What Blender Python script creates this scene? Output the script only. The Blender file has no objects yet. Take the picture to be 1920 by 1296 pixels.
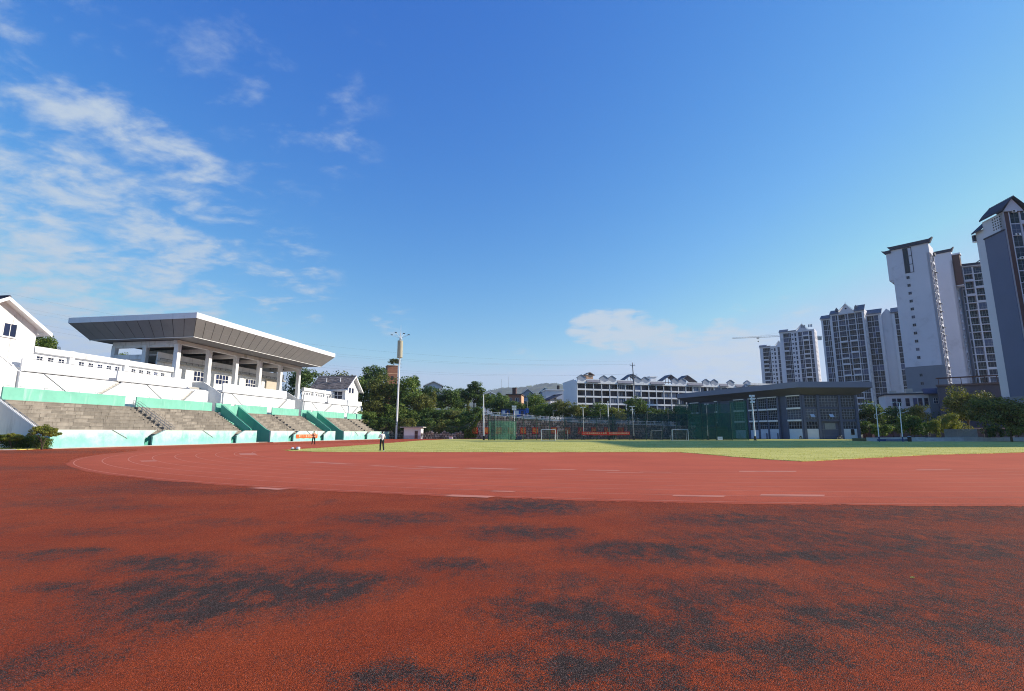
import bpy, bmesh, math, random
import numpy as np
from mathutils import Vector, Matrix

R = math.radians
SC = bpy.context.scene
COL = SC.collection
# ------------------------------------------------------------------ camera, sky, sun, exposure
cam_data = bpy.data.cameras.new('camera')
cam = bpy.data.objects.new('camera', cam_data)
COL.objects.link(cam)
cam_data.sensor_width = 36.0
cam_data.lens = 18.0
cam_data.clip_start = 0.1
cam_data.clip_end = 9000.0
PITCH = math.atan(163.5 / 960.0)
cam.location = (0, 0, 1.6)
cam.rotation_euler = (R(90) + PITCH, 0, 0)
SC.camera = cam

SUN_AZ, SUN_EL = 86.0, 24.0          # azimuth clockwise from +Y (the view direction), elevation
sd = Vector((math.sin(R(SUN_AZ)) * math.cos(R(SUN_EL)), math.cos(R(SUN_AZ)) * math.cos(R(SUN_EL)), math.sin(R(SUN_EL))))
sun_data = bpy.data.lights.new('sun', 'SUN')
sun_data.energy = 5.0
sun_data.angle = R(0.5)
sun_data.color = (1.0, 0.90, 0.76)
sun = bpy.data.objects.new('sun', sun_data)
COL.objects.link(sun)
sun.rotation_euler = sd.to_track_quat('Z', 'Y').to_euler()

SC.view_settings.view_transform = 'Standard'
SC.view_settings.look = 'None'
SC.view_settings.gamma = 1.0
SC.view_settings.use_curve_mapping = False
SC.view_settings.exposure = 0.42
SC.cycles.filter_width = 1.05
SC.cycles.use_denoising = True
SC.cycles.denoising_prefilter = 'NONE'
SC.cycles.use_adaptive_sampling = False

world = bpy.data.worlds.new('World')
SC.world = world
world.use_nodes = True
WT = world.node_tree
WT.nodes.clear()


def nd(t, typ, **kw):
    n = t.nodes.new(typ)
    for k, v in kw.items():
        setattr(n, k, v)
    return n


def lk(t, a, b):
    t.links.new(a, b)


def pix_dir(px, py):
    x = (px - 960) / 960.0
    y = -(py - 648) / 960.0
    c, s = math.cos(PITCH), math.sin(PITCH)
    return Vector((x, c - y * s, s + y * c)).normalized()


SKY_CURVE = [(.275, 2.1), (.70, 1.29), (2.4, .56)]


def build_sky():
    t = WT
    out = nd(t, 'ShaderNodeOutputWorld')
    bg = nd(t, 'ShaderNodeBackground')
    bg.inputs['Strength'].default_value = 0.11
    sky = nd(t, 'ShaderNodeTexSky', sky_type='NISHITA')
    sky.sun_disc = False
    sky.sun_elevation = R(SUN_EL)
    sky.sun_rotation = R(SUN_AZ)
    sky.altitude = 300
    sky.air_density = 1.35
    sky.dust_density = 0.25
    sky.ozone_density = 3.5
    sp_ = nd(t, 'ShaderNodeSeparateColor'); lk(t, sky.outputs[0], sp_.inputs[0])
    cb_ = nd(t, 'ShaderNodeCombineColor')
    for ch, (a_, g_) in enumerate(SKY_CURVE):           # the deep, saturated blue of the photograph
        pw = nd(t, 'ShaderNodeMath', operation='POWER'); pw.inputs[1].default_value = g_
        ml = nd(t, 'ShaderNodeMath', operation='MULTIPLY'); ml.inputs[1].default_value = a_
        mn = nd(t, 'ShaderNodeMath', operation='MINIMUM'); mn.inputs[1].default_value = (3.3, 4.3, 5.8)[ch]
        lk(t, sp_.outputs[ch], pw.inputs[0]); lk(t, pw.outputs[0], ml.inputs[0]); lk(t, ml.outputs[0], mn.inputs[0]); lk(t, mn.outputs[0], cb_.inputs[ch])
    tc = nd(t, 'ShaderNodeTexCoord')
    nrm = nd(t, 'ShaderNodeVectorMath', operation='NORMALIZE')
    lk(t, tc.outputs['Generated'], nrm.inputs[0])
    sep = nd(t, 'ShaderNodeSeparateXYZ')
    lk(t, nrm.outputs[0], sep.inputs[0])
    # cloud layer: the direction meets a plane overhead
    zz = nd(t, 'ShaderNodeMath', operation='MAXIMUM'); zz.inputs[1].default_value = 0.0
    lk(t, sep.outputs['Z'], zz.inputs[0])
    za = nd(t, 'ShaderNodeMath', operation='ADD'); za.inputs[1].default_value = 0.16
    lk(t, zz.outputs[0], za.inputs[0])
    dx = nd(t, 'ShaderNodeMath', operation='DIVIDE'); dy = nd(t, 'ShaderNodeMath', operation='DIVIDE')
    lk(t, sep.outputs['X'], dx.inputs[0]); lk(t, za.outputs[0], dx.inputs[1])
    lk(t, sep.outputs['Y'], dy.inputs[0]); lk(t, za.outputs[0], dy.inputs[1])
    cmb = nd(t, 'ShaderNodeCombineXYZ')
    lk(t, dx.outputs[0], cmb.inputs[0]); lk(t, dy.outputs[0], cmb.inputs[1])
    mp = nd(t, 'ShaderNodeMapping')
    mp.inputs['Rotation'].default_value = (0, 0, R(28))
    mp.inputs['Scale'].default_value = (1.0, 1.3, 1.0)
    lk(t, cmb.outputs[0], mp.inputs[0])
    n1 = nd(t, 'ShaderNodeTexNoise')
    n1.inputs['Scale'].default_value = 5.6; n1.inputs['Detail'].default_value = 9; n1.inputs['Roughness'].default_value = 0.56
    n1.inputs['Distortion'].default_value = 0.35
    lk(t, mp.outputs[0], n1.inputs['Vector'])
    n2 = nd(t, 'ShaderNodeTexNoise')
    n2.inputs['Scale'].default_value = 15.0; n2.inputs['Detail'].default_value = 6; n2.inputs['Roughness'].default_value = 0.6
    lk(t, mp.outputs[0], n2.inputs['Vector'])
    # clusters of cloud: direction, angular radius (degrees), strength
    cl = [((110, 450), 15, 0.62), ((170, 380), 9, 0.60), ((20, 330), 8, 0.26), ((-160, 470), 20, 0.50), ((420, 190), 13, 0.17), ((560, 225), 8, 0.22), ((520, 520), 6.5, 0.32), ((90, 530), 9, 0.55),
          ((330, 505), 9, 0.30), ((385, 30), 6, 0.14), ((660, 70), 5, 0.10), ((735, 597), 2.4, 0.30), ((525, 602), 2.0, 0.25), ((1092, 618), 1.9, .85), ((1128, 610), 2.2, 1.0), ((1165, 612), 2.2, 1.0), ((1200, 622), 2.2, 1.0), ((1240, 632), 2.0, .9), ((1130, 628), 2.0, .9), ((1170, 636), 1.9, .9), ((1290, 650), 2.2, .8), ((1340, 655), 2.4, .8), ((1300, 672), 2.5, .8),
          ((1390, 675), 4.0, 0.85), ((1410, 700), 4.0, 0.8), ((1370, 617), 2.6, 0.35), ((1290, 690), 5, 0.35), ((1490, 600), 3.0, 0.25), ((960, 690), 4, 0.20), ((-500, 300), 25, 0.4)]
    acc = None
    for (p, rad, st) in cl:
        dv = pix_dir(*p)
        v = nd(t, 'ShaderNodeVectorMath', operation='DOT_PRODUCT')
        lk(t, nrm.outputs[0], v.inputs[0]); v.inputs[1].default_value = dv
        m = nd(t, 'ShaderNodeMapRange', interpolation_type='SMOOTHSTEP')
        m.inputs['From Min'].default_value = math.cos(R(rad * 1.25)); m.inputs['From Max'].default_value = math.cos(R(rad * 0.2))
        m.inputs['To Max'].default_value = st
        lk(t, v.outputs['Value'], m.inputs['Value'])
        if acc is None:
            acc = m.outputs[0]
        else:
            a = nd(t, 'ShaderNodeMath', operation='MAXIMUM')
            lk(t, acc, a.inputs[0]); lk(t, m.outputs[0], a.inputs[1]); acc = a.outputs[0]
    # cover = clamp((noise - (0.72 - mask)) * k)
    nm = nd(t, 'ShaderNodeMath', operation='MULTIPLY_ADD'); nm.inputs[1].default_value = 0.34
    lk(t, n2.outputs[0], nm.inputs[0]); lk(t, n1.outputs[0], nm.inputs[2])
    ms = nd(t, 'ShaderNodeMath', operation='MULTIPLY_ADD'); ms.inputs[1].default_value = 0.42
    lk(t, acc, ms.inputs[0]); lk(t, nm.outputs[0], ms.inputs[2])
    th = nd(t, 'ShaderNodeMapRange', interpolation_type='SMOOTHSTEP')
    th.inputs['From Min'].default_value = 0.74; th.inputs['From Max'].default_value = 1.12
    lk(t, ms.outputs[0], th.inputs['Value'])
    mm = nd(t, 'ShaderNodeMapRange'); mm.inputs['From Max'].default_value = 0.30
    lk(t, acc, mm.inputs['Value'])
    mk = nd(t, 'ShaderNodeMath', operation='MULTIPLY')
    lk(t, th.outputs[0], mk.inputs[0]); lk(t, mm.outputs[0], mk.inputs[1])
    mk2 = nd(t, 'ShaderNodeMath', operation='MULTIPLY'); mk2.inputs[1].default_value = 0.92
    lk(t, mk.outputs[0], mk2.inputs[0])
    mix = nd(t, 'ShaderNodeMix', data_type='RGBA')
    mix.inputs['B'].default_value = (3.85, 4.5, 5.2, 1)
    lk(t, mk2.outputs[0], mix.inputs['Factor']); lk(t, cb_.outputs[0], mix.inputs['A'])
    lk(t, mix.outputs['Result'], bg.inputs['Color'])
    lk(t, bg.outputs[0], out.inputs[0])


build_sky()

# ------------------------------------------------------------------ helpers: materials
MATS = {}


def principled(name):
    m = bpy.data.materials.new(name)
    m.use_nodes = True
    t = m.node_tree
    return m, t, t.nodes['Principled BSDF']


def ramp(t, fac, stops):
    r = nd(t, 'ShaderNodeValToRGB')
    e = r.color_ramp.elements
    e[0].position, e[0].color = stops[0][0], (*stops[0][1], 1)
    e[1].position, e[1].color = stops[-1][0], (*stops[-1][1], 1)
    for p, c in stops[1:-1]:
        k = e.new(p); k.color = (*c, 1)
    lk(t, fac, r.inputs[0])
    return r.outputs[0]


def noise(t, vec, scale, detail=4, rough=0.55, dist=0.0):
    n = nd(t, 'ShaderNodeTexNoise')
    n.inputs['Scale'].default_value = scale; n.inputs['Detail'].default_value = detail
    n.inputs['Roughness'].default_value = rough; n.inputs['Distortion'].default_value = dist
    lk(t, vec, n.inputs['Vector'])
    return n.outputs[0]


def maprange(t, v, a, b, c=0.0, d=1.0, smooth=True):
    m = nd(t, 'ShaderNodeMapRange')
    if smooth:
        m.interpolation_type = 'SMOOTHSTEP'
    m.inputs['From Min'].default_value = a; m.inputs['From Max'].default_value = b
    m.inputs['To Min'].default_value = c; m.inputs['To Max'].default_value = d
    lk(t, v, m.inputs['Value'])
    return m.outputs[0]


def mixc(t, fac, a, b, mode='MIX'):
    m = nd(t, 'ShaderNodeMix', data_type='RGBA', blend_type=mode)
    for key, val in (('Factor', fac), ('A', a), ('B', b)):
        s = m.inputs[key]
        if isinstance(val, (int, float)):
            s.default_value = val
        elif isinstance(val, tuple):
            s.default_value = (*val[:3], 1)
        else:
            lk(t, val, s)
    return m.outputs['Result']


def math_(t, op, a, b=None, c=None):
    m = nd(t, 'ShaderNodeMath', operation=op)
    for i, v in enumerate((a, b, c)):
        if v is None:
            continue
        if isinstance(v, (int, float)):
            m.inputs[i].default_value = v
        else:
            lk(t, v, m.inputs[i])
    return m.outputs[0]


def pm(name, col, rough=0.75, var=0.18, scale=0.8, stain=None, stain_amt=0.0, stain_scale=1.2, streak=False, bump=0.0, bscale=40.0, metal=0.0, spec=0.35, island=0.0):
    """procedural paint / plaster / metal: base colour, broad mottling, optional stains (streaked down the wall), fine relief"""
    if name in MATS:
        return MATS[name]
    m, t, b = principled(name)
    g = nd(t, 'ShaderNodeNewGeometry')
    pos = g.outputs['Position']
    n = noise(t, pos, scale, 5, 0.6)
    lo = tuple(c * (1 - var) for c in col); hi = tuple(min(0.95, c * (1 + var * 0.6)) for c in col)
    c = ramp(t, n, [(0.25, lo), (0.7, hi)])
    if stain:
        mp = nd(t, 'ShaderNodeMapping')
        mp.inputs['Scale'].default_value = (1, 1, 0.12) if streak else (1, 1, 1)
        lk(t, pos, mp.inputs[0])
        s1 = noise(t, mp.outputs[0], stain_scale, 7, 0.68)
        s2 = noise(t, pos, stain_scale * 0.21, 3, 0.5)
        sm = math_(t, 'MULTIPLY', maprange(t, s1, 0.50, 0.72), maprange(t, s2, 0.38, 0.62))
        c = mixc(t, math_(t, 'MULTIPLY', sm, stain_amt), c, stain)
    if island:
        rnd = g.outputs['Random Per Island']
        c = mixc(t, 1.0, c, ramp(t, rnd, [(0.0, (1 - island,) * 3), (1.0, (1 + island * 0.4,) * 3)]), 'MULTIPLY')
    lk(t, c, b.inputs['Base Color'])
    b.inputs['Roughness'].default_value = rough
    b.inputs['Metallic'].default_value = metal
    b.inputs['Specular IOR Level'].default_value = spec
    if bump:
        bn = nd(t, 'ShaderNodeBump'); bn.inputs['Strength'].default_value = bump; bn.inputs['Distance'].default_value = 0.02
        lk(t, noise(t, pos, bscale, 5, 0.7), bn.inputs['Height']); lk(t, bn.outputs[0], b.inputs['Normal'])
    MATS[name] = m
    return m


def glass_mat(name, col, rough=0.08, var=0.5):
    if name in MATS:
        return MATS[name]
    m, t, b = principled(name)
    g = nd(t, 'ShaderNodeNewGeometry')
    oi = nd(t, 'ShaderNodeObjectInfo')
    c = ramp(t, oi.outputs['Random'], [(0.0, tuple(x * (1 - var) for x in col)), (0.7, col), (0.86, tuple(min(0.6, x * 2.2) for x in col)), (1.0, tuple(min(0.6, x * 3.6 + 0.02) for x in col))])
    lk(t, c, b.inputs['Base Color'])
    b.inputs['Roughness'].default_value = rough
    b.inputs['Specular IOR Level'].default_value = 0.28
    bn = nd(t, 'ShaderNodeBump'); bn.inputs['Strength'].default_value = 0.05; bn.inputs['Distance'].default_value = 0.05
    lk(t, noise(t, g.outputs['Position'], 0.9, 2), bn.inputs['Height']); lk(t, bn.outputs[0], b.inputs['Normal'])
    MATS[name] = m
    return m


def leaf_mat(name, dark, mid, light):
    if name in MATS:
        return MATS[name]
    m, t, b = principled(name)
    g = nd(t, 'ShaderNodeNewGeometry')
    pos = g.outputs['Position']
    n = noise(t, pos, 0.55, 3, 0.6)
    f = math_(t, 'ADD', math_(t, 'MULTIPLY', n, 0.75), math_(t, 'MULTIPLY', g.outputs['Random Per Island'], 0.45))
    c = ramp(t, f, [(0.25, dark), (0.55, mid), (0.92, light)])
    lk(t, c, b.inputs['Base Color'])
    b.inputs['Roughness'].default_value = 0.6
    b.inputs['Specular IOR Level'].default_value = 0.25
    tr = nd(t, 'ShaderNodeBsdfTranslucent')
    lk(t, mixc(t, 1.0, c, (1.5, 1.45, 0.7), 'MULTIPLY'), tr.inputs['Color'])
    mx = nd(t, 'ShaderNodeMixShader'); mx.inputs[0].default_value = 0.28
    out = t.nodes['Material Output']
    lk(t, b.outputs[0], mx.inputs[1]); lk(t, tr.outputs[0], mx.inputs[2]); lk(t, mx.outputs[0], out.inputs['Surface'])
    MATS[name] = m
    return m


def net_mat(name, col, cover):
    if name in MATS:
        return MATS[name]
    m, t, b = principled(name)
    g = nd(t, 'ShaderNodeNewGeometry')
    n = noise(t, g.outputs['Position'], 0.7, 4, 0.6)
    lk(t, ramp(t, n, [(0.3, tuple(c * 0.7 for c in col)), (0.7, tuple(c * 1.25 for c in col))]), b.inputs['Base Color'])
    b.inputs['Roughness'].default_value = 0.85
    tr = nd(t, 'ShaderNodeBsdfTransparent')
    mx = nd(t, 'ShaderNodeMixShader')
    lk(t, maprange(t, n, 0.3, 0.7, cover * 0.8, min(1, cover * 1.2)), mx.inputs[0])
    out = t.nodes['Material Output']
    lk(t, tr.outputs[0], mx.inputs[1]); lk(t, b.outputs[0], mx.inputs[2]); lk(t, mx.outputs[0], out.inputs['Surface'])
    MATS[name] = m
    return m


# ------------------------------------------------------------------ helpers: meshes and objects
class MB:
    """collects shapes; becomes ONE mesh"""
    def __init__(s, M=None):
        s.v, s.f, s.mi = [], [], []
        s.M = M

    def add(s, vs, fs, mi=0):
        b = len(s.v)
        if s.M is not None:
            vs = [tuple(s.M @ Vector(p)) for p in vs]
        s.v.extend(tuple(p) for p in vs)
        for f in fs:
            s.f.append(tuple(i + b for i in f)); s.mi.append(mi)
        return s

    def box(s, x0, x1, y0, y1, z0, z1, mi=0):
        return s.add([(x0, y0, z0), (x1, y0, z0), (x1, y1, z0), (x0, y1, z0), (x0, y0, z1), (x1, y0, z1), (x1, y1, z1), (x0, y1, z1)],
                     [(0, 3, 2, 1), (4, 5, 6, 7), (0, 1, 5, 4), (1, 2, 6, 5), (2, 3, 7, 6), (3, 0, 4, 7)], mi)

    def quad(s, a, b, c, d, mi=0):
        return s.add([a, b, c, d], [(0, 1, 2, 3)], mi)

    def ext(s, pts, axis, a, b, mi=0):
        """extrude a 2-D polygon: axis 'y' takes (x,z) points, 'x' takes (y,z), 'z' takes (x,y)"""
        n = len(pts)
        mk = {'y': lambda p, k: (p[0], k, p[1]), 'x': lambda p, k: (k, p[0], p[1]), 'z': lambda p, k: (p[0], p[1], k)}[axis]
        vs = [mk(p, a) for p in pts] + [mk(p, b) for p in pts]
        fs = [tuple(range(n)), tuple(range(2 * n - 1, n - 1, -1))]
        fs += [(i, i + n, (i + 1) % n + n, (i + 1) % n) for i in range(n)]
        return s.add(vs, fs, mi)

    def tube(s, p0, p1, r0, r1=None, n=6, mi=0, caps=True):
        r1 = r0 if r1 is None else r1
        p0, p1 = Vector(p0), Vector(p1)
        d = (p1 - p0)
        if d.length < 1e-6:
            return s
        d.normalize()
        a = d.orthogonal().normalized(); c = d.cross(a)
        vs = []
        for p, r in ((p0, r0), (p1, r1)):
            for k in range(n):
                w = 2 * math.pi * k / n
                vs.append(tuple(p + (a * math.cos(w) + c * math.sin(w)) * r))
        fs = [(k, (k + 1) % n, (k + 1) % n + n, k + n) for k in range(n)]
        if caps:
            fs += [tuple(range(n - 1, -1, -1)), tuple(range(n, 2 * n))]
        return s.add(vs, fs, mi)

    def path(s, pts, r, n=6, mi=0, r1=None):
        k = len(pts) - 1
        for i in range(k):
            ra = r if r1 is None else r + (r1 - r) * i / k
            rb = r if r1 is None else r + (r1 - r) * (i + 1) / k
            s.tube(pts[i], pts[i + 1], ra, rb, n, mi)
        return s

    def ball(s, c, r, nu=10, nv=7, mi=0):
        rx, ry, rz = (r, r, r) if isinstance(r, (int, float)) else r
        vs = [(c[0], c[1], c[2] + rz)]
        for i in range(1, nv):
            th = math.pi * i / nv
            for k in range(nu):
                w = 2 * math.pi * k / nu
                vs.append((c[0] + rx * math.sin(th) * math.cos(w), c[1] + ry * math.sin(th) * math.sin(w), c[2] + rz * math.cos(th)))
        vs.append((c[0], c[1], c[2] - rz))
        fs = [(0, 1 + k, 1 + (k + 1) % nu) for k in range(nu)]
        for i in range(nv - 2):
            o = 1 + i * nu
            fs += [(o + k, o + nu + k, o + nu + (k + 1) % nu, o + (k + 1) % nu) for k in range(nu)]
        o = 1 + (nv - 2) * nu
        fs += [(len(vs) - 1, o + (k + 1) % nu, o + k) for k in range(nu)]
        return s.add(vs, fs, mi)

    def mesh(s, name, mats, smooth=False):
        me = bpy.data.meshes.new(name)
        me.from_pydata(s.v, [], s.f)
        if not isinstance(mats, (list, tuple)):
            mats = [mats]
        for m in mats:
            me.materials.append(m)
        if len(mats) > 1:
            me.polygons.foreach_set('material_index', s.mi)
        if smooth:
            me.polygons.foreach_set('use_smooth', [True] * len(me.polygons))
        bm = bmesh.new(); bm.from_mesh(me)
        bmesh.ops.recalc_face_normals(bm, faces=bm.faces)
        bm.to_mesh(me); bm.free()
        me.update()
        return me


def obj(name, me, parent=None, loc=(0, 0, 0), rz=0.0):
    o = bpy.data.objects.new(name, me)
    COL.objects.link(o)
    o.location = loc
    if rz:
        o.rotation_euler = (0, 0, rz)
    if parent is not None:
        o.parent = parent
    return o


def part(name, mb, mats, parent, loc=(0, 0, 0), rz=0.0, smooth=False):
    return obj(name, mb.mesh(name, mats, smooth), parent, loc, rz)


def thing(name, label, cat, loc=(0, 0, 0), rz=0.0, group=None):
    o = bpy.data.objects.new(name, None)
    COL.objects.link(o)
    o.location = loc; o.rotation_euler = (0, 0, rz)
    o.empty_display_size = 0.2
    o['label'] = label; o['category'] = cat
    if group:
        o['group'] = group
    return o


def tag(o, label, cat, group=None):
    o['label'] = label; o['category'] = cat
    if group:
        o['group'] = group
    return o


def struct(name, mb, mats, loc=(0, 0, 0), rz=0.0, smooth=False, kind='structure'):
    o = obj(name, mb.mesh(name, mats, smooth), None, loc, rz)
    o['kind'] = kind
    return o


def dup(root, loc, rz, label, group=None):
    r = root.copy(); COL.objects.link(r)
    r.location = loc; r.rotation_euler = (0, 0, rz); r['label'] = label
    if group:
        r['group'] = group
    for ch in root.children:
        c = ch.copy(); COL.objects.link(c); c.parent = r
        for g in ch.children:
            d = g.copy(); COL.objects.link(d); d.parent = c
    return r


def ground_at(px, py, z=0.0):
    d = pix_dir(px, py)
    k = (z - 1.6) / d.z
    return (d.x * k, d.y * k)


def at(px, py, Y):
    d = pix_dir(px, py)
    k = Y / d.y
    return (d.x * k, Y, 1.6 + d.z * k)


RNG = random.Random(11)
# ------------------------------------------------------------------ materials
def faded_mint():
    m, t, b = principled('faded_mint_paint')
    pos = nd(t, 'ShaderNodeNewGeometry').outputs['Position']
    sx = nd(t, 'ShaderNodeSeparateXYZ'); lk(t, pos, sx.inputs[0])
    n1 = noise(t, pos, 0.7, 6, 0.65); n2 = noise(t, pos, 5.0, 6, 0.7)
    c = ramp(t, n1, [(0.3, (0.20, 0.55, 0.48)), (0.7, (0.36, 0.66, 0.58))])
    old = math_(t, 'ADD', sx.outputs['Z'], math_(t, 'MULTIPLY', math_(t, 'SUBTRACT', n1, 0.5), 3.4))       # the paint has bleached from the coping down
    c = mixc(t, maprange(t, old, 0.5, 2.0, 0.0, 0.85), c, (0.58, 0.75, 0.68))
    mp = nd(t, 'ShaderNodeMapping'); mp.inputs['Scale'].default_value = (1, 1, .1); lk(t, pos, mp.inputs[0])
    c = mixc(t, math_(t, 'MULTIPLY', maprange(t, noise(t, mp.outputs[0], 2.4, 6, 0.7), 0.52, 0.72), 0.45), c, (0.16, 0.42, 0.38))
    chips = math_(t, 'MULTIPLY', maprange(t, n2, 0.60, 0.66), maprange(t, noise(t, pos, .35, 2), 0.5, 0.62))
    c = mixc(t, math_(t, 'MULTIPLY', chips, 0.7), c, (0.66, 0.66, 0.62))
    lk(t, c, b.inputs['Base Color']); b.inputs['Roughness'].default_value = 0.85
    return m


WHITE = pm('white_plaster', (0.76, 0.77, 0.78), 0.8, 0.06, 0.5, (0.34, 0.34, 0.33), 0.7, 1.6, True, 0.12, 30)
WHITE2 = pm('white_plaster_worn', (0.74, 0.74, 0.73), 0.85, 0.08, 0.4, (0.30, 0.30, 0.29), 0.75, 1.1, True, 0.15, 30)
TOWERW = pm('tower_white', (0.59, 0.59, 0.645), 0.85, 0.06, 0.12, (0.40, 0.40, 0.44), 0.6, 0.25, False)
TRIMW = pm('white_trim', (0.80, 0.80, 0.80), 0.6, 0.04, 1.0)
MINT = faded_mint()
GREEN = pm('green_paint', (0.20, 0.53, 0.40), 0.8, 0.15, 0.6, (0.45, 0.70, 0.58), 0.7, 1.8, True, 0.15, 25)
VOMG = pm('deep_green_paint', (0.10, 0.42, 0.30), 0.8, 0.14, 0.6, (0.05, 0.26, 0.22), 0.6, 1.2, True)
CONC = pm('stained_concrete', (0.275, 0.245, 0.205), 0.92, 0.30, 1.3, (0.07, 0.06, 0.05), 0.9, 3.4, True, 0.4, 22, island=0.30)
CONCP = pm('pale_concrete', (0.46, 0.44, 0.40), 0.9, 0.2, 0.8, (0.2, 0.19, 0.17), 0.5, 1.5)
PANEL = pm('fascia_metal', (0.74, 0.75, 0.78), 0.45, 0.05, 0.6, (0.42, 0.42, 0.44), 0.35, 2.0, True, island=0.05)
SOFF = pm('soffit_panel', (0.215, 0.215, 0.22), 0.7, 0.10, 0.5, (0.14, 0.135, 0.13), 0.4, 1.0, island=0.06)
DARK = pm('dark_void', (0.03, 0.03, 0.035), 0.8, 0.2)
STEEL = pm('grey_steel', (0.30, 0.31, 0.32), 0.5, 0.15, 3.0, metal=0.4)
STEELW = pm('white_steel', (0.78, 0.79, 0.80), 0.4, 0.05, 2.0)
GLASSB = glass_mat('blue_dark_glass', (0.020, 0.030, 0.075), 0.10, 0.4)
GLASSD = glass_mat('dark_glass', (0.016, 0.020, 0.036), 0.12, 0.5)
GLASST = glass_mat('tower_glass', (0.016, 0.021, 0.045), 0.15, 0.6)
TILE = pm('dark_roof_tile', (0.042, 0.046, 0.072), 0.75, 0.35, 2.5, bump=0.5, bscale=9)
TILEB = pm('brown_roof_tile', (0.36, 0.285, 0.235), 0.9, 0.35, 1.6, (0.07, 0.06, 0.06), 0.7, 1.2, island=0.5)
GYMG = pm('gym_grey_cladding', (0.105, 0.12, 0.18), 0.75, 0.12, 0.5)
GYMR = pm('gym_roof_metal', (0.20, 0.215, 0.285), 0.55, 0.08, 0.4)
GREYC = pm('grey_cladding', (0.20, 0.215, 0.25), 0.8, 0.08, 0.4)
GREYT = pm('slate_grey_paint', (0.125, 0.145, 0.225), 0.8, 0.07, 0.2)
BROWN = pm('brown_panel', (0.10, 0.055, 0.05), 0.8, 0.2)
BRICK = pm('red_brick', (0.30, 0.135, 0.085), 0.9, 0.25, 2.0, (0.15, 0.08, 0.06), 0.6, 1.5, bump=0.4, bscale=8)
BRICKP = pm('orange_render', (0.60, 0.36, 0.22), 0.85, 0.12, 0.8)
STONE = pm('field_stone', (0.40, 0.345, 0.28), 0.92, 0.2, 1.5, island=0.6, bump=0.4, bscale=10)
MORTAR = pm('dark_mortar', (0.09, 0.08, 0.07), 0.95, 0.3, 2)
RED = pm('red_cloth', (0.62, 0.030, 0.020), 0.8, 0.1, 2)
ORANGE = pm('orange_cloth', (0.75, 0.13, 0.03), 0.8, 0.1, 2)
GOLD = pm('gold_lettering', (0.85, 0.55, 0.10), 0.7, 0.05, 2)
CREAM = pm('cream_lettering', (0.85, 0.70, 0.45), 0.7, 0.05, 2)
CAGEG = pm('cage_green_paint', (0.012, 0.06, 0.045), 0.6, 0.15, 2)
NET = net_mat('green_netting', (0.03, 0.15, 0.09), 0.44)
NETD = net_mat('dark_green_netting', (0.012, 0.075, 0.05), 0.68)
NETG = net_mat('thin_netting', (0.02, 0.07, 0.06), 0.24)
NETN = net_mat('dense_navy_netting', (0.010, 0.035, 0.045), 0.66)
GOALNET = net_mat('goal_netting', (0.10, 0.14, 0.15), 0.30)
BARK = pm('bark', (0.10, 0.075, 0.055), 0.95, 0.4, 3, bump=0.6, bscale=18)
LEAFD = leaf_mat('leaf_dark', (0.016, 0.036, 0.010), (0.056, 0.110, 0.026), (0.17, 0.23, 0.052))
LEAFM = leaf_mat('leaf_mid', (0.026, 0.055, 0.014), (0.100, 0.168, 0.033), (0.26, 0.31, 0.062))
LEAFY = leaf_mat('leaf_yellow', (0.050, 0.075, 0.014), (0.17, 0.20, 0.035), (0.38, 0.36, 0.065))
LEAFO = leaf_mat('leaf_olive', (0.034, 0.050, 0.013), (0.115, 0.135, 0.032), (0.26, 0.25, 0.06))
GRASSB = leaf_mat('grass_blade', (0.12, 0.17, 0.025), (0.40, 0.40, 0.09), (0.62, 0.56, 0.17))
WIRE = pm('black_cable', (0.02, 0.02, 0.022), 0.6, 0.1)
BLUE = pm('blue_paint', (0.02, 0.10, 0.42), 0.5, 0.1, 1)
BLACK = pm('black_rubber', (0.015, 0.015, 0.016), 0.6, 0.2)
BEIGE = pm('beige_render', (0.52, 0.46, 0.38), 0.85, 0.08, 0.8)

# ------------------------------------------------------------------ ground
GA = R(9.5)
U2 = (math.sin(GA), math.cos(GA))           # direction of the stand and of the straights
V2 = (-math.cos(GA), math.sin(GA))          # away from the track, into the stand
GA0 = (-46.8, 48.0)
STAND_RZ = R(90 - 9.5)
CEN = (11.0, 57.0)                          # centre of the near bend


def sv(s, v):
    return (GA0[0] + U2[0] * s + V2[0] * v, GA0[1] + U2[1] * s + V2[1] * v)


def pos_nodes(t):
    g = nd(t, 'ShaderNodeNewGeometry')
    return g.outputs['Position']


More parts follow.
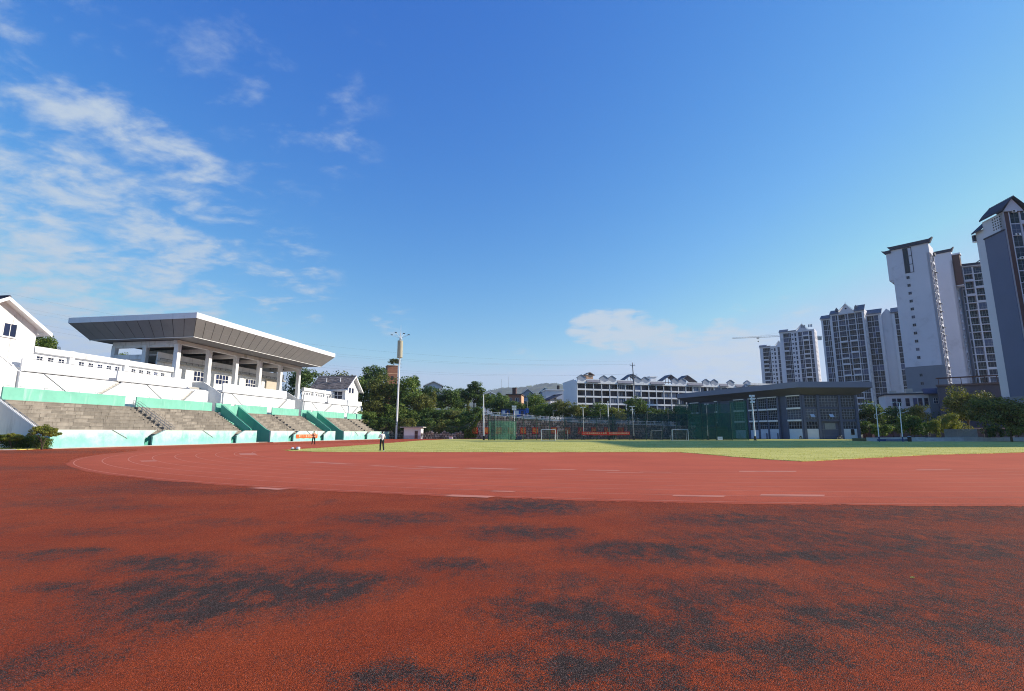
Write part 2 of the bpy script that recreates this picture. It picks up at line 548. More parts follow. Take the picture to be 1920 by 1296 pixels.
def apron_material():
    m, t, b = principled('worn_rubber_apron')
    pos = pos_nodes(t)
    warpn = nd(t, 'ShaderNodeTexNoise'); warpn.inputs['Scale'].default_value = 1.5; warpn.inputs['Detail'].default_value = 5
    warpn.inputs['Roughness'].default_value = 0.6
    lk(t, pos, warpn.inputs['Vector'])
    wv = nd(t, 'ShaderNodeVectorMath', operation='MULTIPLY_ADD')
    wv.inputs[1].default_value = (1.0, 1.0, 0); wv.inputs[2].default_value = (-.5, -.5, 0)
    lk(t, warpn.outputs['Color'], wv.inputs[0])
    wp = nd(t, 'ShaderNodeVectorMath', operation='ADD')
    lk(t, pos, wp.inputs[0]); lk(t, wv.outputs[0], wp.inputs[1])
    # worn black patches, where they lie on the ground: (pixel of the photograph, radius along x, along y in metres, strength)
    spots = [((430, 1112), 1.25, 0.62, 1.0), ((610, 1098), 0.85, 0.36, 1.0), ((300, 1108), 0.9, 0.28, .95), ((315, 1058), 0.85, 0.35, .9), ((100, 1040), 0.7, 0.20, .8), ((110, 1105), .7, .15, .7),
             ((855, 1058), 0.55, 0.30, .75), ((985, 950), 1.5, 1.1, .85), ((745, 972), 1.3, .7, .7), ((985, 998), 1.0, .55, .8), ((575, 1012), .9, .35, .6), ((600, 1040), .9, .35, .55),
             ((1215, 1036), 1.2, .42, .9), ((1405, 1043), .55, .35, .85), ((1500, 1040), .8, .4, .85), ((1390, 975), 1.9, .8, .75), ((1360, 1010), 1.4, .5, .6), ((1620, 1010), 3.0, .9, .7),
             ((1750, 1030), 2.6, .7, .75), ((1115, 1168), .52, .45, 1.0), ((1010, 1140), .65, .3, .8), ((1300, 1145), .42, .26, .9), ((1290, 1195), .7, .28, .8), ((1255, 1115), .6, .35, .65),
             ((1395, 1108), .62, .42, .7), ((1085, 1093), .6, .3, .6), ((1470, 1225), .55, .3, .75), ((1610, 1165), .9, .4, .8), ((1800, 1160), 1.6, .8, .7), ((1850, 1090), 1.8, .9, .6),
             ((1780, 965), 4.5, 1.2, .65), ((1900, 950), 5.0, 1.0, .6), ((1110, 1265), .42, .22, 1.0), ((1230, 1285), .5, .2, .8), ((745, 1275), .45, .16, .8), ((860, 1285), .6, .2, .6), ((985, 1255), .4, .25, .45),
             ((90, 1245), .5, .25, .6), ((250, 1170), .8, .3, .5), ((960, 1075), .5, .3, .45), ((930, 1240), .4, .15, .5), ((210, 918), 2.4, 1.4, .45), ((330, 905), 2.5, 1.0, .5), ((125, 942), 1.6, .8, .45), ((222, 952), 1.1, .4, .5),
             ((50, 878), 5.0, 1.2, .5), ((180, 875), 4.0, 1.3, .45), ((20, 848), 9, 3.0, .55), ((400, 922), 2.2, .7, .45), ((430, 980), 1.0, .4, .4), ((195, 998), .9, .3, .5)]
    acc = None
    for (p, rx, ry, st) in spots:
        x, y = ground_at(*p)
        s1 = nd(t, 'ShaderNodeVectorMath', operation='SUBTRACT'); s1.inputs[1].default_value = (x, y, 0)
        lk(t, wp.outputs[0], s1.inputs[0])
        s2 = nd(t, 'ShaderNodeVectorMath', operation='MULTIPLY'); s2.inputs[1].default_value = (1 / rx, 1 / (ry * (1.6 if p[1] > 1000 else 1.2)), 0)
        lk(t, s1.outputs[0], s2.inputs[0])
        ln = nd(t, 'ShaderNodeVectorMath', operation='LENGTH')
        lk(t, s2.outputs[0], ln.inputs[0])
        f = maprange(t, ln.outputs['Value'], 1.7, 0.25, 0.0, st * .76)
        acc = f if acc is None else math_(t, 'MAXIMUM', acc, f)
    mps = nd(t, 'ShaderNodeMapping'); mps.inputs['Scale'].default_value = (1, .68, 1)
    lk(t, pos, mps.inputs[0])
    lng = mps.outputs[0]                     # wear runs longer along the running direction
    n_mid = noise(t, lng, 1.0, 6, 0.62)
    n_big = noise(t, pos, 0.11, 3, 0.5)
    sx = nd(t, 'ShaderNodeSeparateXYZ'); lk(t, pos, sx.inputs[0])
    right = maprange(t, sx.outputs['X'], -3.0, 9.0, -0.04, 0.10)
    n_fine = noise(t, lng, 9.0, 5, 0.72)
    wear = math_(t, 'ADD', math_(t, 'MULTIPLY', maprange(t, n_mid, 0.42, 0.75), 0.30), right)
    wear = math_(t, 'ADD', wear, math_(t, 'MULTIPLY', math_(t, 'SUBTRACT', n_big, 0.5), 0.35))
    wear = math_(t, 'MAXIMUM', wear, math_(t, 'MULTIPLY', acc, maprange(t, noise(t, lng, 3.4, 5, 0.7), 0.30, 0.62, 0.35, 1.05)))
    wear = math_(t, 'ADD', wear, math_(t, 'MULTIPLY', math_(t, 'SUBTRACT', n_fine, 0.5), 0.70))
    wear = math_(t, 'ADD', wear, math_(t, 'MULTIPLY', math_(t, 'SUBTRACT', noise(t, lng, 2.4, 5, 0.65), 0.5), 0.50))
    # crumb: fine grain decides, crumb by crumb, whether the red coat or the black base shows
    vor = nd(t, 'ShaderNodeTexVoronoi'); vor.inputs['Scale'].default_value = 170.0
    lk(t, pos, vor.inputs['Vector'])
    sp = nd(t, 'ShaderNodeSeparateColor'); lk(t, vor.outputs['Color'], sp.inputs[0])
    grain = math_(t, 'ADD', math_(t, 'MULTIPLY', sp.outputs[0], 0.62), math_(t, 'MULTIPLY', noise(t, pos, 24.0, 4, 0.75), 0.44))
    black = maprange(t, math_(t, 'SUBTRACT', math_(t, 'ADD', wear, 0.18), grain), -0.08, 0.08)
    redc = ramp(t, noise(t, pos, 0.5, 6, 0.6), [(0.3, (0.44, 0.064, 0.015)), (0.55, (0.55, 0.092, 0.023)), (0.8, (0.60, 0.125, 0.045))])
    tone = ramp(t, sp.outputs[1], [(0.0, (0.30, 0.28, 0.27)), (1.0, (1.45, 1.42, 1.40))])
    redc = mixc(t, 1.0, redc, tone, 'MULTIPLY')
    blk = ramp(t, sp.outputs[2], [(0.0, (0.018, 0.010, 0.007)), (0.7, (0.072, 0.043, 0.034)), (1.0, (0.24, 0.165, 0.14))])
    c = mixc(t, black, redc, blk)
    dust = maprange(t, sp.outputs[1], 0.985, 0.995)
    c = mixc(t, math_(t, 'MULTIPLY', dust, 0.5), c, (0.45, 0.36, 0.33))
    lk(t, c, b.inputs['Base Color'])
    b.inputs['Roughness'].default_value = 0.72
    b.inputs['Specular IOR Level'].default_value = 0.12
    bn = nd(t, 'ShaderNodeBump'); bn.inputs['Strength'].default_value = 0.7; bn.inputs['Distance'].default_value = 0.0035
    h = math_(t, 'SUBTRACT', sp.outputs[0], math_(t, 'MULTIPLY', vor.outputs['Distance'], 60.0))
    lk(t, math_(t, 'ADD', h, math_(t, 'MULTIPLY', n_fine, 3.0)), bn.inputs['Height'])
    lk(t, bn.outputs[0], b.inputs['Normal'])
    return m


def track_material():
    m, t, b = principled('pink_red_track')
    pos = pos_nodes(t)
    c = ramp(t, noise(t, pos, 0.22, 6, 0.6), [(0.3, (0.50, 0.092, 0.036)), (0.7, (0.60, 0.122, 0.052))])
    n2 = noise(t, pos, 2.2, 6, 0.7)
    c = mixc(t, math_(t, 'MULTIPLY', maprange(t, n2, 0.50, 0.75), 0.35), c, (0.34, 0.075, 0.045))
    n3 = noise(t, pos, 45.0, 3, 0.7)
    c = mixc(t, math_(t, 'MULTIPLY', maprange(t, n3, 0.5, 0.8), 0.30), c, (0.16, 0.05, 0.04))
    mp = nd(t, 'ShaderNodeMapping'); mp.inputs['Scale'].default_value = (0.05, 0.6, 1)
    lk(t, pos, mp.inputs[0])
    c = mixc(t, math_(t, 'MULTIPLY', maprange(t, noise(t, mp.outputs[0], 1.0, 5, 0.65), 0.5, 0.75), 0.35), c, (0.40, 0.09, 0.055))
    dc = nd(t, 'ShaderNodeVectorMath', operation='DISTANCE'); dc.inputs[1].default_value = (CEN[0], CEN[1], .008)
    lk(t, pos, dc.inputs[0])
    ed = math_(t, 'ADD', dc.outputs['Value'], math_(t, 'MULTIPLY', math_(t, 'SUBTRACT', noise(t, pos, 1.1, 6, 0.7), 0.5), 4.5))
    c = mixc(t, maprange(t, ed, 42.2, 46.3, 0.0, 1.0), c, (0.46, 0.078, 0.026))
    spk = math_(t, 'MULTIPLY', maprange(t, noise(t, pos, 26.0, 4, 0.75), 0.52, 0.66), maprange(t, ed, 41.0, 46.0, 0.12, 0.9))
    c = mixc(t, spk, c, (0.055, 0.035, 0.032))
    lk(t, c, b.inputs['Base Color'])
    b.inputs['Roughness'].default_value = 0.75
    b.inputs['Specular IOR Level'].default_value = 0.12
    bn = nd(t, 'ShaderNodeBump'); bn.inputs['Strength'].default_value = 0.35; bn.inputs['Distance'].default_value = 0.004
    lk(t, noise(t, pos, 90.0, 3, 0.7), bn.inputs['Height']); lk(t, bn.outputs[0], b.inputs['Normal'])
    return m


def lawn_material():
    m, t, b = principled('dry_lawn')
    pos = pos_nodes(t)
    c = ramp(t, noise(t, pos, 0.35, 7, 0.65), [(0.28, (0.40, 0.38, 0.085)), (0.52, (0.58, 0.535, 0.15)), (0.8, (0.68, 0.61, 0.21))])
    c = mixc(t, math_(t, 'MULTIPLY', maprange(t, noise(t, pos, 3.5, 6, 0.72), 0.5, 0.75), 0.45), c, (0.15, 0.17, 0.045))
    mp = nd(t, 'ShaderNodeMapping'); mp.inputs['Scale'].default_value = (0.08, 1.0, 1)
    lk(t, pos, mp.inputs[0])
    c = mixc(t, math_(t, 'MULTIPLY', maprange(t, noise(t, mp.outputs[0], 0.9, 5, 0.65), 0.52, 0.72), 0.4), c, (0.20, 0.20, 0.06))
    lk(t, c, b.inputs['Base Color'])
    b.inputs['Roughness'].default_value = 0.95
    b.inputs['Specular IOR Level'].default_value = 0.1
    bn = nd(t, 'ShaderNodeBump'); bn.inputs['Strength'].default_value = 0.45; bn.inputs['Distance'].default_value = 0.03
    lk(t, noise(t, pos, 14.0, 4, 0.7), bn.inputs['Height']); lk(t, bn.outputs[0], b.inputs['Normal'])
    return m


APRON, TRACK, LAWN = apron_material(), track_material(), lawn_material()
SOIL = pm('soil', (0.12, 0.115, 0.06), 0.95, 0.3, 0.15, (0.06, 0.09, 0.03), 0.7, 0.3)
PAINT = pm('faded_line_paint', (0.60, 0.215, 0.135), 0.8, 0.15, 1.2, (0.48, 0.11, 0.055), 0.9, 1.1)

g = MB().quad((-4500, -150, 0), (4500, -150, 0), (4500, 4650, 0), (-4500, 4650, 0))
struct('ground', g, SOIL)
g = MB().quad((-75, -40, .004), (170, -40, .004), (170, 75, .004), (-75, 75, .004))
struct('rubber_apron', g, APRON)

# running track: one red sheet from the near bend to the stand and the far end
RO = 45.3
a_r = math.atan2(-U2[0], U2[1])
pts = []
for k in range(73):
    w = R(-14 - 166 * k / 72)
    pts.append((CEN[0] + RO * math.cos(w), CEN[1] + RO * math.sin(w)))
rj = random.Random(12)
fine = []
for k in range(1500):
    w = R(-14 - 166 * k / 1499); r_ = RO + rj.gauss(0, .05) + .07 * math.sin(k * .11) * math.sin(k * .037)
    fine.append((CEN[0] + r_ * math.cos(w), CEN[1] + r_ * math.sin(w)))
pts = fine
pts = [p for p in pts if not (p[0] < 0 and p[1] > 46)]
outline = [(168, 150), (168, 60), (70, 50)] + pts + [(-36, 50), sv(6, 0.3), sv(118, 0.3), (-26, 160)]
g = MB().add([(x, y, .008) for x, y in outline], [tuple(range(len(outline)))])
struct('running_track', g, TRACK)

# lane lines round the bend, each its own painted strip
for k in range(9):
    r = 45.0 - 1.22 * k
    line = []
    for j in range(25):
        w = 60.0 - j * 2.5
        line.append((CEN[0] - U2[1] * r + U2[0] * w, CEN[1] + U2[0] * r + U2[1] * w))
    for j in range(121):
        w = R(180 - 9.5 + 180 * j / 120)
        line.append((CEN[0] + r * math.cos(w), CEN[1] + r * math.sin(w)))
    mb = MB()
    n = len(line)
    vs = []
    for j in range(n):
        p, q = line[max(0, j - 1)], line[min(n - 1, j + 1)]
        d = Vector((q[0] - p[0], q[1] - p[1])).normalized()
        nx, ny = -d.y, d.x
        hw = 0.026
        vs += [(line[j][0] + nx * hw, line[j][1] + ny * hw, .012), (line[j][0] - nx * hw, line[j][1] - ny * hw, .012)]
    mb.add(vs, [(2 * j, 2 * j + 1, 2 * j + 3, 2 * j + 2) for j in range(n - 1)])
    struct('lane_line', mb, PAINT)
for (px, py, w, h) in [(622, 869, 2.3, .5), (722, 874.5, 1.0, .35), (822, 877, 1.3, .5), (925, 879.5, 1.5, .55), (1050, 881, .95, .35), (1133, 882.5, .9, .4), (1445, 884.5, 1.5, .5), (1232, 886, .8, .22), (885, 931.5, .75, .38),
                       (507, 917, .75, .35), (945, 922.5, .4, .2), (1315, 931, .8, .3), (1492, 929.5, 1.0, .32), (1755, 881, 1.2, .3), (465, 852, 2.0, 1.1), (278, 865, .9, .7), (1175, 887, .9, .2), (775, 879, .9, .25)]:
    x, y = ground_at(px, py)
    d = Vector((x - CEN[0], y - CEN[1])).normalized()
    tx, ty = -d.y, d.x
    if tx < 0:
        tx, ty = -tx, -ty
    q = [(x + tx * w * a + d.x * h * c, y + ty * w * a + d.y * h * c, .013) for a, c in ((-.8, -.5), (.8, -.5), (.62, .5), (-.95, .5))]
    struct('lane_marking', MB().quad(*q), PAINT)

# playing field turf: a low sheet with a real edge, and blades along the edge and over it
field = [(-20.9, 48.4), (-19.6, 46.2), (-16.0, 43.6), (-8, 43.4), (0, 43.0), (8, 43.3), (13.9, 43.2), (14.2, 40.5), (14.5, 37.6), (15.0, 33.0), (16.2, 29.4), (18.2, 30.4), (21.0, 32.3), (26, 35.4), (31, 38.4), (41.5, 42.4),
         (60, 48), (90, 58), (120, 72), (120, 124), (60, 130), (20, 129), (-15.0, 129), (-15.6, 126), (-18.7, 104), (-18.9, 77), (-19.0, 70), (-19.7, 57.7), (-20.6, 51)]
RNG.seed(3)
fo = []
for i in range(len(field)):
    a, b_ = field[i], field[(i + 1) % len(field)]
    L = math.hypot(b_[0] - a[0], b_[1] - a[1]); n = max(1, int(L / 0.8))
    for k in range(n):
        f = k / n
        fo.append((a[0] + (b_[0] - a[0]) * f + RNG.uniform(-.18, .18), a[1] + (b_[1] - a[1]) * f + RNG.uniform(-.22, .22)))
g = MB().ext(fo, 'z', .009, .035)
struct('playing_field', g, LAWN)


def blades(name, pts, h, w, mat, seed):
    """many small bent blades as one mesh"""
    rng = np.random.default_rng(seed)
    P = np.asarray(pts)
    n = len(P)
    ang = rng.uniform(0, 2 * np.pi, n)
    hh = h * rng.uniform(.5, 1.4, n); ww = w * rng.uniform(.6, 1.3, n)
    dx, dy = np.cos(ang) * ww, np.sin(ang) * ww
    lean = rng.uniform(-.5, .5, (n, 2)) * hh[:, None]
    V = np.empty((n, 3, 3))
    V[:, 0] = np.c_[P[:, 0] - dx, P[:, 1] - dy, P[:, 2]]
    V[:, 1] = np.c_[P[:, 0] + dx, P[:, 1] + dy, P[:, 2]]
    V[:, 2] = np.c_[P[:, 0] + lean[:, 0], P[:, 1] + lean[:, 1], P[:, 2] + hh]
    me = bpy.data.meshes.new(name)
    me.vertices.add(n * 3); me.vertices.foreach_set('co', V.reshape(-1))
    me.loops.add(n * 3); me.loops.foreach_set('vertex_index', np.arange(n * 3))
    me.polygons.add(n); me.polygons.foreach_set('loop_start', np.arange(n) * 3); me.polygons.foreach_set('loop_total', np.full(n, 3))
    me.materials.append(mat); me.update()
    o = obj(name, me); o['kind'] = 'stuff'
    return o


def in_poly(x, y, poly):
    c = False
    j = len(poly) - 1
    for i in range(len(poly)):
        if (poly[i][1] > y) != (poly[j][1] > y) and x < (poly[j][0] - poly[i][0]) * (y - poly[i][1]) / (poly[j][1] - poly[i][1]) + poly[i][0]:
            c = not c
        j = i
    return c


gp = []
for (x, y) in fo:
    if y < 62 or x < -10:
        for k in range(26):
            r = abs(RNG.gauss(0, .35)); w = RNG.uniform(0, 6.28)
            gp.append((x + r * math.cos(w), y + r * math.sin(w), .012))
for k in range(60000):
    x, y = RNG.uniform(-21, 62), 28 + 60 * RNG.random() ** 1.6
    if in_poly(x, y, field):
        gp.append((x, y, .03))
blades('field_grass', gp, .055, .012, GRASSB, 5)
# grassy verge by the near end of the stand, with a pale kerb
vx = [(-75, 38), (-52, 44.8), (-46.1, 48.9), (-46.6, 51.7), (-60, 56), (-75, 56)]
struct('grass_verge', MB().ext(vx, 'z', .006, .07), LAWN)
gp = []
for k in range(9000):
    x, y = RNG.uniform(-74, -47), RNG.uniform(40, 56)
    if in_poly(x, y, vx):
        gp.append((x, y, .065))
blades('verge_grass', gp, .13, .02, GRASSB, 6)
mb = MB()
for a, b_ in zip(vx[:2], vx[1:3]):
    d = Vector((b_[0] - a[0], b_[1] - a[1])); L = d.length; n = int(L / 1.0); d.normalize()
    for k in range(n):
        p = Vector(a) + d * (k + .02); q = Vector(a) + d * (k + .97)
        nn = Vector((-d.y, d.x)) * -.1
        mb.ext([(p.x, p.y), (q.x, q.y), (q.x + nn.x, q.y + nn.y), (p.x + nn.x, p.y + nn.y)], 'z', .005, .10)
struct('kerb', mb, CONCP)
# ------------------------------------------------------------------ the grandstand (local frame: x along the stand, y away from the track, z up)
def railing_mb(p0, p1, h=0.25, step=2.0, r=0.022, bars=1):
    mb = MB()
    p0, p1 = Vector(p0), Vector(p1)
    L = (p1 - p0).length; n = max(1, int(L / step))
    for b in range(bars):
        z = Vector((0, 0, h * (1 - b / bars)))
        mb.tube(p0 + z, p1 + z, r, n=5)
    for k in range(n + 1):
        p = p0 + (p1 - p0) * (k / n)
        mb.tube(p, p + Vector((0, 0, h)), r, n=5)
    return mb


def grandstand():
    root = thing('grandstand', 'white and mint green concrete grandstand with grey tiers and a big cantilevered canopy', 'grandstand', (GA0[0], GA0[1], 0), STAND_RZ)
    P = lambda n, mb, m, **k: part(n, mb, m, root, **k)
    # front wall blocks with slanted stair slots between them
    blocks = [[(4.0, 0), (15.0, 0), (15.0, .9), (16.6, 1.9), (4.0, 1.9)],
              [(16.15, 0), (30.0, 0), (30.0, .9), (31.3, 1.9), (17.9, 1.9), (16.15, 1.15)],
              [(31.15, 0), (35.75, 0), (35.75, 1.9), (32.8, 1.9), (31.15, 1.15)],
              [(39.33, 0), (44.5, 0), (44.5, .9), (46.4, 1.9), (39.33, 1.9)],
              [(46.0, 0), (55.0, 0), (55.0, .9), (56.8, 1.9), (47.8, 1.9), (46.0, 1.15)],
              [(56.4, 0), (60.9, 0), (60.9, 1.9), (58.0, 1.9), (56.4, 1.15)],
              [(64.6, 0), (74.4, 0), (74.4, .9), (76.3, 1.9), (64.6, 1.9)],
              [(76.1, 0), (89.6, 0), (89.6, .9), (91.6, 1.9), (77.9, 1.9), (76.1, 1.15)],
              [(91.7, 0), (97.0, 0), (97.0, 1.9), (93.4, 1.9), (91.7, 1.15)]]
    for b in blocks:
        P('front_wall', MB().ext(b, 'y', 0, .22), MINT)
        x0 = max(p[0] for p in b if p[1] > 1.8); xa = min(p[0] for p in b if p[1] > 1.8)
        P('coping', MB().box(xa, x0, -.03, .26, 1.903, 1.94), CONCP)
    for (a, b) in [(15.0, 16.6), (30.0, 31.3), (44.5, 46.4), (55.0, 56.8), (74.4, 76.3), (89.6, 91.7)]:
        P('slot_wall', MB().box(a - 2.2, b + 2.0, 1.35, 1.5, 0, 1.44), VOMG)
        mb = MB()
        for k in range(8):
            mb.box(a - .1 + .24 * k, a + .14 + .24 * k, .5, 1.34, 0, .02 + .14 * k)
        P('stair', mb, VOMG)
        P('handrail', MB().path([(a + .1, -.05, 1.02), (b - .05, -.05, 1.98)], .035, 5), STEEL)
    for (a, b) in [(10.6, 12.6), (24.15, 26.2), (50.2, 52.0), (69.5, 71.2), (83.0, 84.8)]:
        P('handrail', MB().path([(a, -.04, 1.92), (b, -.04, .95)], .03, 5), STEEL)
    P('footing', MB().box(4, 35.7, -.5, -.02, .005, .09).box(39.4, 97, -.5, -.02, .005, .09), CONCP)
    # terraces: walkway, eight rows per section, aisles of half steps between
    secs = [(4.45, 19.1), (20.3, 34.4), (39.75, 48.9), (50.1, 59.2), (65.0, 78.9), (80.1, 93.8)]
    for a, b in secs:
        mb = MB().box(a, b, 1.51, 1.8, 0, 1.45)
        x = a
        for (c0, c1) in [(14.2, 17.0), (29.2, 31.8), (43.7, 46.9), (54.2, 57.3), (73.6, 76.8), (88.8, 92.2)]:
            if a < c0 < b:
                mb.box(x, c0, .23, 1.5, 0, 1.45)
                x = min(b, c1)
        mb.box(x, b, .23, 1.5, 0, 1.45) if b - x > .05 else None
        P('walkway', mb, CONC)
        for k in range(8):
            y0 = 1.8 + .715 * k
            z = 1.45 + .444 * (k + 1)
            mb = MB()
            x = a
            RNG.seed(int(a * 10) + k)
            while x < b - .05:                       # cast units with small open joints
                w = min(RNG.uniform(1.5, 2.3), b - x)
                dz = RNG.uniform(-.012, .012); dyy = RNG.uniform(-.012, .012)
                mb.box(x, x + w - .02, y0 + dyy + .0, y0 + .72, max(0, z - .9), z + dz)
                mb.box(x, x + w - .02, y0 - .03 + dyy, y0 + .1, z + dz - .09, z + dz + .004)
                x += w
            P('seating_row', mb, CONC)
    for a, b in [(19.1, 20.3), (34.4, 35.5), (48.9, 50.1), (59.2, 60.4), (78.9, 80.1), (93.8, 95.0)]:
        mb = MB()
        mb.box(a + .003, b - .003, .25, 1.8, 0, 1.44)
        for k in range(16):
            y0 = 1.8 + .3575 * k
            z = 1.45 + .222 * (k + .55)
            mb.box(a + .22, b - .003, y0, y0 + .36, max(0, z - .7), z)
        P('aisle_stair', mb, CONC)
    hr = MB()
    for h in (.95, .62, .30):
        hr.path([(20.25, 7.6, 5.0 + h), (20.25, 1.6, 1.45 + h), (20.25, 1.2, 1.45 + h)], .028, 5)
        hr.path([(20.95, 7.6, 5.0 + h), (20.95, 1.6, 1.45 + h)], .02, 5)
    for k in range(5):
        f = k / 4
        hr.tube((20.25, 7.6 - 6 * f, 5.0 - 3.55 * f), (20.25, 7.6 - 6 * f, 5.95 - 3.55 * f), .028, n=5)
        hr.tube((20.95, 7.6 - 6 * f, 5.0 - 3.55 * f), (20.95, 7.6 - 6 * f, 5.95 - 3.55 * f), .02, n=5)
    P('handrail', hr, STEEL)
    # green parapets above the rows
    for a, b in [(4.6, 18.9), (20.6, 34.5), (35.4, 38.8), (39.9, 48.6), (50.2, 59.1), (60.1, 63.6), (64.6, 78.8), (80.3, 95.0)]:
        P('green_parapet', MB().box(a, b, 7.5, 7.68, 4.9, 6.38), GREEN)
        P('parapet_rail', railing_mb((a + .05, 7.56, 6.38), (b - .05, 7.56, 6.38), .16, 1.9, .02), STEEL)
    P('upper_walkway', MB().box(4.5, 35.5, 7.69, 9.55, 0, 4.96).box(39.7, 60.6, 7.69, 9.55, 0, 4.96).box(64.9, 95, 7.69, 9.55, 0, 4.96), CONC)
    # near end wall, sloping, with a rail
    P('end_wall', MB().ext([(.2, 0), (12, 0), (12, 7.6), (9.1, 6.05), (.6, 1.36), (.2, 1.3)], 'x', 4.05, 4.4), WHITE2)
    P('end_rail', MB().path([(4.2, .5, 1.55), (4.2, 9.2, 6.35), (4.2, 12, 7.9)], .03, 5).path([(4.2, .5, 1.42), (4.2, 9.2, 6.2)], .02, 5), STEEL)
    P('far_end_wall', MB().ext([(.25, 0), (12, 0), (12, 6.4), (7.3, 6.4), (1.2, 2.15), (.25, 1.9)], 'x', 95.05, 95.35), VOMG)
    # two tunnels through the tiers
    for a, b in [(35.75, 39.33), (60.9, 64.6)]:
        P('tunnel_side', MB().ext([(1.0, 1.45), (6.7, 4.4), (6.7, 6.15), (1.0, 2.2)], 'x', a - .2, a + .02), VOMG)
        P('tunnel_side', MB().ext([(.23, 0), (6.7, 0), (6.7, 6.15), (1.0, 2.2), (.23, 1.9)], 'x', b + .02, b + .28), VOMG)
        P('tunnel_end', MB().box(a + .02, b + .02, 6.5, 6.7, 2.4, 6.05), GREEN)
        P('tunnel_floor', MB().box(a + .02, b, .4, 6.5, 0, .12), CONC)
        rl = MB().path([(a - .1, 1.0, 2.36), (a - .1, 6.7, 6.3), (b + .15, 6.7, 6.3), (b + .15, 1.0, 2.36), (b + .15, .3, 2.06)], .026, 5)
        P('parapet_rail', rl, STEEL)
    # white upper terrace wall (y 9.6) with stair slots, and a projecting balcony parapet above it
    def terrace(a, b, slots):
        left = [(a, 8.35), (a, 4.9)]
        for (s0, s1) in slots:
            P('terrace_wall', MB().ext(left + [(s0 - .6, 4.9), (s0 - .6, 6.5), (s1 - .55, 8.35)], 'y', 9.6, 9.85), WHITE)
            P('stair_wall', MB().box(s0 - 1.2, s1 + .8, 10.7, 10.85, 4.9, 8.36), WHITE2)
            mb = MB()
            for k in range(8):
                x = s0 - .6 + (s1 - s0) * k / 7
                mb.box(x - .1, x + .75, 9.9, 10.69, 6.2 + .25 * k, 6.5 + .25 * k)
            P('stair', mb, CONCP)
            P('handrail', MB().path([(s0 - .6, 9.55, 6.62), (s1 - .55, 9.55, 8.47)], .04, 5), STEEL)
            left = [(s1, 8.35), (s0, 6.5), (s0, 4.9)]
        P('terrace_wall', MB().ext(left + [(b, 4.9), (b, 8.35)], 'y', 9.6, 9.85), WHITE)
        P('terrace_rail', railing_mb((a + .1, 9.62, 8.36), (b - .1, 9.62, 8.36), .16, 2.2, .022), STEEL)

    terrace(7.8, 35.9, [(17.4, 20.2), (31.0, 33.2)])
    terrace(39.5, 60.8, [(55.6, 58.2)])
    terrace(64.5, 93.0, [(73.4, 76.9), (87.4, 90.3)])
    for (a, b) in [(10.0, 12.8), (24.0, 26.8), (41.4, 44.5), (67.3, 70.3), (80.8, 83.5)]:
        P('handrail', MB().path([(a, 9.55, 8.36), (b, 9.55, 6.5)], .032, 5), STEEL)
    for (a, b, z1) in [(7.8, 18.4, 9.9), (19.6, 31.6, 9.9), (39.6, 58.2, 10.1), (64.6, 73.6, 9.9), (75.0, 93.0, 9.9)]:
        P('balcony_parapet', MB().box(a, b, 9.95, 10.15, 8.5, z1), WHITE)
        P('balcony_soffit', MB().box(a, b, 10.16, 14, 8.5, 8.9), WHITE2)
    P('balcony_end', MB().ext([(9.6, 4.9), (14, 4.9), (14, 10.3), (13.2, 10.3), (9.9, 8.4), (9.6, 8.35)], 'x', 7.5, 7.78), WHITE)
    for x0, xr in ((32.6, 39.24), (58.6, 64.24)):
        P('stair_parapet', MB().ext([(9.9, 7.0), (14, 8.7), (14, 10.4), (13.4, 10.4), (9.9, 8.35)], 'x', x0, x0 + .2), WHITE)
        P('stair_parapet', MB().ext([(9.86, 4.9), (15.8, 4.9), (15.8, 10.3), (13.6, 10.3), (10.2, 8.4), (9.86, 8.35)], 'x', xr, xr + .25), WHITE)
        P('stair_parapet', MB().ext([(9.86, 4.9), (15.8, 4.9), (15.8, 8.4), (9.86, 8.2)], 'x', x0 + 2.2, x0 + 2.4), WHITE)
        P('landing_wall', MB().box(x0 + 2.4, xr, 12.6, 12.8, 4.9, 8.8), WHITE)
    P('deck', MB().box(8, 93, 14.01, 28, 8.5, 9.3), CONCP)
    # side galleries with a row of small openings, under a hood with pilasters
    for (a, b, n) in [(12.0, 33.0, 15), (71.0, 86.0, 13)]:
        xs = [a + .9 + (b - a - 1.2) * k / n for k in range(n)]
        mb = MB()
        mb.box(a, b, 14.3, 14.5, 9.3, 10.4).box(a, b, 14.3, 14.5, 10.95, 11.4)
        x = a
        for c in xs:
            mb.box(x, c - .34, 14.3, 14.5, 10.4, 10.95); x = c + .34
        mb.box(x, b, 14.3, 14.5, 10.4, 10.95)
        P('gallery_wall', mb, WHITE)
        for c in xs:
            w = part('window', MB().box(c - .34, c + .34, 14.4, 14.46, 10.4, 10.95), GLASSB, root)
            part('grille', MB().box(c - .36, c + .36, 14.26, 14.32, 10.66, 10.70).box(c - .02, c + .02, 14.26, 14.32, 10.38, 10.97).box(c - .36, c + .36, 14.22, 14.34, 10.95, 11.0), STEELW, w)
        P('gallery_hood', MB().ext([(13.85, 11.35), (14.3, 11.25), (14.55, 11.25), (14.55, 12.1), (13.95, 12.1)], 'x', a - .1, b), WHITE2)
        P('gallery_rail', MB().tube((a - .6, 13.9, 10.45), (b, 13.9, 10.45), .03, n=5), STEEL)
        for c in [a + 4.6, a + 12.6] if b - a > 16 else [a + 4.5, a + 9.6, b - .5]:
            P('pilaster', MB().box(c - .32, c + .32, 13.95, 14.28, 9.3, 12.16), WHITE)
    # main block: columns, beams, wall with windows, ledge
    cols = [33.5 + 7 * k for k in range(6)]
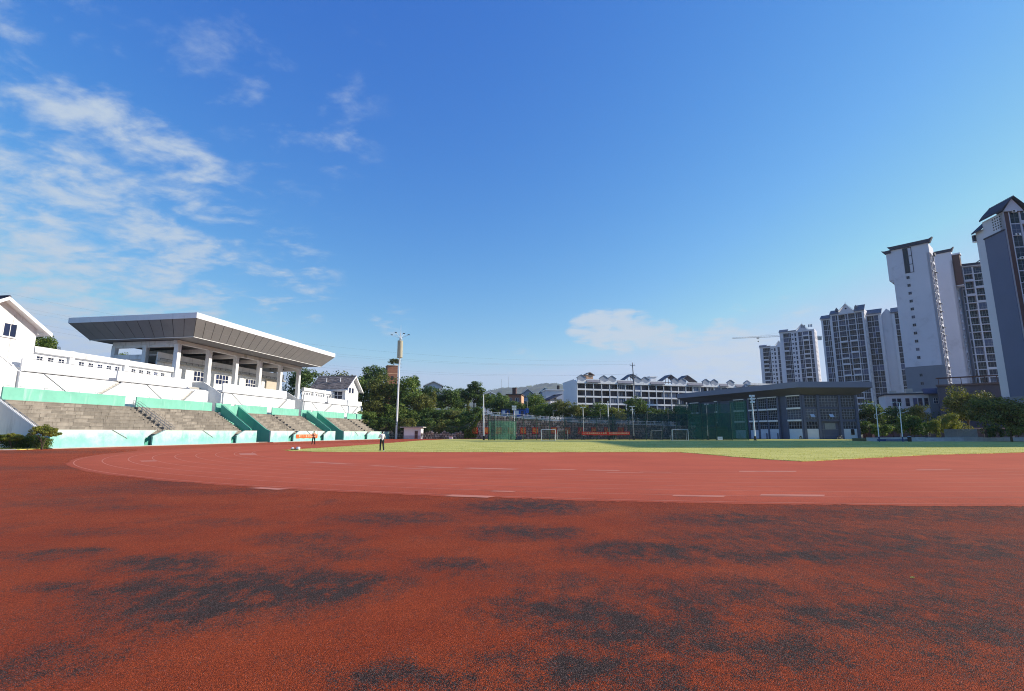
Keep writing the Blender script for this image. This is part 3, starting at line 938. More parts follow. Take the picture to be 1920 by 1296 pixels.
    for x in cols:
        P('column', MB().box(x - .36, x + .36, 13.7, 14.45, 8.9, 16.05), WHITE)
        P('column', MB().box(x - .3, x + .3, 19.7, 20.3, 8.9, 16.05), WHITE)
        P('crossbeam', MB().box(x - .22, x + .22, 14.46, 26.2, 15.6, 16.3), WHITE2)
        P('lamp_bracket', MB().box(x + .37, x + .62, 13.85, 14.1, 15.0, 15.35).box(x + .45, x + .55, 13.6, 13.85, 15.1, 15.3), BLACK)
    P('eaves_beam', MB().box(32.9, 69.2, 13.75, 14.4, 16.06, 16.66), WHITE2)
    P('end_beam', MB().box(33.14, 33.86, 14.5, 26.3, 16.06, 16.6).box(68.14, 68.86, 14.5, 27, 16.06, 16.6), WHITE2)
    for y in (19.7, 25.7):
        P('column', MB().box(33.1, 33.8, y, y + .7, 8.9, 16.04), WHITE)
    P('side_wall', MB().box(33.3, 33.6, 20.41, 25.69, 8.9, 13.6), WHITE2)
    P('side_band', MB().box(33.1, 33.7, 20.42, 25.68, 13.6, 14.4), WHITE)
    wins = [(33.15, 36.4), (41.3, 44.5), (46.8, 50.2), (55.3, 58.4)]
    wins = [(a + .55, b + .55) for a, b in wins]
    mb = MB(); mb.box(33.8, 64.5, 18.0, 18.25, 8.9, 10.8).box(33.8, 64.5, 18.0, 18.25, 12.72, 13.25)
    x = 33.8
    for a, b in wins:
        if a > x:
            mb.box(x, a, 18.0, 18.25, 10.8, 12.72)
        x = b
    mb.box(x, 64.5, 18.0, 18.25, 10.8, 12.72)
    P('back_wall', mb, WHITE)
    for a, b in wins:
        fr = MB()
        n = 4
        for k in range(n + 1):
            c = a + (b - a) * k / n
            fr.box(c - .05, c + .05, 17.94, 18.06, 10.82, 12.7)
        for z in (10.82, 11.72, 12.66):
            fr.box(a, b, 17.95, 18.05, z - .05, z + .05)
        w = part('window', fr, STEELW, root)
        for k in range(n):
            for z0, z1 in ((10.87, 11.67), (11.77, 12.61)):
                c0, c1 = a + (b - a) * k / n + .05, a + (b - a) * (k + 1) / n - .05
                part('pane', MB().box(c0, c1, 18.06, 18.09, z0, z1), GLASSB, w)
    P('ledge', MB().box(33.8, 69.0, 17.5, 18.3, 13.26, 13.5), CONCP)
    P('ledge_rail', railing_mb((33.9, 17.55, 13.5), (68.9, 17.55, 13.5), .32, 1.4, .03), BLACK)
    P('upper_band', MB().box(33.8, 69.0, 18.0, 18.2, 13.51, 14.9), WHITE2)
    P('block_roof', MB().box(33.8, 66, 18.21, 27, 14.3, 14.5), CONCP)
    P('beige_wall', MB().box(62.2, 65.8, 17.6, 17.8, 8.9, 13.2), BEIGE)
    P('rear_screen', MB().box(40.6, 62.0, 26.6, 26.9, 13.6, 16.6), DARK)
    # canopy
    cz = 16.72
    oa, ob, of_, obk = 29.0, 72.0, 7.15, 30.8          # outer lip
    ia, ib, if_, ibk = 31.2, 69.8, 9.3, 28.8           # inner edge of the sloped soffit
    zt, zl = 20.05, 19.22
    can = P('canopy', MB().box(ia, ib, if_, ibk, cz, cz + .12).box(oa + .1, ob - .1, of_ + .1, obk - .1, zt - .15, zt), SOFF)
    # dark backing behind the soffit joints
    bk = MB()
    e = .10
    O = [(oa + e, of_ + e), (ob - e, of_ + e), (ob - e, obk - e), (oa + e, obk - e)]
    I = [(ia, if_), (ib, if_), (ib, ibk), (ia, ibk)]
    for k in range(4):
        k2 = (k + 1) % 4
        bk.quad((*O[k], zl + .09), (*O[k2], zl + .09), (*I[k2], cz + .09), (*I[k], cz + .09))
    part('soffit_backing', bk, DARK, can)

    def soff(p00, p10, p11, p01, n, rows):
        """panels between the lip edge p00-p10 and the inner edge p01-p11"""
        p00, p10, p11, p01 = map(Vector, (p00, p10, p11, p01))
        for i in range(n):
            mb = MB()
            for r in range(rows):
                f0, f1 = (i + .022) / n, (i + .978) / n
                g0, g1 = (r + .006) / rows, (r + .994) / rows
                q = []
                for f, g_ in ((f0, g0), (f1, g0), (f1, g1), (f0, g1)):
                    a = p00.lerp(p10, f); b = p01.lerp(p11, f)
                    q.append(tuple(a.lerp(b, g_)))
                up = [(x, y, z + .05) for x, y, z in q]
                mb.add(q + up, [(0, 1, 2, 3), (7, 6, 5, 4), (0, 4, 5, 1), (1, 5, 6, 2), (2, 6, 7, 3), (3, 7, 4, 0)])
            part('soffit_panel', mb, SOFF, can)
    soff((oa, of_, zl), (ob, of_, zl), (ib, if_, cz), (ia, if_, cz), 21, 2)
    soff((oa, obk, zl), (oa, of_, zl), (ia, if_, cz), (ia, ibk, cz), 11, 3)
    soff((ob, of_, zl), (ob, obk, zl), (ib, ibk, cz), (ib, if_, cz), 11, 3)
    soff((ob, obk, zl), (oa, obk, zl), (ia, ibk, cz), (ib, ibk, cz), 10, 1)
    for k in range(20):
        a, b = oa + (ob - oa) * k / 20, oa + (ob - oa) * (k + 1) / 20
        part('fascia_panel', MB().box(a + .012, b - .012, of_ - .02, of_ + .08, zl - .02, zt + .04), PANEL, can)
        if k % 2:
            part('fascia_panel', MB().box(a + .012, oa + (ob - oa) * (k + 2) / 20 - .012 if k < 19 else ob, obk - .08, obk + .02, zl - .02, zt + .04), PANEL, can)
    for k in range(11):
        a, b = of_ + (obk - of_) * k / 11, of_ + (obk - of_) * (k + 1) / 11
        part('fascia_panel', MB().box(oa - .02, oa + .08, a + .012, b - .012, zl - .02, zt + .04), PANEL, can)
        part('fascia_panel', MB().box(ob - .08, ob + .02, a + .012, b - .012, zl - .02, zt + .04), PANEL, can)
    part('edge_trim', MB().box(ia, ib, if_ - .06, if_ + .06, cz - .07, cz - .005).box(ia - .06, ia + .06, if_, ibk, cz - .07, cz - .005), TRIMW, can)
    part('roof_aerial', MB().tube((62.6, 12, zt), (62.6, 12, zt + 1.3), .04, n=5).box(62.2, 63.0, 11.95, 12.05, zt + .9, zt + 1.15), STEEL, can)
    return root


grandstand()


def gable_house(label, s0, s1, y0, y1, zb, ze, zr, tile, wins, loc, rz, side_win=None, blue_side=False, pipes=True):
    root = thing('gable_house', label, 'house', loc, rz)
    sm = (s0 + s1) / 2
    part('wall', MB().ext([(s0, zb), (s1, zb), (s1, ze), (sm, zr), (s0, ze)], 'y', y0, y1), WHITE, root)
    sl = (zr - ze) / (sm - s0)
    ov, of_ = 1.0, .95
    th = .16
    for sgn in (-1, 1):
        xe = sm + sgn * (sm - s0 + ov)
        zz = ze - sl * ov
        roof = part('roof', MB().ext([(sm, zr + .10), (xe, zz + .10), (xe, zz - .14), (sm, zr - .14 + .02)], 'y', y0 - of_, y1 + .5), TRIMW, root)
        mb = MB()
        n = 15
        RNG.seed(5 + sgn)
        for k in range(n):                         # tile courses, overlapping, each of short lengths
            xa = sm + (xe - sm) * (k - .12) / n if k else sm
            xb = sm + (xe - sm) * (k + 1) / n
            za = zr + .10 - (zr - zz) * (max(0, k - .12)) / n
            zb_ = zr + .10 - (zr - zz) * (k + 1) / n
            y = y0 - of_ + .12
            while y < y1 + .45:
                w = min(RNG.uniform(.5, 1.0), y1 + .45 - y)
                d = RNG.uniform(0, .035)
                mb.ext([(xa, za + .02), (xb, zb_ + .06 + d), (xb, zb_ + .12 + d), (xa, za + .06)], 'y', y, y + w - .02)
                y += w
        part('tile_course', mb, tile, roof)['kind'] = 'stuff'
        part('bargeboard', MB().ext([(sm, zr + .16), (xe, zz + .16), (xe, zz - .28), (sm, zr - .22)], 'y', y0 - of_ - .07, y0 - of_ - .005), TRIMW, roof)
    part('ridge_tile', MB().ext([(sm - .22, zr + .12), (sm + .22, zr + .12), (sm, zr + .34)], 'y', y0 - of_ - .05, y1 + .5), tile, root)
    for (a, b, za, zb_, n) in wins:
        f = part('window', MB().box(a, b, y0 - .06, y0 + .02, za, za + .07).box(a, b, y0 - .06, y0 + .02, zb_ - .07, zb_).box(a, a + .07, y0 - .06, y0 + .02, za, zb_).box(b - .07, b, y0 - .06, y0 + .02, za, zb_), TRIMW, root)
        for k in range(n):
            c0, c1 = a + .07 + (b - a - .14) * k / n, a + .07 + (b - a - .14) * (k + 1) / n
            part('pane', MB().box(c0 + .03, c1 - .03, y0 - .03, y0 - .005, za + .07, zb_ - .07), GLASSB, f)
            if k:
                part('mullion', MB().box(c0 - .03, c0 + .03, y0 - .05, y0 - .004, za + .07, zb_ - .07), TRIMW, f)
        part('sill', MB().box(a - .1, b + .1, y0 - .16, y0 - .01, za - .1, za - .005), TRIMW, f)
    if pipes:
        for x in (s0 + 2.6, sm - .3, s1 - 2.6):
            part('joint_line', MB().box(x, x + .03, y0 - .015, y0 - .004, zb + 4, ze + 1.0), STEEL, root)
    part('security_camera', MB().box(s1 - .05, s1 + .45, y0 - .3, y0 - .12, ze - .75, ze - .58).tube((s1 - .02, y0 - .05, ze - .6), (s1 + .2, y0 - .2, ze - .65), .04, n=5), STEELW, root)
    return root, sm


h1, sm = gable_house('tall white gabled house at the near end of the grandstand with a navy two-pane window', 1.5, 9.6, 11.0, 21.0, 0, 13.75, 16.35, TILE,
                     [(6.1, 7.5, 12.2, 13.75, 2), (3.4, 4.9, 12.2, 13.75, 2)], (GA0[0], GA0[1], 0), STAND_RZ)
part('stepped_base', MB().ext([(9.9, 0), (11, 0), (11, 9.2), (10.6, 9.2), (9.9, 8.6)], 'x', 1.5, 7.4).ext([(1.5, 0), (7.4, 0), (7.4, 8.5), (4.6, 10.4), (1.5, 12.2)], 'y', 10.3, 10.98), WHITE2, h1)
part('stair_rail', MB().path([(2.2, 10.25, 12.1), (4.7, 10.25, 10.6), (7.5, 10.25, 8.65)], .035, 5), STEEL, h1)
h2, sm = gable_house('white gabled house at the far end of the grandstand under a worn brown tiled roof', 85.4, 92.7, 11.0, 20.5, 0, 13.4, 16.5, TILEB,
                     [(87.1, 88.3, 11.95, 13.45, 1), (88.7, 89.9, 11.95, 13.45, 1)], (GA0[0], GA0[1], 0), STAND_RZ)
w = part('side_window', MB().box(85.30, 85.42, 11.9, 14.4, 10.2, 10.3).box(85.30, 85.42, 11.9, 14.4, 12.2, 12.3).box(85.30, 85.42, 13.1, 13.2, 10.3, 12.2).box(85.30, 85.42, 11.9, 14.4, 11.2, 11.3), TRIMW, h2)
part('pane', MB().box(85.36, 85.39, 11.9, 14.4, 10.3, 12.2), GLASSD, w)
part('wall_lamp', MB().box(85.0, 85.38, 11.3, 11.6, 12.6, 13.4), BLACK, h2)
for y in (13.5, 17.5):
    part('roof_vent', MB().tube((87.1, y, 14.3), (87.1, y, 16.0), .12, n=8), TRIMW, h2)

# banner and its lettering, hung on the front wall
mx = Matrix.Translation((GA0[0], GA0[1], 0)) @ Matrix.Rotation(STAND_RZ, 4, 'Z')


def lettering(txt, size, mat, parent, loc, rot, sx=1.0, name='lettering'):
    cu = bpy.data.curves.new(name, 'FONT')
    cu.body = txt; cu.size = size; cu.align_x = 'CENTER'; cu.align_y = 'CENTER'; cu.extrude = .004
    cu.resolution_u = 3
    cu.materials.append(mat)
    tmp = bpy.data.objects.new(name, cu); COL.objects.link(tmp)
    me = bpy.data.meshes.new_from_object(tmp.evaluated_get(bpy.context.evaluated_depsgraph_get()))
    bpy.data.objects.remove(tmp)
    o = obj(name, me, parent, loc)
    o.rotation_euler = rot
    o.scale = (sx, 1, 1)
    return o


bn = thing('cloth_banner', 'orange cloth banner with yellow lettering on the mint wall of the stand', 'banner', (GA0[0], GA0[1], 0), STAND_RZ)
mb = MB()
N = 24
vs = []
for k in range(N + 1):
    x = 46.7 + 7.2 * k / N
    w = .025 * math.sin(k * 1.9) + .02 * math.sin(k * .7)
    vs += [(x, -.08 + w, .62 - .04 * math.sin(k * .9)), (x, -.08 + w * .6, 1.28)]
mb.add(vs, [(2 * k, 2 * k + 2, 2 * k + 3, 2 * k + 1) for k in range(N)])
part('cloth', mb, ORANGE, bn)
lettering('第二十一届 校园运动会', .50, CREAM, bn, (50.3, -.125, .95), (R(90), 0, 0), 1.12)
for x in (46.7, 53.9):
    part('cord', MB().tube((x, -.06, 1.28), (x, -.04, 1.93), .012, n=4), BLACK, bn)
# ------------------------------------------------------------------ facades
class Face:
    """a facade: local x runs left to right as seen from outside, y points inward, z up; pieces are children of the building"""
    def __init__(s, root, x, y, ang):
        s.root, s.x, s.y, s.a = root, x, y, R(ang)
        s.cache = {}

    def put(s, name, me, x, z, y=0.0, parent=None):
        c, n = math.cos(s.a), math.sin(s.a)
        if parent is not None:
            return obj(name, me, parent)
        return obj(name, me, s.root, (s.x + c * x - n * y, s.y + n * x + c * y, z), s.a)

    def add(s, name, mb, mats, x=0, z=0, y=0.0):
        return s.put(name, mb.mesh(name, mats), x, z, y)


MESH = {}
ROOFT = pm('sunlit_blue_grey_tile', (.13, .145, .185), .75, .3, 1.2, bump=.4, bscale=9)  # lighter copy of the dark tile, sunlight on the roofs put into the colour
FRAMEG = pm('pale_window_frame', (.27, .285, .33), .6, .08, .5)


def shared(key, fn):
    if key not in MESH:
        MESH[key] = fn()
    return MESH[key]


def window_mesh(w, h, nx, nz, fr=.07, glass=None, frame=None, deep=.16, name='window'):
    """framed window standing a hand deep in the wall: frame bars (0) and panes set back (1)"""
    glass = glass or GLASST; frame = frame or FRAMEG
    key = (name, round(w, 2), round(h, 2), nx, nz, fr, glass.name, frame.name)

    def mk():
        mb = MB()
        for k in range(nx + 1):
            c = w * k / nx
            mb.box(c - fr * (.5 if 0 < k < nx else 0) - (fr if k == nx else 0), c + fr * (.5 if 0 < k < nx else 0) + (fr if k == 0 else 0), -.05, .03, 0, h, 0)
        for k in range(nz + 1):
            c = h * k / nz
            mb.box(fr, w - fr, -.045, .025, max(0, c - fr * .5), min(h, c + fr * .5), 0)
        mb.box(.01, w - .01, -.012, .012, .01, h - .01, 1)
        return mb.mesh(name, [frame, glass])
    return shared(key, mk)


def balcony_mesh(w, h, d, rail=True, wall=None):
    """one balcony cell: floor slab with a white edge, low parapet or bars"""
    wall = wall or TOWERW
    key = ('balcony', round(w, 2), round(h, 2), d, rail, wall.name)

    def mk():
        mb = MB()
        mb.box(0, w, -.02, d, -.14, .14, 0)
        if rail:
            mb.box(.02, w - .02, .0, .05, .98, 1.04, 1)
            n = max(2, int(w / .6))
            for k in range(n + 1):
                c = .04 + (w - .08) * k / n
                mb.box(c - .02, c + .02, .01, .04, .14, .98, 1)
        else:
            mb.box(0, w, -.015, .08, .14, .75, 0)
        return mb.mesh('balcony', [wall, STEEL])
    return shared(key, mk)


def facade(F, z0, z1, fh, cols, depth=1.3, wall=None, glass=None, seed=1):
    """cols: list of (kind, width). 'w' plain wall, 'g' glazed strip with white transoms, 'b' open balcony, 's' small window in wall, 't' tall narrow window in wall, 'n' dark narrow glazing"""
    wall = wall or TOWERW; glass = glass or GLASST
    rnd = random.Random(seed)
    n = int(round((z1 - z0) / fh))
    fh = (z1 - z0) / n
    x = 0.0
    for kind, w in cols:
        if kind == 'w':
            F.add('wall_strip', MB().box(x, x + w, 0, depth - .01, z0, z1), wall)
        elif kind in 'st':
            F.add('wall_strip', MB().box(x, x + w, .05, depth - .01, z0, z1), wall)
            ww, hh, zz = (min(.9, w * .7), 1.05, 1.0) if kind == 's' else (w * .62, 1.95, .35)
            me = window_mesh(ww, hh, 2 if kind == 's' else 1, 1 if kind == 's' else 2, .06, glass)
            for k in range(n):
                F.put('window', me, x + (w - ww) / 2, z0 + k * fh + zz, .02)
        elif kind in 'gn':
            me = window_mesh(w - .1, fh - .22, 2 if kind == 'g' else 1, 2 if kind == 'g' else 1, .05, glass)
            F.add('slab_edge', MB().box(x, x + .05, .1, .5, z0, z1).box(x + w - .05, x + w, .1, .5, z0, z1), wall)
            band = shared(('band', round(w, 2)), lambda: MB().box(0, w - .1, -.03, .3, 0, .2).mesh('floor_band', [wall]))
            for k in range(n):
                F.put('window', me, x + .05, z0 + k * fh + .11, .22)
                F.put('floor_band', band, x + .05, z0 + k * fh - .1, .2)
        elif kind == 'b':
            bm_ = balcony_mesh(w, fh, depth, True, wall); bm2 = balcony_mesh(w, fh, depth, False, wall)
            wm = window_mesh(w - .06, fh - .30, 3, 1, .06, glass, STEEL)
            for k in range(n):
                F.put('balcony', bm_ if rnd.random() < .6 else bm2, x, z0 + k * fh)
                F.put('window', wm, x + .03, z0 + k * fh + .15, (depth - .1) if rnd.random() < .72 else .16)
        x += w
    return x


def tower(name, label, group='white apartment towers on the right'):
    return thing(name, label, 'apartment tower', (0, 0, 0), 0, group)


def tile_roof(F, x0, x1, y0, y1, ze, zr, over=.7, name='roof', axis='x', mat=None):
    """pitched roof on a facade frame, ridge along x (or along y)"""
    mat = mat or TILE
    if axis == 'x':
        ym = (y0 + y1) / 2
        mb = MB().ext([(y0 - over, ze - .25), (ym, zr), (y1 + over, ze - .25), (y1 + over, ze + .05), (ym, zr + .35), (y0 - over, ze + .05)], 'x', x0 - over, x1 + over)
        n = max(3, int((x1 - x0) / 1.2))
        for k in range(n + 1):
            c = x0 - over + (x1 - x0 + 2 * over) * k / n
            mb.ext([(y0 - over, ze + .05), (ym, zr + .35), (ym, zr + .47), (y0 - over, ze + .17)], 'x', c - .09, c + .09)
    else:
        xm = (x0 + x1) / 2
        mb = MB().ext([(x0 - over, ze - .25), (xm, zr), (x1 + over, ze - .25), (x1 + over, ze + .05), (xm, zr + .35), (x0 - over, ze + .05)], 'y', y0 - over, y1 + over)
    return F.add(name, mb, mat)


# T4: big white tower with the blind gable wall
def tower_blind():
    r = tower('apartment_tower', 'big white tower with a blind wall, tiny window column and grey base')
    F = Face(r, 152.41, 177.47, -48)
    F.add('wall', MB().box(-12.2, -.75, 0, .34, 25.2, 70.0), TOWERW)
    F.add('wall', MB().box(-12.2, -2.0, .345, 9.0, 25.2, 70.0), TOWERW)
    F.add('parapet', MB().box(-1.99, -.75, .345, 9.0, 66.6, 70.0), TOWERW)
    F.add('wall', MB().box(-13.6, -12.21, 0, 8.5, 58.4, 69.0).box(-13.0, -12.21, .1, 8, 57.6, 58.39), TOWERW)
    F.add('grey_base', MB().box(-12.35, -.72, -.12, .33, 4, 25.15), GREYC)
    F.add('grey_base', MB().box(-12.35, -2.0, .34, 9.1, 4, 25.15), GREYC)
    F.add('roof_cap', MB().ext([(-11.9, 70.01), (-.2, 70.01), (.7, 71.9), (-.4, 71.35), (-11.8, 71.35), (-13.0, 71.5)], 'y', -.5, 1.2), TILE)
    F.add('roof_cap', MB().ext([(-14.0, 69.01), (-12.0, 69.01), (-12.0, 70.2), (-13.9, 70.1), (-15.0, 70.4)], 'y', -.5, 1.0), TILE)
    F.add('roof_cap', MB().ext([(7.4, 66.9), (9.2, 66.9), (10.0, 68.6), (9.0, 68.0), (7.4, 68.0)], 'x', -1.2, -.3), TILE)
    f = F.add('slit_window', MB().box(-8.45, -8.25, -.1, .0, 60.3, 69.6).box(-6.0, -5.8, -.1, .0, 60.3, 69.6).box(-8.45, -5.8, -.1, .0, 69.6, 69.85).box(-8.45, -5.8, -.1, .0, 60.1, 60.3).box(-7.1, -6.9, -.1, 0, 60.3, 69.6).box(-6.9, -6.0, -.1, 0, 63.2, 63.4).box(-6.9, -6.0, -.1, 0, 66.4, 66.6), TILE)
    part('pane', MB().box(-8.25, -7.1, -.05, -.005, 60.3, 69.6), GLASST, f)
    me = window_mesh(1.0, 1.05, 2, 1, .1, GLASST, GREYC)
    for k in range(15):
        F.put('window', me, -8.35, 57.9 - 3.0 * k if k < 11 else 21.5 - 3.0 * (k - 11), -.14 if k > 10 else -.02)
    S = Face(r, 152.41 - .75 * math.cos(R(48)), 177.47 + .75 * math.sin(R(48)), 42)
    facade(S, 16.3, 66.4, 2.95, [('w', .35), ('g', 2.5), ('w', .3), ('g', 2.2), ('b', 3.0), ('w', .45)], .9, seed=4)
    S.add('wall', MB().box(.01, 8.8, .91, 1.2, 10, 66.5), TOWERW)
    ac = shared('ac', lambda: MB().box(0, .9, -.4, -.03, 0, .6, 0).box(.1, .5, -.42, -.4, .1, .5, 1).mesh('air_conditioner', [TRIMW, BLACK]))
    rnd = random.Random(2)
    for k in range(16):
        if rnd.random() < .75:
            S.put('air_conditioner', ac, 3.7 + rnd.uniform(-.2, .2), 17 + 2.95 * k)
        if rnd.random() < .5:
            S.add('awning', MB().ext([(-.75, 2.2), (0, 2.6), (0, 2.65), (-.75, 2.25)], 'x', 5.6, 8.2), STEEL, 0, 16.3 + 2.95 * k)
    return r


tower_blind()


def tower_slab():
    r = tower('apartment_tower', 'slim white tower right of the blind-walled one, dark hanging bay at top')
    F = Face(r, 171.9, 191.6, -48)
    F.add('wall', MB().box(-5.6, 0, 0, .28, 8, 71.6), TOWERW)
    F.add('wall', MB().box(-5.6, -1.2, .285, 9.5, 8, 71.6), TOWERW)
    F.add('parapet', MB().box(-1.19, 0, .285, 9.5, 68.3, 71.6), TOWERW)
    F.add('roof_cap', MB().ext([(-6.2, 71.61), (.3, 71.61), (1.0, 73.3), (.1, 72.7), (-6.2, 72.7)], 'y', -.4, 1.2), TILE)
    S = Face(r, 171.9, 191.6, 42)
    facade(S, 14.0, 68.0, 2.95, [('w', .3), ('g', 2.4), ('w', .3), ('b', 3.3), ('w', .5)], .85, seed=6)
    S.add('hanging_bay', MB().box(1.0, 4.2, -2.2, -.03, 58.0, 70.2), BROWN)
    S.add('bay_trim', MB().box(.9, 4.3, -2.3, -.03, 57.7, 57.99).box(.8, 4.4, -2.5, 0, 70.21, 70.8), TOWERW)
    me = window_mesh(.7, 1.6, 1, 2, .06)
    for k in range(4):
        S.put('window', me, 3.0, 58.9 + 2.95 * k, -2.23)
    return r


tower_slab()


def tower_bays():
    r = tower('apartment_tower', 'white tower with two wide glazed bays, half hidden behind the rightmost tower')
    F = Face(r, 183.22, 191.96, -25)
    F.add('wall', MB().box(-6.6, 7, 1.31, 12, 6, 67.0), TOWERW)
    Ff = Face(r, 183.22 - 6.6 * math.cos(R(25)), 191.96 + 6.6 * math.sin(R(25)), -25)
    facade(Ff, 8.0, 66.0, 2.9, [('n', .75), ('w', .35), ('b', 2.55), ('w', .45), ('b', 3.2), ('w', .4), ('b', 3.0), ('w', .6)], 1.3, seed=8)
    F.add('roof_edge', MB().box(-7.2, 7.4, -.6, 1.3, 66.4, 67.3), TILE)
    F.add('roof_edge_soffit', MB().box(-7.0, 7.3, -.4, 1.3, 66.02, 66.39), TOWERW)
    tile_roof(F, -1.0, 7.0, 1.4, 9, 67.31, 70.4, .5, 'roof', 'y')
    return r


tower_bays()


def tower_right():
    r = tower('apartment_tower', 'rightmost tower with slate grey wall panel and small lattice holes under its gable')
    r.location = (104.3, 102.6, 0); r.scale = (.88, .88, .885)
    F = Face(r, 0, 0, -97)
    F.add('wall', MB().box(-6.3, 0, 0, .28, 10.2, 54.1), TOWERW)
    F.add('wall', MB().box(-6.3, -1.4, .285, 6.3, 10.2, 54.1), TOWERW)
    F.add('wall', MB().box(-8.9, -6.31, .02, 6.3, 10.2, 52.4), TOWERW)
    F.add('grey_panel', MB().box(-6.25, -.06, -.16, -.005, 10.21, 49.5), GREYT)
    F.add('grey_base', MB().box(-9.3, .1, -.2, 6.4, 3, 10.2), GREYC)
    F.add('panel_coping', MB().box(-6.4, .05, -.3, -.005, 49.51, 49.8), TILE)
    hole = shared('hole', lambda: MB().box(-.17, .17, -.03, .02, -.17, .17, 1).box(-.22, .22, -.02, .0, -.22, -.17, 0).mesh('lattice_hole', [TRIMW, DARK]))
    for i in range(4):
        for j in range(5):
            F.put('lattice_hole', hole, -3.15 + i * .72, 50.75 + j * .66)
    bay = F.add('corner_window', MB().box(-9.6, -8.91, -.5, 1.2, 50.0, 50.2).box(-9.6, -8.91, -.5, 1.2, 51.7, 51.9).box(-9.6, -9.5, -.5, -.4, 50.2, 51.7), TRIMW)
    part('pane', MB().box(-9.55, -8.92, -.45, 1.1, 50.2, 51.7), GLASST, bay)
    # tiled roof: ridge along x, gable towards the right facade
    mb = MB()
    for k in range(8):
        f0, f1 = k / 8, (k + 1) / 8
        zz = lambda f: 54.15 + 3.3 * f ** .85
        yy = lambda f: -.7 + 2.9 * f
        mb.ext([(yy(f0), zz(f0)), (yy(f1), zz(f1)), (yy(f1), zz(f1) + .3), (yy(f0), zz(f0) + .3)], 'x', -6.3, 1.0)
        mb.ext([(5.1 - yy(f0) - .7, zz(f0)), (5.1 - yy(f1) - .7, zz(f1)), (5.1 - yy(f1) - .7, zz(f1) + .3), (5.1 - yy(f0) - .7, zz(f0) + .3)], 'x', -6.3, 1.0)
    for k in range(14):
        c = -6.2 + k * .55
        mb.ext([(-.7, 54.45), (2.2, 57.75), (2.2, 57.85), (-.7, 54.55)], 'x', c - .08, c + .08)
    F.add('roof', mb, TILE)
    F.add('lower_roof', MB().ext([(-.7, 52.0), (2.8, 55.2), (2.8, 55.5), (-.7, 52.35)], 'x', -9.3, -6.31), TILE)
    F.add('gable_wall', MB().ext([(0, 54.11), (4.4, 54.11), (2.2, 57.3)], 'x', .02, .3), TOWERW)
    S = Face(r, 0, 0, -7)
    S.add('wall', MB().box(6.4, 34, 1.31, 9, 6, 54.0), TOWERW)
    S.add('wall', MB().box(.01, 6.39, 1.31, 6.0, 6, 54.0), TOWERW)
    facade(S, 10.2, 54.0, 2.92, [('w', .3)], 1.3)
    S.add('brown_strip', MB().box(.31, 1.25, .05, 1.3, 10.2, 54.0), BROWN)
    Sb = Face(r, 1.26 * math.cos(R(7)), -1.26 * math.sin(R(7)), -7)
    facade(Sb, 10.2, 54.0, 2.92, [('w', .2), ('g', 2.1), ('w', .25), ('b', 3.0), ('w', .3), ('g', 2.0), ('b', 3.2), ('w', .8), ('s', 2), ('w', 3), ('b', 3.5)], 1.25, seed=12)
    ac = MESH['ac']
    for k in range(0, 15, 2):
        Sb.put('air_conditioner', ac, .7, 12.9 + 2.92 * k, -.02)
    # wing that runs on towards the viewer, outside the frame
    r2 = tower('apartment_tower', 'white tower wing joined to the grey-walled tower beyond the right edge')
    G = Face(r2, 133.0, 100.0, -92)
    G.add('wall', MB().box(0, 36, .5, 15, 0, 52.0), TOWERW)
    G.add('roof', MB().box(-.5, 36.5, -.3, 15.5, 52.01, 53.0), TILE)
    me = window_mesh(2.0, 1.5, 2, 1, .08)
    for i in range(6):
        for k in range(0, 15, 3):
            G.put('window', me, 3 + 6 * i, 5 + 3 * k, .47)
    return r


tower_right()


def gable_cap(F, x0, x1, z0, z1, y0=0, dep=2.2, name='gable'):
    xm = (x0 + x1) / 2
    F.add(name, MB().ext([(x0 + .3, z0), (x1 - .3, z0), (xm, z1 - .35)], 'y', y0, y0 + .3), TOWERW)
    F.add('gable_roof', MB().ext([(x0 - .2, z0 - .1), (xm, z1 - .25), (x1 + .2, z0 - .1), (x1 + .2, z0 + .2), (xm, z1 + .1), (x0 - .2, z0 + .2)], 'y', y0 - .6, y0 + dep), TRIMW)


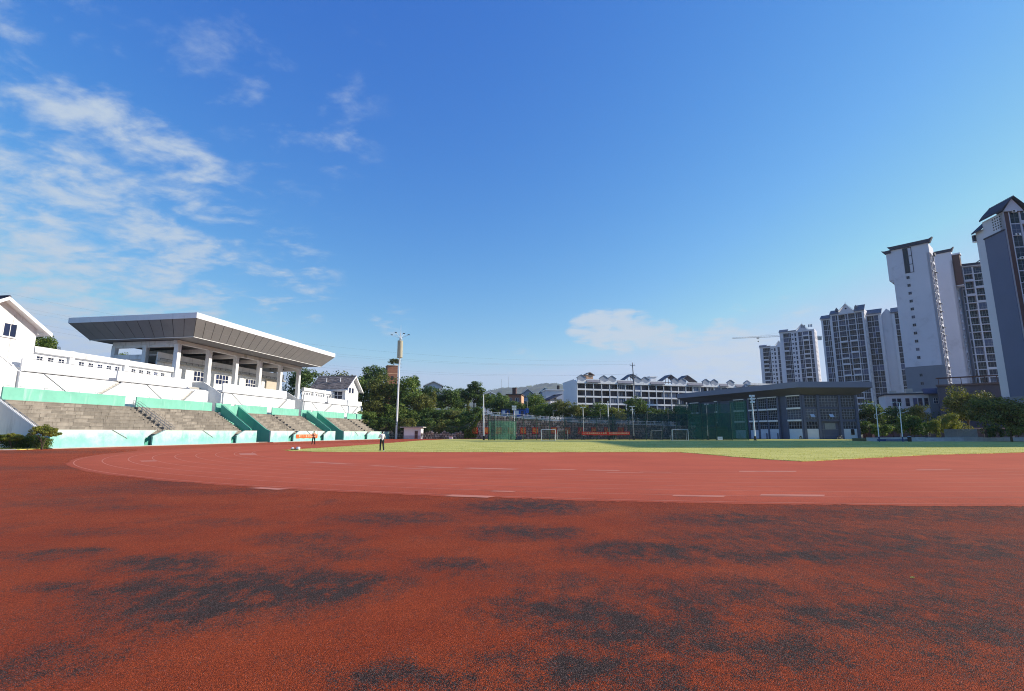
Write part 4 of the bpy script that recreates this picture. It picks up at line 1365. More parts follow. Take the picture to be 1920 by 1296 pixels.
# T3 and its neighbours
def tower_group():
    r = tower('apartment_tower', 'dark glazed tower with two balcony columns under a white round-holed pediment')
    a = -45
    F = Face(r, 183.69, 260.63, a)
    F.add('wall', MB().box(-15.2, 0, 1.31, 11, 4, 65.6), TOWERW)
    F.add('wall', MB().box(-20.0, -15.21, 1.6, 10, 4, 63.6), TOWERW)
    c, s = math.cos(R(a)), math.sin(R(a))
    Fm = Face(r, 183.69 - 15.2 * c, 260.63 - 15.2 * s, a)
    facade(Fm, 10, 64.0, 2.95, [('w', .5), ('g', 1.7), ('n', .9), ('w', .35), ('b', 3.1), ('w', .2), ('n', 1.0), ('w', .2), ('b', 3.1), ('w', .3), ('n', .8), ('g', 2.1), ('w', .95)], 1.3, seed=21)
    Fm.add('cornice', MB().box(-.2, 15.4, -.25, 1.3, 64.01, 64.6), TOWERW)
    Fl = Face(r, 183.69 - 20.0 * c, 260.63 - 20.0 * s, a)
    facade(Fl, 10, 62.2, 2.95, [('w', .9), ('g', 1.7), ('n', .8), ('n', .8), ('w', .55)], 1.5, seed=22)
    Fl.add('cornice', MB().box(-.2, 4.75, -.1, 1.5, 62.21, 62.7), TOWERW)
    F.add('roof', MB().ext([(-.7, 64.61), (3.0, 67.0), (3.0, 67.4), (-.7, 65.0)], 'x', -15.6, -11.4), ROOFT)
    F.add('roof', MB().ext([(-.7, 64.61), (3.0, 68.0), (3.0, 68.4), (-.7, 65.0)], 'x', -4.2, .4), ROOFT)
    F.add('roof', MB().ext([(-.6, 62.71), (3.0, 65.0), (3.0, 65.4), (-.6, 63.1)], 'x', -20.4, -15.5), ROOFT)
    gable_cap(F, -11.2, -4.4, 65.6, 69.6, -.2)
    F.add('gable_base', MB().box(-11.3, -4.3, -.2, 1.4, 64.61, 65.59), TOWERW)
    F.add('round_hole', MB().tube((-7.8, -.26, 66.9), (-7.8, -.21, 66.9), .45, n=12), DARK)
    for x in (-12.2, -3.4):
        F.add('chimney', MB().ext([(x - .7, 66.4), (x + .7, 66.4), (x + .7, 67.2), (x, 68.3), (x - .7, 67.2)], 'y', .4, 1.6), ROOFT)
    F.add('finial', MB().tube((-7.8, .2, 69.6), (-7.8, .2, 70.8), .08, n=5), STEEL)
    S = Face(r, 183.69, 260.63, a + 90)
    facade(S, 10, 64.0, 2.95, [('w', .6), ('s', 1.6), ('w', 1.5), ('s', 1.6), ('w', 2.0)], .3, seed=23)
    r2 = tower('apartment_tower', 'dark glazed white-edged tower block directly behind the blind-walled tower')
    F2 = Face(r2, 192.62, 261.1, -42)
    F2.add('wall', MB().box(-7.2, 0, 1.31, 9, 4, 63.6), TOWERW)
    c, s = math.cos(R(-42)), math.sin(R(-42))
    Fb = Face(r2, 192.62 - 7.2 * c, 261.1 - 7.2 * s, -42)
    facade(Fb, 10, 62.4, 2.95, [('w', .35), ('n', .8), ('g', 1.9), ('n', 1.1), ('g', 1.9), ('w', 1.15)], 1.3, seed=24)
    F2.add('cornice', MB().box(-7.4, .2, -.2, 1.3, 62.41, 63.1), TOWERW)
    F2.add('roof', MB().ext([(-.7, 63.11), (3.4, 66.0), (3.4, 66.4), (-.7, 63.5)], 'x', -7.8, .5), ROOFT)
    r3 = tower('apartment_tower', 'white tower wing with one dark glazed strip against the blind-walled tower')
    F3 = Face(r3, 198.77, 261.01, -42)
    F3.add('wall', MB().box(-.4, 7.5, 1.31, 10, 4, 64.0), TOWERW)
    Fc = Face(r3, 198.77 - .4 * math.cos(R(42)), 261.01 + .4 * math.sin(R(42)), -42)
    facade(Fc, 10, 63.0, 2.95, [('w', 1.2), ('g', 1.7), ('g', 1.8), ('w', .5)], 1.3, seed=25)
    F3.add('gable_wall', MB().ext([(-4.6, 4), (-.41, 4), (-.41, 64.2), (-2.4, 66.2), (-4.6, 63.6)], 'y', .6, 1.5), TOWERW)
    F3.add('roof', MB().ext([(-.2, 63.4), (5.7, 66.7), (11, 63.4), (11, 63.8), (5.7, 67.1), (-.2, 63.8)], 'x', -1.0, 8), ROOFT)


tower_group()


def tower_far(label, x, y, ang, z0, z1, spec, W, seed, roofs, gable=None, side=None):
    r = tower('apartment_tower', label)
    F = Face(r, x, y, ang)
    F.add('wall', MB().box(0, W, 1.31, 11, 4, z1 + 1.2), TOWERW)
    F.add('lower_wall', MB().box(0, W, .02, 1.3, 4, z0 - .02), TOWERW)
    facade(F, z0, z1, 2.95, spec, 1.3, seed=seed)
    F.add('cornice', MB().box(-.2, W + .2, -.2, 1.3, z1 + .01, z1 + .8), TOWERW)
    for (a, b, h) in roofs:
        F.add('roof', MB().ext([(-.6, z1 + .81), (2.6, z1 + h), (2.6, z1 + h + .35), (-.6, z1 + 1.15)], 'x', a, b), ROOFT)
    if gable:
        gable_cap(F, gable[0], gable[1], z1 + .9, z1 + gable[2], 1.4)
    return r, F


r_, F_ = tower_far('white tower with two dark balcony columns and solar heaters on its roof',
                   168.9, 317.4, -38, 26.0, 63.0, [('w', 1.9), ('b', 2.7), ('n', .9), ('n', .8), ('s', 1.6), ('t', 1.5), ('w', .8), ('g', 1.6), ('n', .7), ('w', .3), ('b', 2.9), ('w', .4), ('g', 1.6), ('w', 1.2)], 19.0, 31,
                   [(-.4, 4.7, 2.6), (4.8, 9.0, 1.6)], (9.0, 16.0, 5.2))
for x in (12.2, 13.0, 13.8, 16.0, 16.8, 17.6):
    F_.add('solar_heater', MB().quad((x, .2, 65.4), (x + .55, .2, 65.4), (x + .55, 1.5, 67.0), (x, 1.5, 67.0)).tube((x, 1.4, 67.1), (x + .55, 1.4, 67.1), .2, n=6), STEEL)
Sd = Face(r_, 168.9 + 19.0 * math.cos(R(38)), 317.4 - 19.0 * math.sin(R(38)), 52)
facade(Sd, 26.0, 63.0, 2.95, [('w', .8), ('s', 1.6), ('w', 3.0), ('s', 1.6), ('w', 2)], .3, seed=33)
tower_far('smallest and leftmost white tower of the row, with one column of dark balconies', 181.25, 369.81, -35, 26.5, 62.3,
          [('w', 2.0), ('b', 3.3), ('n', .9), ('n', .9), ('s', 1.9), ('t', 1.7), ('w', .9), ('g', 1.5), ('w', .8)], 13.9, 35, [(-.4, 4.6, 2.4), (4.7, 7, 1.6)], (10.0, 15.5, 4.8))

# tower crane seen past the leftmost tower
cr = thing('tower_crane', 'thin tower crane jib reaching left above the white towers', 'crane', (231, 400, 0))
mast = MB()
for k in range(18):
    z = 4 * k
    for sx, sy in ((-1, -1), (1, -1), (1, 1), (-1, 1)):
        mast.tube((sx, sy, z), (sx, sy, z + 4), .12, n=4, caps=False)
    mast.tube((-1, -1, z), (1, -1, z + 4), .07, n=4, caps=False).tube((-1, 1, z), (-1, -1, z + 4), .07, n=4, caps=False)
part('mast', mast, STEEL, cr)
part('cab', MB().box(-1, 1, -1.2, 1.2, 72, 74.5), STEELW, cr)
jib = MB()
JL, J0, J1 = 56.0, 77.6, 75.4
for (dy, dz) in ((-.7, 0), (.7, 0), (0, 1.5)):
    jib.tube((0, dy, J0 + dz), (-JL, dy, J1 + dz * .4), .09, n=4)
for k in range(26):
    f0, f1 = k / 26, (k + .5) / 26
    zz = lambda f: J0 + (J1 - J0) * f
    jib.tube((-JL * f0, -.7, zz(f0)), (-JL * f1, 0, zz(f1) + 1.4 - .8 * f1), .05, n=4, caps=False).tube((-JL * f1, 0, zz(f1) + 1.4 - .8 * f1), (-JL * (k + 1) / 26, -.7, zz((k + 1) / 26)), .05, n=4, caps=False)
part('jib', jib, STEEL, cr)
part('apex', MB().tube((0, 0, 74), (0, 0, 83), .25, n=5).tube((0, 0, 83), (-34, 0, 77.5), .04, n=4).tube((0, 0, 83), (14, 0, 77), .05, n=4), STEEL, cr)
part('counter_jib', MB().box(0, 15, -.8, .8, 76.5, 77).box(11, 14.5, -1, 1, 74.2, 76.5), STEEL, cr)
part('trolley', MB().box(-36.4, -34.8, -.6, .6, 75.4, 75.9).tube((-35.6, 0, 75.4), (-35.6, 0, 73.2), .05, n=4).box(-36.0, -35.2, -.3, .3, 72.6, 73.2), BLACK, cr)

# ------------------------------------------------------------------ school building with open corridors
def school():
    r = thing('school_building', 'long white school building of open corridors with zigzag gables along its roof', 'school building')
    A = 17
    F = Face(r, 32.75, 261.26, A)
    L = 131
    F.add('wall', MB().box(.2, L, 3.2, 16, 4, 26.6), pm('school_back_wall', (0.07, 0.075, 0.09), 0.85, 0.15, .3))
    F.add('end_wall', MB().ext([(0, 4), (17.5, 4), (17.5, 28.3), (3, 28.9), (0, 27.6)], 'x', 0, .55), pm('school_end_white', (.66, .68, .72), .85, .05, .2))
    floors = [8.7, 12.37, 16.04, 19.71, 23.38]
    for i, z in enumerate(floors):
        x = .56
        k = 0
        while x < L:                          # parapet lengths per bay, set slightly in and out
            w = 4.62
            F.add('corridor_parapet', MB().box(x + .02, min(L, x + w - .02), -.05 - .12 * ((k * 7 + i * 3) % 4 == 0), .12, z - .25, z + .56), WHITE)
            x += w; k += 1
        F.add('corridor_floor', MB().box(.56, L, .13, 3.19, z - .3, z), CONCP)
    x = .56; k = 0
    me_a = window_mesh(4.2, 2.6, 3, 2, .05, GLASSD, BROWN)
    sg = glass_mat('school_glass', (.05, .07, .12), .15, .6)
    me_b = window_mesh(4.2, 2.6, 4, 1, .10, sg, TRIMW)
    me_c = window_mesh(4.2, 2.6, 5, 2, .08, sg, FRAMEG)
    rnd = random.Random(9)
    while x < L:
        F.add('column', MB().box(x - .16, x + .16, -.13, .3, 4, 26.55), WHITE)
        for i, z in enumerate(floors[:-1] + [23.38]):
            if k < 4:
                F.put('window', me_a, x + .2, z + .62, 3.0)
            else:
                F.put('window', rnd.choice([me_a, me_b, me_c, me_b]), x + .2, z + .62, rnd.choice([.35, 1.2, 2.6]))
        x += 4.62; k += 1
    F.add('eaves_slab', MB().box(.3, L, -.5, 3.5, 26.61, 27.1), WHITE)
    F.add('flat_roof', MB().box(.6, L, 3.51, 16, 26.61, 27.3), CONCP)
    GAB = pm('gable_shade_grey', (.30, .34, .41), .85, .05, .2)  # grey-blue stands in for the shade on the gable fronts
    FOLD = WHITE
    gx = [.8, 13.6, 18.3, 33.2, 37.9, 56.5, 61.2, 76.5, 82.0, 93.0, 104.5]
    for x in gx:
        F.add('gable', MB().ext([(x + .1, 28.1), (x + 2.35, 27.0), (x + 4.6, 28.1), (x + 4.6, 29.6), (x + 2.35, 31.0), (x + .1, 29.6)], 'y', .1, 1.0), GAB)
        F.add('folded_parapet', MB().ext([(x - .05, 27.11), (x + 4.75, 27.11), (x + 4.75, 28.5), (x + 2.35, 27.45), (x - .05, 28.5)], 'y', -.45, -.1), FOLD)
        F.add('gable_roof', MB().ext([(x - .2, 29.45), (x + 2.35, 31.0), (x + 4.9, 29.45), (x + 4.9, 29.62), (x + 2.35, 31.2), (x - .2, 29.62)], 'y', -.12, 1.1), pm('grey_ridge_tile', (.24, .25, .28), .8, .2, 1))
    for (a, b) in [(5.7, 13.3), (23.4, 32.6), (43.0, 51.6), (66.4, 76.0), (87, 92.6), (98, 104)]:
        F.add('tile_skirt', MB().ext([(-1.0, 27.0), (.0, 28.3), (.0, 28.55), (-1.1, 27.25)], 'x', a, b), pm('grey_skirt_tile', (.20, .20, .235), .8, .2, 1))
        F.add('skirt_wall', MB().box(a, b, .0, .4, 27.11, 28.9), WHITE)
    for (x, w, h) in [(30.0, 9.5, 33.0), (53.0, 11.0, 33.3), (63.5, 11.5, 33.3)]:
        mb = MB()
        xm = x + w / 2
        mb.ext([(x - .3, 29.3), (xm, h - .3), (x + w + .3, 29.3), (x + w + .3, 29.7), (xm, h), (x - .3, 29.7)], 'y', 3, 9)
        tr = F.add('truss_roof', mb, pm('slate_blue_tile', (.10, .11, .14), .8, .25, 2.0))
        t2 = MB()
        t2.box(x, x + w, 3.1, 3.3, 28.6, 28.9)
        for k in range(7):
            c = x + w * k / 6
            zt_ = h - .3 - abs(c - xm) / (w / 2) * (h - 29.6)
            t2.box(c - .08, c + .08, 3.1, 3.3, 28.0, max(28.6, zt_))
        part('truss', t2, BROWN, tr)
    bh = F.add('stair_hut', MB().box(7.6, 11.4, 3.6, 7, 27.31, 31.4), BRICKP)
    part('hut_roof', MB().ext([(6.8, 31.2), (9.5, 32.6), (12.2, 31.2), (12.2, 31.5), (9.5, 32.95), (6.8, 31.5)], 'y', 3.0, 7.6), TILEB, bh)
    F.add('water_tank', MB().box(46, 49.5, 4, 7, 27.31, 31.5).box(45.4, 50.2, 3.6, 7.4, 31.51, 32.0), WHITE)
    F.add('round_canopy', MB().ext([(106, 28.2), (128, 28.2), (130.5, 28.7), (128, 29.4), (106, 29.3)], 'y', -3, 4), WHITE)
    F.add('entrance_roof', MB().ext([(70.5, 15.6), (72, 17.4), (78, 17.4), (81, 15.6), (81, 15.9), (78, 17.7), (72, 17.7), (70.5, 15.9)], 'y', -5, -.6), WHITE)
    # ground floor canopy in front
    F.add('front_canopy', MB().box(1, 52, -7, -1, 6.9, 7.6), WHITE)
    F.add('canopy_back', MB().box(1, 52, -1.5, -1.2, 4, 6.89), BROWN)
    for k in range(9):
        F.add('canopy_post', MB().box(2 + 6 * k, 2.3 + 6 * k, -6.8, -6.5, 4, 6.89), TRIMW)


school()

# ------------------------------------------------------------------ grey sports hall
def hall():
    r = thing('sports_hall', 'low grey sports hall with gridded windows under a wide overhanging roof', 'sports hall')
    X0, Y0 = 70.7, 125.3
    aL, aR = -67, 0
    LX = 39.2
    L = Face(r, X0, Y0, aL); Rr = Face(r, X0, Y0, aR)
    cl, sl = math.cos(R(aL)), math.sin(R(aL))
    far = (X0 - LX * cl, Y0 - LX * sl)
    rt = (X0 + 13.6, Y0)
    back = [(X0 + 16, Y0 + 14), (far[0] + 18, far[1] + 5)]
    foot = [(X0, Y0), rt, back[0], back[1], far]
    cx = sum(p[0] for p in foot) / 5; cy = sum(p[1] for p in foot) / 5
    inset = [(p[0] + (cx - p[0]) * .035, p[1] + (cy - p[1]) * .035) for p in foot]
    part('core_wall', MB().ext(inset, 'z', 0, 10.9), GYMG, r)
    # flat roof with a wide sloped soffit
    out = [(X0 - 2.0, Y0 - 2.2), (rt[0] + 2.4, rt[1] - 2.2), (back[0][0] + 2, back[0][1] + 2), (back[1][0] + 2, back[1][1] + 2), (far[0] - 2.9, far[1] + 2.2)]
    nb = len(out)
    vs = [(x, y, 12.35) for x, y in out] + [(x, y, 13.75) for x, y in out]
    fs = [tuple(range(nb, 2 * nb))] + [(k, (k + 1) % nb, (k + 1) % nb + nb, k + nb) for k in range(nb)]
    part('fascia', MB().add(vs, fs), GYMR, r)
    vs = [(x, y, 12.349) for x, y in out] + [(x, y, 10.75) for x, y in foot]
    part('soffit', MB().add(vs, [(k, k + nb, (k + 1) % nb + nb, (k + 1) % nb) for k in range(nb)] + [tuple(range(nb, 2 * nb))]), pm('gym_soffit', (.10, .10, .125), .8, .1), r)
    gl = glass_mat('hall_glass', (.030, .034, .048), .12, .5)
    # bays on the left face: (x0, x1, proud white sills, columns)
    bays = [(-38.3, -34.9, True, 4), (-33.6, -28.6, False, 5), (-28.2, -27.3, True, 1), (-26.2, -21.6, False, 5), (-21.0, -17.6, True, 4), (-16.9, -16.2, False, 1), (-15.9, -13.3, True, 4), (-12.7, -10.2, True, 4), (-9.8, -7.1, True, 5), (-6.3, -4.6, False, 3), (-4.1, -.45, True, 5)]
    flo = [(0.0, 2.55, 4.25), (4.75, 4.8, 7.25), (7.7, 7.8, 10.5)]
    for (a, b, sill, n) in bays:
        y = -.12 if sill else .55
        L.add('low_panel', MB().box(a, b, y - .05, .6, .05, 2.5 if a > -14 else 2.3), pm('hall_white_panel', (.62, .66, .74), .8, .05, .4))
        for i, (zs, z0, z1) in enumerate(flo):
            L.put('window', window_mesh(b - a, z1 - z0 - (.04 if i else 0), n, 2 if i == 0 else 4, .085, gl), a, z0 + .02, y)
            if sill and i:
                L.add('white_sill', MB().box(a - .08, b + .08, y - .32, y + .1, zs - .38, zs - .03 + .06), TRIMW)
        if sill:
            L.add('white_lintel', MB().box(a - .08, b + .08, y - .25, y + .1, 10.52, 10.74), TRIMW)
    for x in (-38.9, -34.3, -27.9, -27.0, -21.3, -17.2, -16.2, -13.0, -10.0, -6.75, -4.35, -.22):
        L.add('pier', MB().box(x - .22, x + .22, -.3, .6, 0, 10.7), GYMG)
    for i, (zs, z0, z1) in enumerate(flo[1:]):
        L.add('floor_beam', MB().box(-39, 0, .3, .7, zs - .45, zs), GYMG)
    # right face
    for (a, b, n) in [(.45, 3.35, 4), (4.05, 8.6, 6), (9.3, 12.6, 5)]:
        for i, (zs, z0, z1) in enumerate(flo):
            if i == 0 and a == 4.05:
                continue
            w = Rr.put('window', window_mesh(b - a, z1 - z0, n, 2 if i == 0 else 4, .085, gl), a, z0, .12)
        if a != 4.05:
            Rr.add('low_panel', MB().box(a, b, -.02, .4, .05, 2.5), MATS['hall_white_panel'])
    Rr.add('notice_board', MB().box(11.1, 11.9, -.1, -.03, 1.1, 2.45), BLACK)
    en = Rr.add('entrance', MB().box(4.05, 8.6, .7, .8, .05, 4.25), pm('entrance_shutter', (.30, .28, .27), .8, .1, 1))
    part('shutter_slat', MB().box(4.1, 8.5, .62, .69, 1.0, 1.06).box(4.1, 8.5, .62, .69, 2.3, 2.36).box(4.9, 4.96, .62, .69, .05, 4.2).box(5.3, 7.9, .6, .68, 2.45, 3.9), STEEL, en)
    for x in (.15, 3.7, 8.95, 12.95):
        Rr.add('pier', MB().box(x - .3, x + .3, -.28, .6, 0, 10.7), GYMG)
    for (zs, z0, z1) in flo[1:]:
        Rr.add('floor_beam', MB().box(.2, 13, .02, .6, zs - .45, zs), GYMG)
    for (fx, z0) in ((1.6, 5.3), (6.2, 5.3)):
        Rr.add('open_sash', MB().quad((fx, -.55, z0), (fx + 1.0, -.55, z0), (fx + 1.0, .05, z0 + .75), (fx, .05, z0 + .75)), pm('sash_glass', (.55, .62, .72), .2, .1))
    for x in (-10.6, -7.3):
        L.add('wall_bollard', MB().box(x, x + .22, -.7, -.5, 0, 1.5), GYMG)


hall()
# ------------------------------------------------------------------ raised ground behind the field, stone wall, hills
WALLY = 136.0


def wall_top(x):
    """height of the road behind the stone wall, falling to the right"""
    xs = [(-60, 2.2), (-13, 2.2), (-11.5, 2.4), (-8.4, 6.4), (-5, 6.1), (5, 5.2), (14, 4.5), (24, 4.0), (52, 3.2)]
    for (a, za), (b, zb) in zip(xs[:-1], xs[1:]):
        if a <= x <= b:
            return za + (zb - za) * (x - a) / (b - a)
    return xs[-1][1] if x > xs[-1][0] else xs[0][1]


def terrain_z(x, y):
    z = wall_top(max(-60, min(52, x))) - .02
    if x < -7:
        t = min(1, max(0, (y - WALLY - .5) / 24)); f = min(1, (-7 - x) / 5)
        z += f * (1.2 + 5.2 * t * t * (3 - 2 * t) - (1.2 if t < .02 else 0))
    return z


mb = MB()
nx, ny = 56, 30
for j in range(ny + 1):
    for i in range(nx + 1):
        x = -78 + 135 * i / nx; y = WALLY + .45 + 150 * (j / ny) ** 1.6
        mb.v.append((x, y, terrain_z(x, y) if j else -.5))
for j in range(ny):
    for i in range(nx):
        a = j * (nx + 1) + i
        mb.f.append((a, a + 1, a + nx + 2, a + nx + 1)); mb.mi.append(0)
struct('terrace_ground', mb, SOIL, smooth=True)
mb = MB()
for k in range(20):
    xa, xb = -8 + 3 * k, -5 + 3 * k
    mb.add([(xa, WALLY + 1.6, wall_top(xa) + .02), (xb, WALLY + 1.6, wall_top(xb) + .02), (xb, WALLY + 8.5, wall_top(xb) + .02), (xa, WALLY + 8.5, wall_top(xa) + .02)], [(0, 1, 2, 3)])
struct('road', mb, pm('asphalt', (.06, .06, .065), .9, .2, 1))


def stone_wall(name, label, x0, x1, y, tops, size, seed, rough=.10):
    r = thing(name, label, 'stone wall', (x0, y, 0))
    rnd = random.Random(seed)
    n = 40
    core = [(0, 0)] + [((x1 - x0) * k / n, max(.3, tops(x0 + (x1 - x0) * k / n) - .12)) for k in range(n + 1)] + [(x1 - x0, 0)]
    part('mortar', MB().ext(core, 'y', .02, .5), MORTAR, r)
    mb = MB()
    z = 0.0; row = 0
    while z < 7:
        h = size * rnd.uniform(.75, 1.15)
        x = -rnd.random() * size
        while x < x1 - x0:
            w = size * rnd.uniform(.8, 1.7)
            xc = x + w / 2
            if 0 < xc < x1 - x0 and z + h * .6 < tops(x0 + xc):
                m = 7
                ang = [2 * math.pi * (k + rnd.uniform(-.25, .25)) / m for k in range(m)]
                poly = [(xc + math.cos(t) * w * .56 * rnd.uniform(.8, 1.08), max(.01, z + h / 2 + math.sin(t) * h * .60 * rnd.uniform(.8, 1.08))) for t in ang]
                d = rnd.uniform(.04, rough + .06)
                vs = [(p[0], .03, p[1]) for p in poly] + [(xc + (p[0] - xc) * .78, -d, z + h / 2 + (p[1] - z - h / 2) * .78) for p in poly]
                fs = [tuple(range(2 * m - 1, m - 1, -1))] + [(k, (k + 1) % m, (k + 1) % m + m, k + m) for k in range(m)]
                mb.add(vs, fs)
            x += w
        z += h * .95; row += 1
    part('stonework', mb, STONE, r)['kind'] = 'stuff'
    return r


sw = stone_wall('retaining_wall', 'tall stone retaining wall hung with red slogan panels behind the green nets', -12.0, 48, WALLY, wall_top, .62, 4)
stone_wall('rubble_wall', 'low grey rubble wall below the bushes to the right of the white hut', -50.0, -12.2, WALLY - .1, lambda x: 1.75 + .35 * math.sin(x * 1.7) + .2 * math.sin(x * 4.1), .5, 8, .25)
# white balustrade on the wall
bl = thing('balustrade', 'white post and rail balustrade along the top of the stone wall', 'balustrade', (0, WALLY + .3, 0))
for k in range(25):
    x = -7.6 + 2.15 * k
    z = wall_top(x) - .08
    part('post', MB().box(x - .11, x + .11, -.11, .11, z, z + 1.05).box(x - .14, x + .14, -.14, .14, z + 1.05, z + 1.13), TRIMW, bl)
    if k < 24:
        x2 = x + 2.15; z2 = wall_top(x2) - .08
        mb = MB()
        for h in (.42, .85):
            mb.ext([(x + .115, z + h), (x2 - .115, z2 + h), (x2 - .115, z2 + h + .11), (x + .115, z + h + .11)], 'y', -.05, .05)
        mb.ext([(x + .115, z), (x2 - .115, z2), (x2 - .115, z2 + .25), (x + .115, z + .25)], 'y', -.09, .09)
        part('rail', mb, TRIMW, bl)
# red slogan panels with gold characters
for px, ch, w in [(890.5, '发', 9.5), (913.5, '展', 10), (935, '体', 9.5), (957.5, '育', 9.5), (981, '运', 10.5), (1003.5, '动', 10.8), (1038.5, '增', 9), (1064, '强', 9.5), (1089, '人', 9.5), (1114, '民', 9.5), (1138.5, '体', 9), (1164, '质', 9.5)]:
    X, Y, Z = at(px, 807.5, WALLY - .35)
    which = {890.5: 'first from the left, beside the bushes', 913.5: 'second from the left, beside the tall lamp pole', 935: 'third from the left, inside the green cage', 957.5: 'fourth from the left, inside the green cage',
             981: 'fifth from the left, behind the dark walking person', 1003.5: 'sixth from the left, before the gap in the slogan', 1038.5: 'seventh from the left, seen through the left goal', 1064: 'eighth from the left, behind the second goal',
             1089: 'ninth, at the left end of the long banner', 1114: 'tenth, above the long red banner', 1138.5: 'eleventh, beside the gathered green net', 1164: 'last, above the right end of the long banner'}[px]
    r = thing('slogan_panel', 'red panel with a gold character, ' + which, 'sign', (X, Y, Z), 0, 'red slogan panels on the stone wall')
    part('board', MB().box(-.76, .76, -.02, .04, -.82, .82), RED, r)
    lettering(ch, 1.45, GOLD, r, (0, -.03, -.02), (R(90), 0, 0))

# far wooded hill with masts and houses on its ridge
rnd = random.Random(31)
nx, ny = 150, 26
mb = MB()


def hill_h(px):
    pts = [(400, 90), (700, 105), (800, 118), (860, 128), (905, 138), (925, 146), (945, 152), (975, 154), (1000, 160), (1020, 166), (1045, 168), (1075, 160), (1150, 150), (1300, 120), (1500, 90), (1800, 60)]
    for (a, za), (b, zb) in zip(pts[:-1], pts[1:]):
        if a <= px <= b:
            return za + (zb - za) * (px - a) / (b - a)
    return 60


for j in range(ny + 1):
    for i in range(nx + 1):
        px = 400 + 1400 * i / nx
        f = j / ny
        Y = 3000 + 1320 * f
        X = (px - 960) / 960 * 4320 * .985 * (.8 + .2 * f)
        h = 2.4 * hill_h(px) * (math.sin(f * math.pi / 2) ** 1.2)
        h += (rnd.random() - .5) * 16 * f + 12 * math.sin(i * .9 + j) * f
        mb.v.append((X, Y, h * .99 - 1 if j else -2))
for j in range(ny):
    for i in range(nx):
        a = j * (nx + 1) + i
        mb.f.append((a, a + 1, a + nx + 2, a + nx + 1)); mb.mi.append(0)
struct('hill', mb, pm('wooded_hill', (.055, .075, .035), .95, .45, .02, (.03, .045, .02), .8, .02), smooth=False)


def quads_mesh(name, C, N, S, mat, rng):
    """cloud of small leaf quads: centres C, normals N, half sizes S"""
    n = len(C)
    T = np.cross(N, rng.normal(size=(n, 3))); T /= np.linalg.norm(T, axis=1)[:, None] + 1e-9
    B = np.cross(N, T)
    V = np.empty((n, 4, 3))
    a, b = T * S[:, None], B * (S * rng.uniform(.45, .9, n))[:, None]
    V[:, 0] = C - a; V[:, 1] = C - b; V[:, 2] = C + a; V[:, 3] = C + b
    me = bpy.data.meshes.new(name)
    me.vertices.add(n * 4); me.vertices.foreach_set('co', V.reshape(-1))
    me.loops.add(n * 4); me.loops.foreach_set('vertex_index', np.arange(n * 4))
    me.polygons.add(n); me.polygons.foreach_set('loop_start', np.arange(n) * 4); me.polygons.foreach_set('loop_total', np.full(n, 4))
    me.materials.append(mat); me.update()
    return me


rng = np.random.default_rng(4)
# tree clumps along the far ridge
C = []
for k in range(240):
    px = rnd.uniform(870, 1075)
    X = (px - 960) / 960 * 4320 * .985; h = 2.4 * hill_h(px) * .985
    s = rnd.uniform(5, 14)
    for q in range(14):
        C.append((X + rnd.gauss(0, s * .7), 4310 + rnd.uniform(-40, 0), h + s * rnd.uniform(-.4, 1.3)))
C = np.array(C); N = rng.normal(size=C.shape); N /= np.linalg.norm(N, axis=1)[:, None]
o = obj('ridge_woods', quads_mesh('ridge_woods', C, N, rng.uniform(2.2, 5.5, len(C)), LEAFM, rng)); o['kind'] = 'stuff'
for px, top, lab in [(940, 187, 'thin left mast on the far ridge'), (953.5, 196, 'taller thin right mast on the far ridge')]:
    X = (px - 960) / 960 * 4320 * .985
    top = 350 + (top - 145) * 2.4
    m_ = MB().tube((0, 0, 0), (0, 0, top - 350), 1.8, 1.0, 5).box(-3.4, 3.4, -1, 1, (top - 350) * .8, (top - 350) * .82)
    t_ = thing('radio_mast', lab, 'mast', (X, 4312, 350)); part('pole', m_, STEEL, t_)


def simple_house(name, label, x, y, z, w, d, h, rise, rz, wall, tile, nwin, floors, flat=False, group=None):
    r = thing(name, label, 'house', (x, y, z), R(rz), group)
    part('wall', MB().box(0, w, 0, d, -4, h), wall, r)
    if flat:
        part('roof', MB().box(-.4, w + .4, -.4, d + .4, h + .01, h + .45), tile, r)
        if wall is BRICK:
            part('stair_hut', MB().box(w * .35, w * .6, 2, 5, h + .46, h + 3.0).box(w * .33, w * .62, 1.8, 5.2, h + 3.0, h + 3.25), BROWN, r)
        else:
            part('water_tank', MB().tube((w * .8, 3, h + .46), (w * .8, 3, h + 2.6), .7, n=10), BLACK, r)
    else:
        part('roof', MB().ext([(-.8, h - .3), (w / 2, h + rise), (w + .8, h - .3), (w + .8, h), (w / 2, h + rise + .3), (-.8, h)], 'y', -.8, d + .8), tile, r)
        part('gable_wall', MB().ext([(0, h + .01), (w, h + .01), (w / 2, h + rise - .1)], 'y', .02, d - .02), wall, r)
        part('bargeboard', MB().ext([(-.85, h - .35), (w / 2, h + rise - .05), (w + .85, h - .35), (w + .85, h + .05), (w / 2, h + rise + .38), (-.85, h + .05)], 'y', -.95, -.81), TRIMW, r)
    me = window_mesh(1.5, 1.6, 2, 1, .1, GLASSB, TRIMW)
    for i in range(nwin):
        for k in range(floors):
            obj('window', me, r, (w * (i + .5) / nwin - .75, -.04, h - 2.8 - 3.1 * k))
    return r


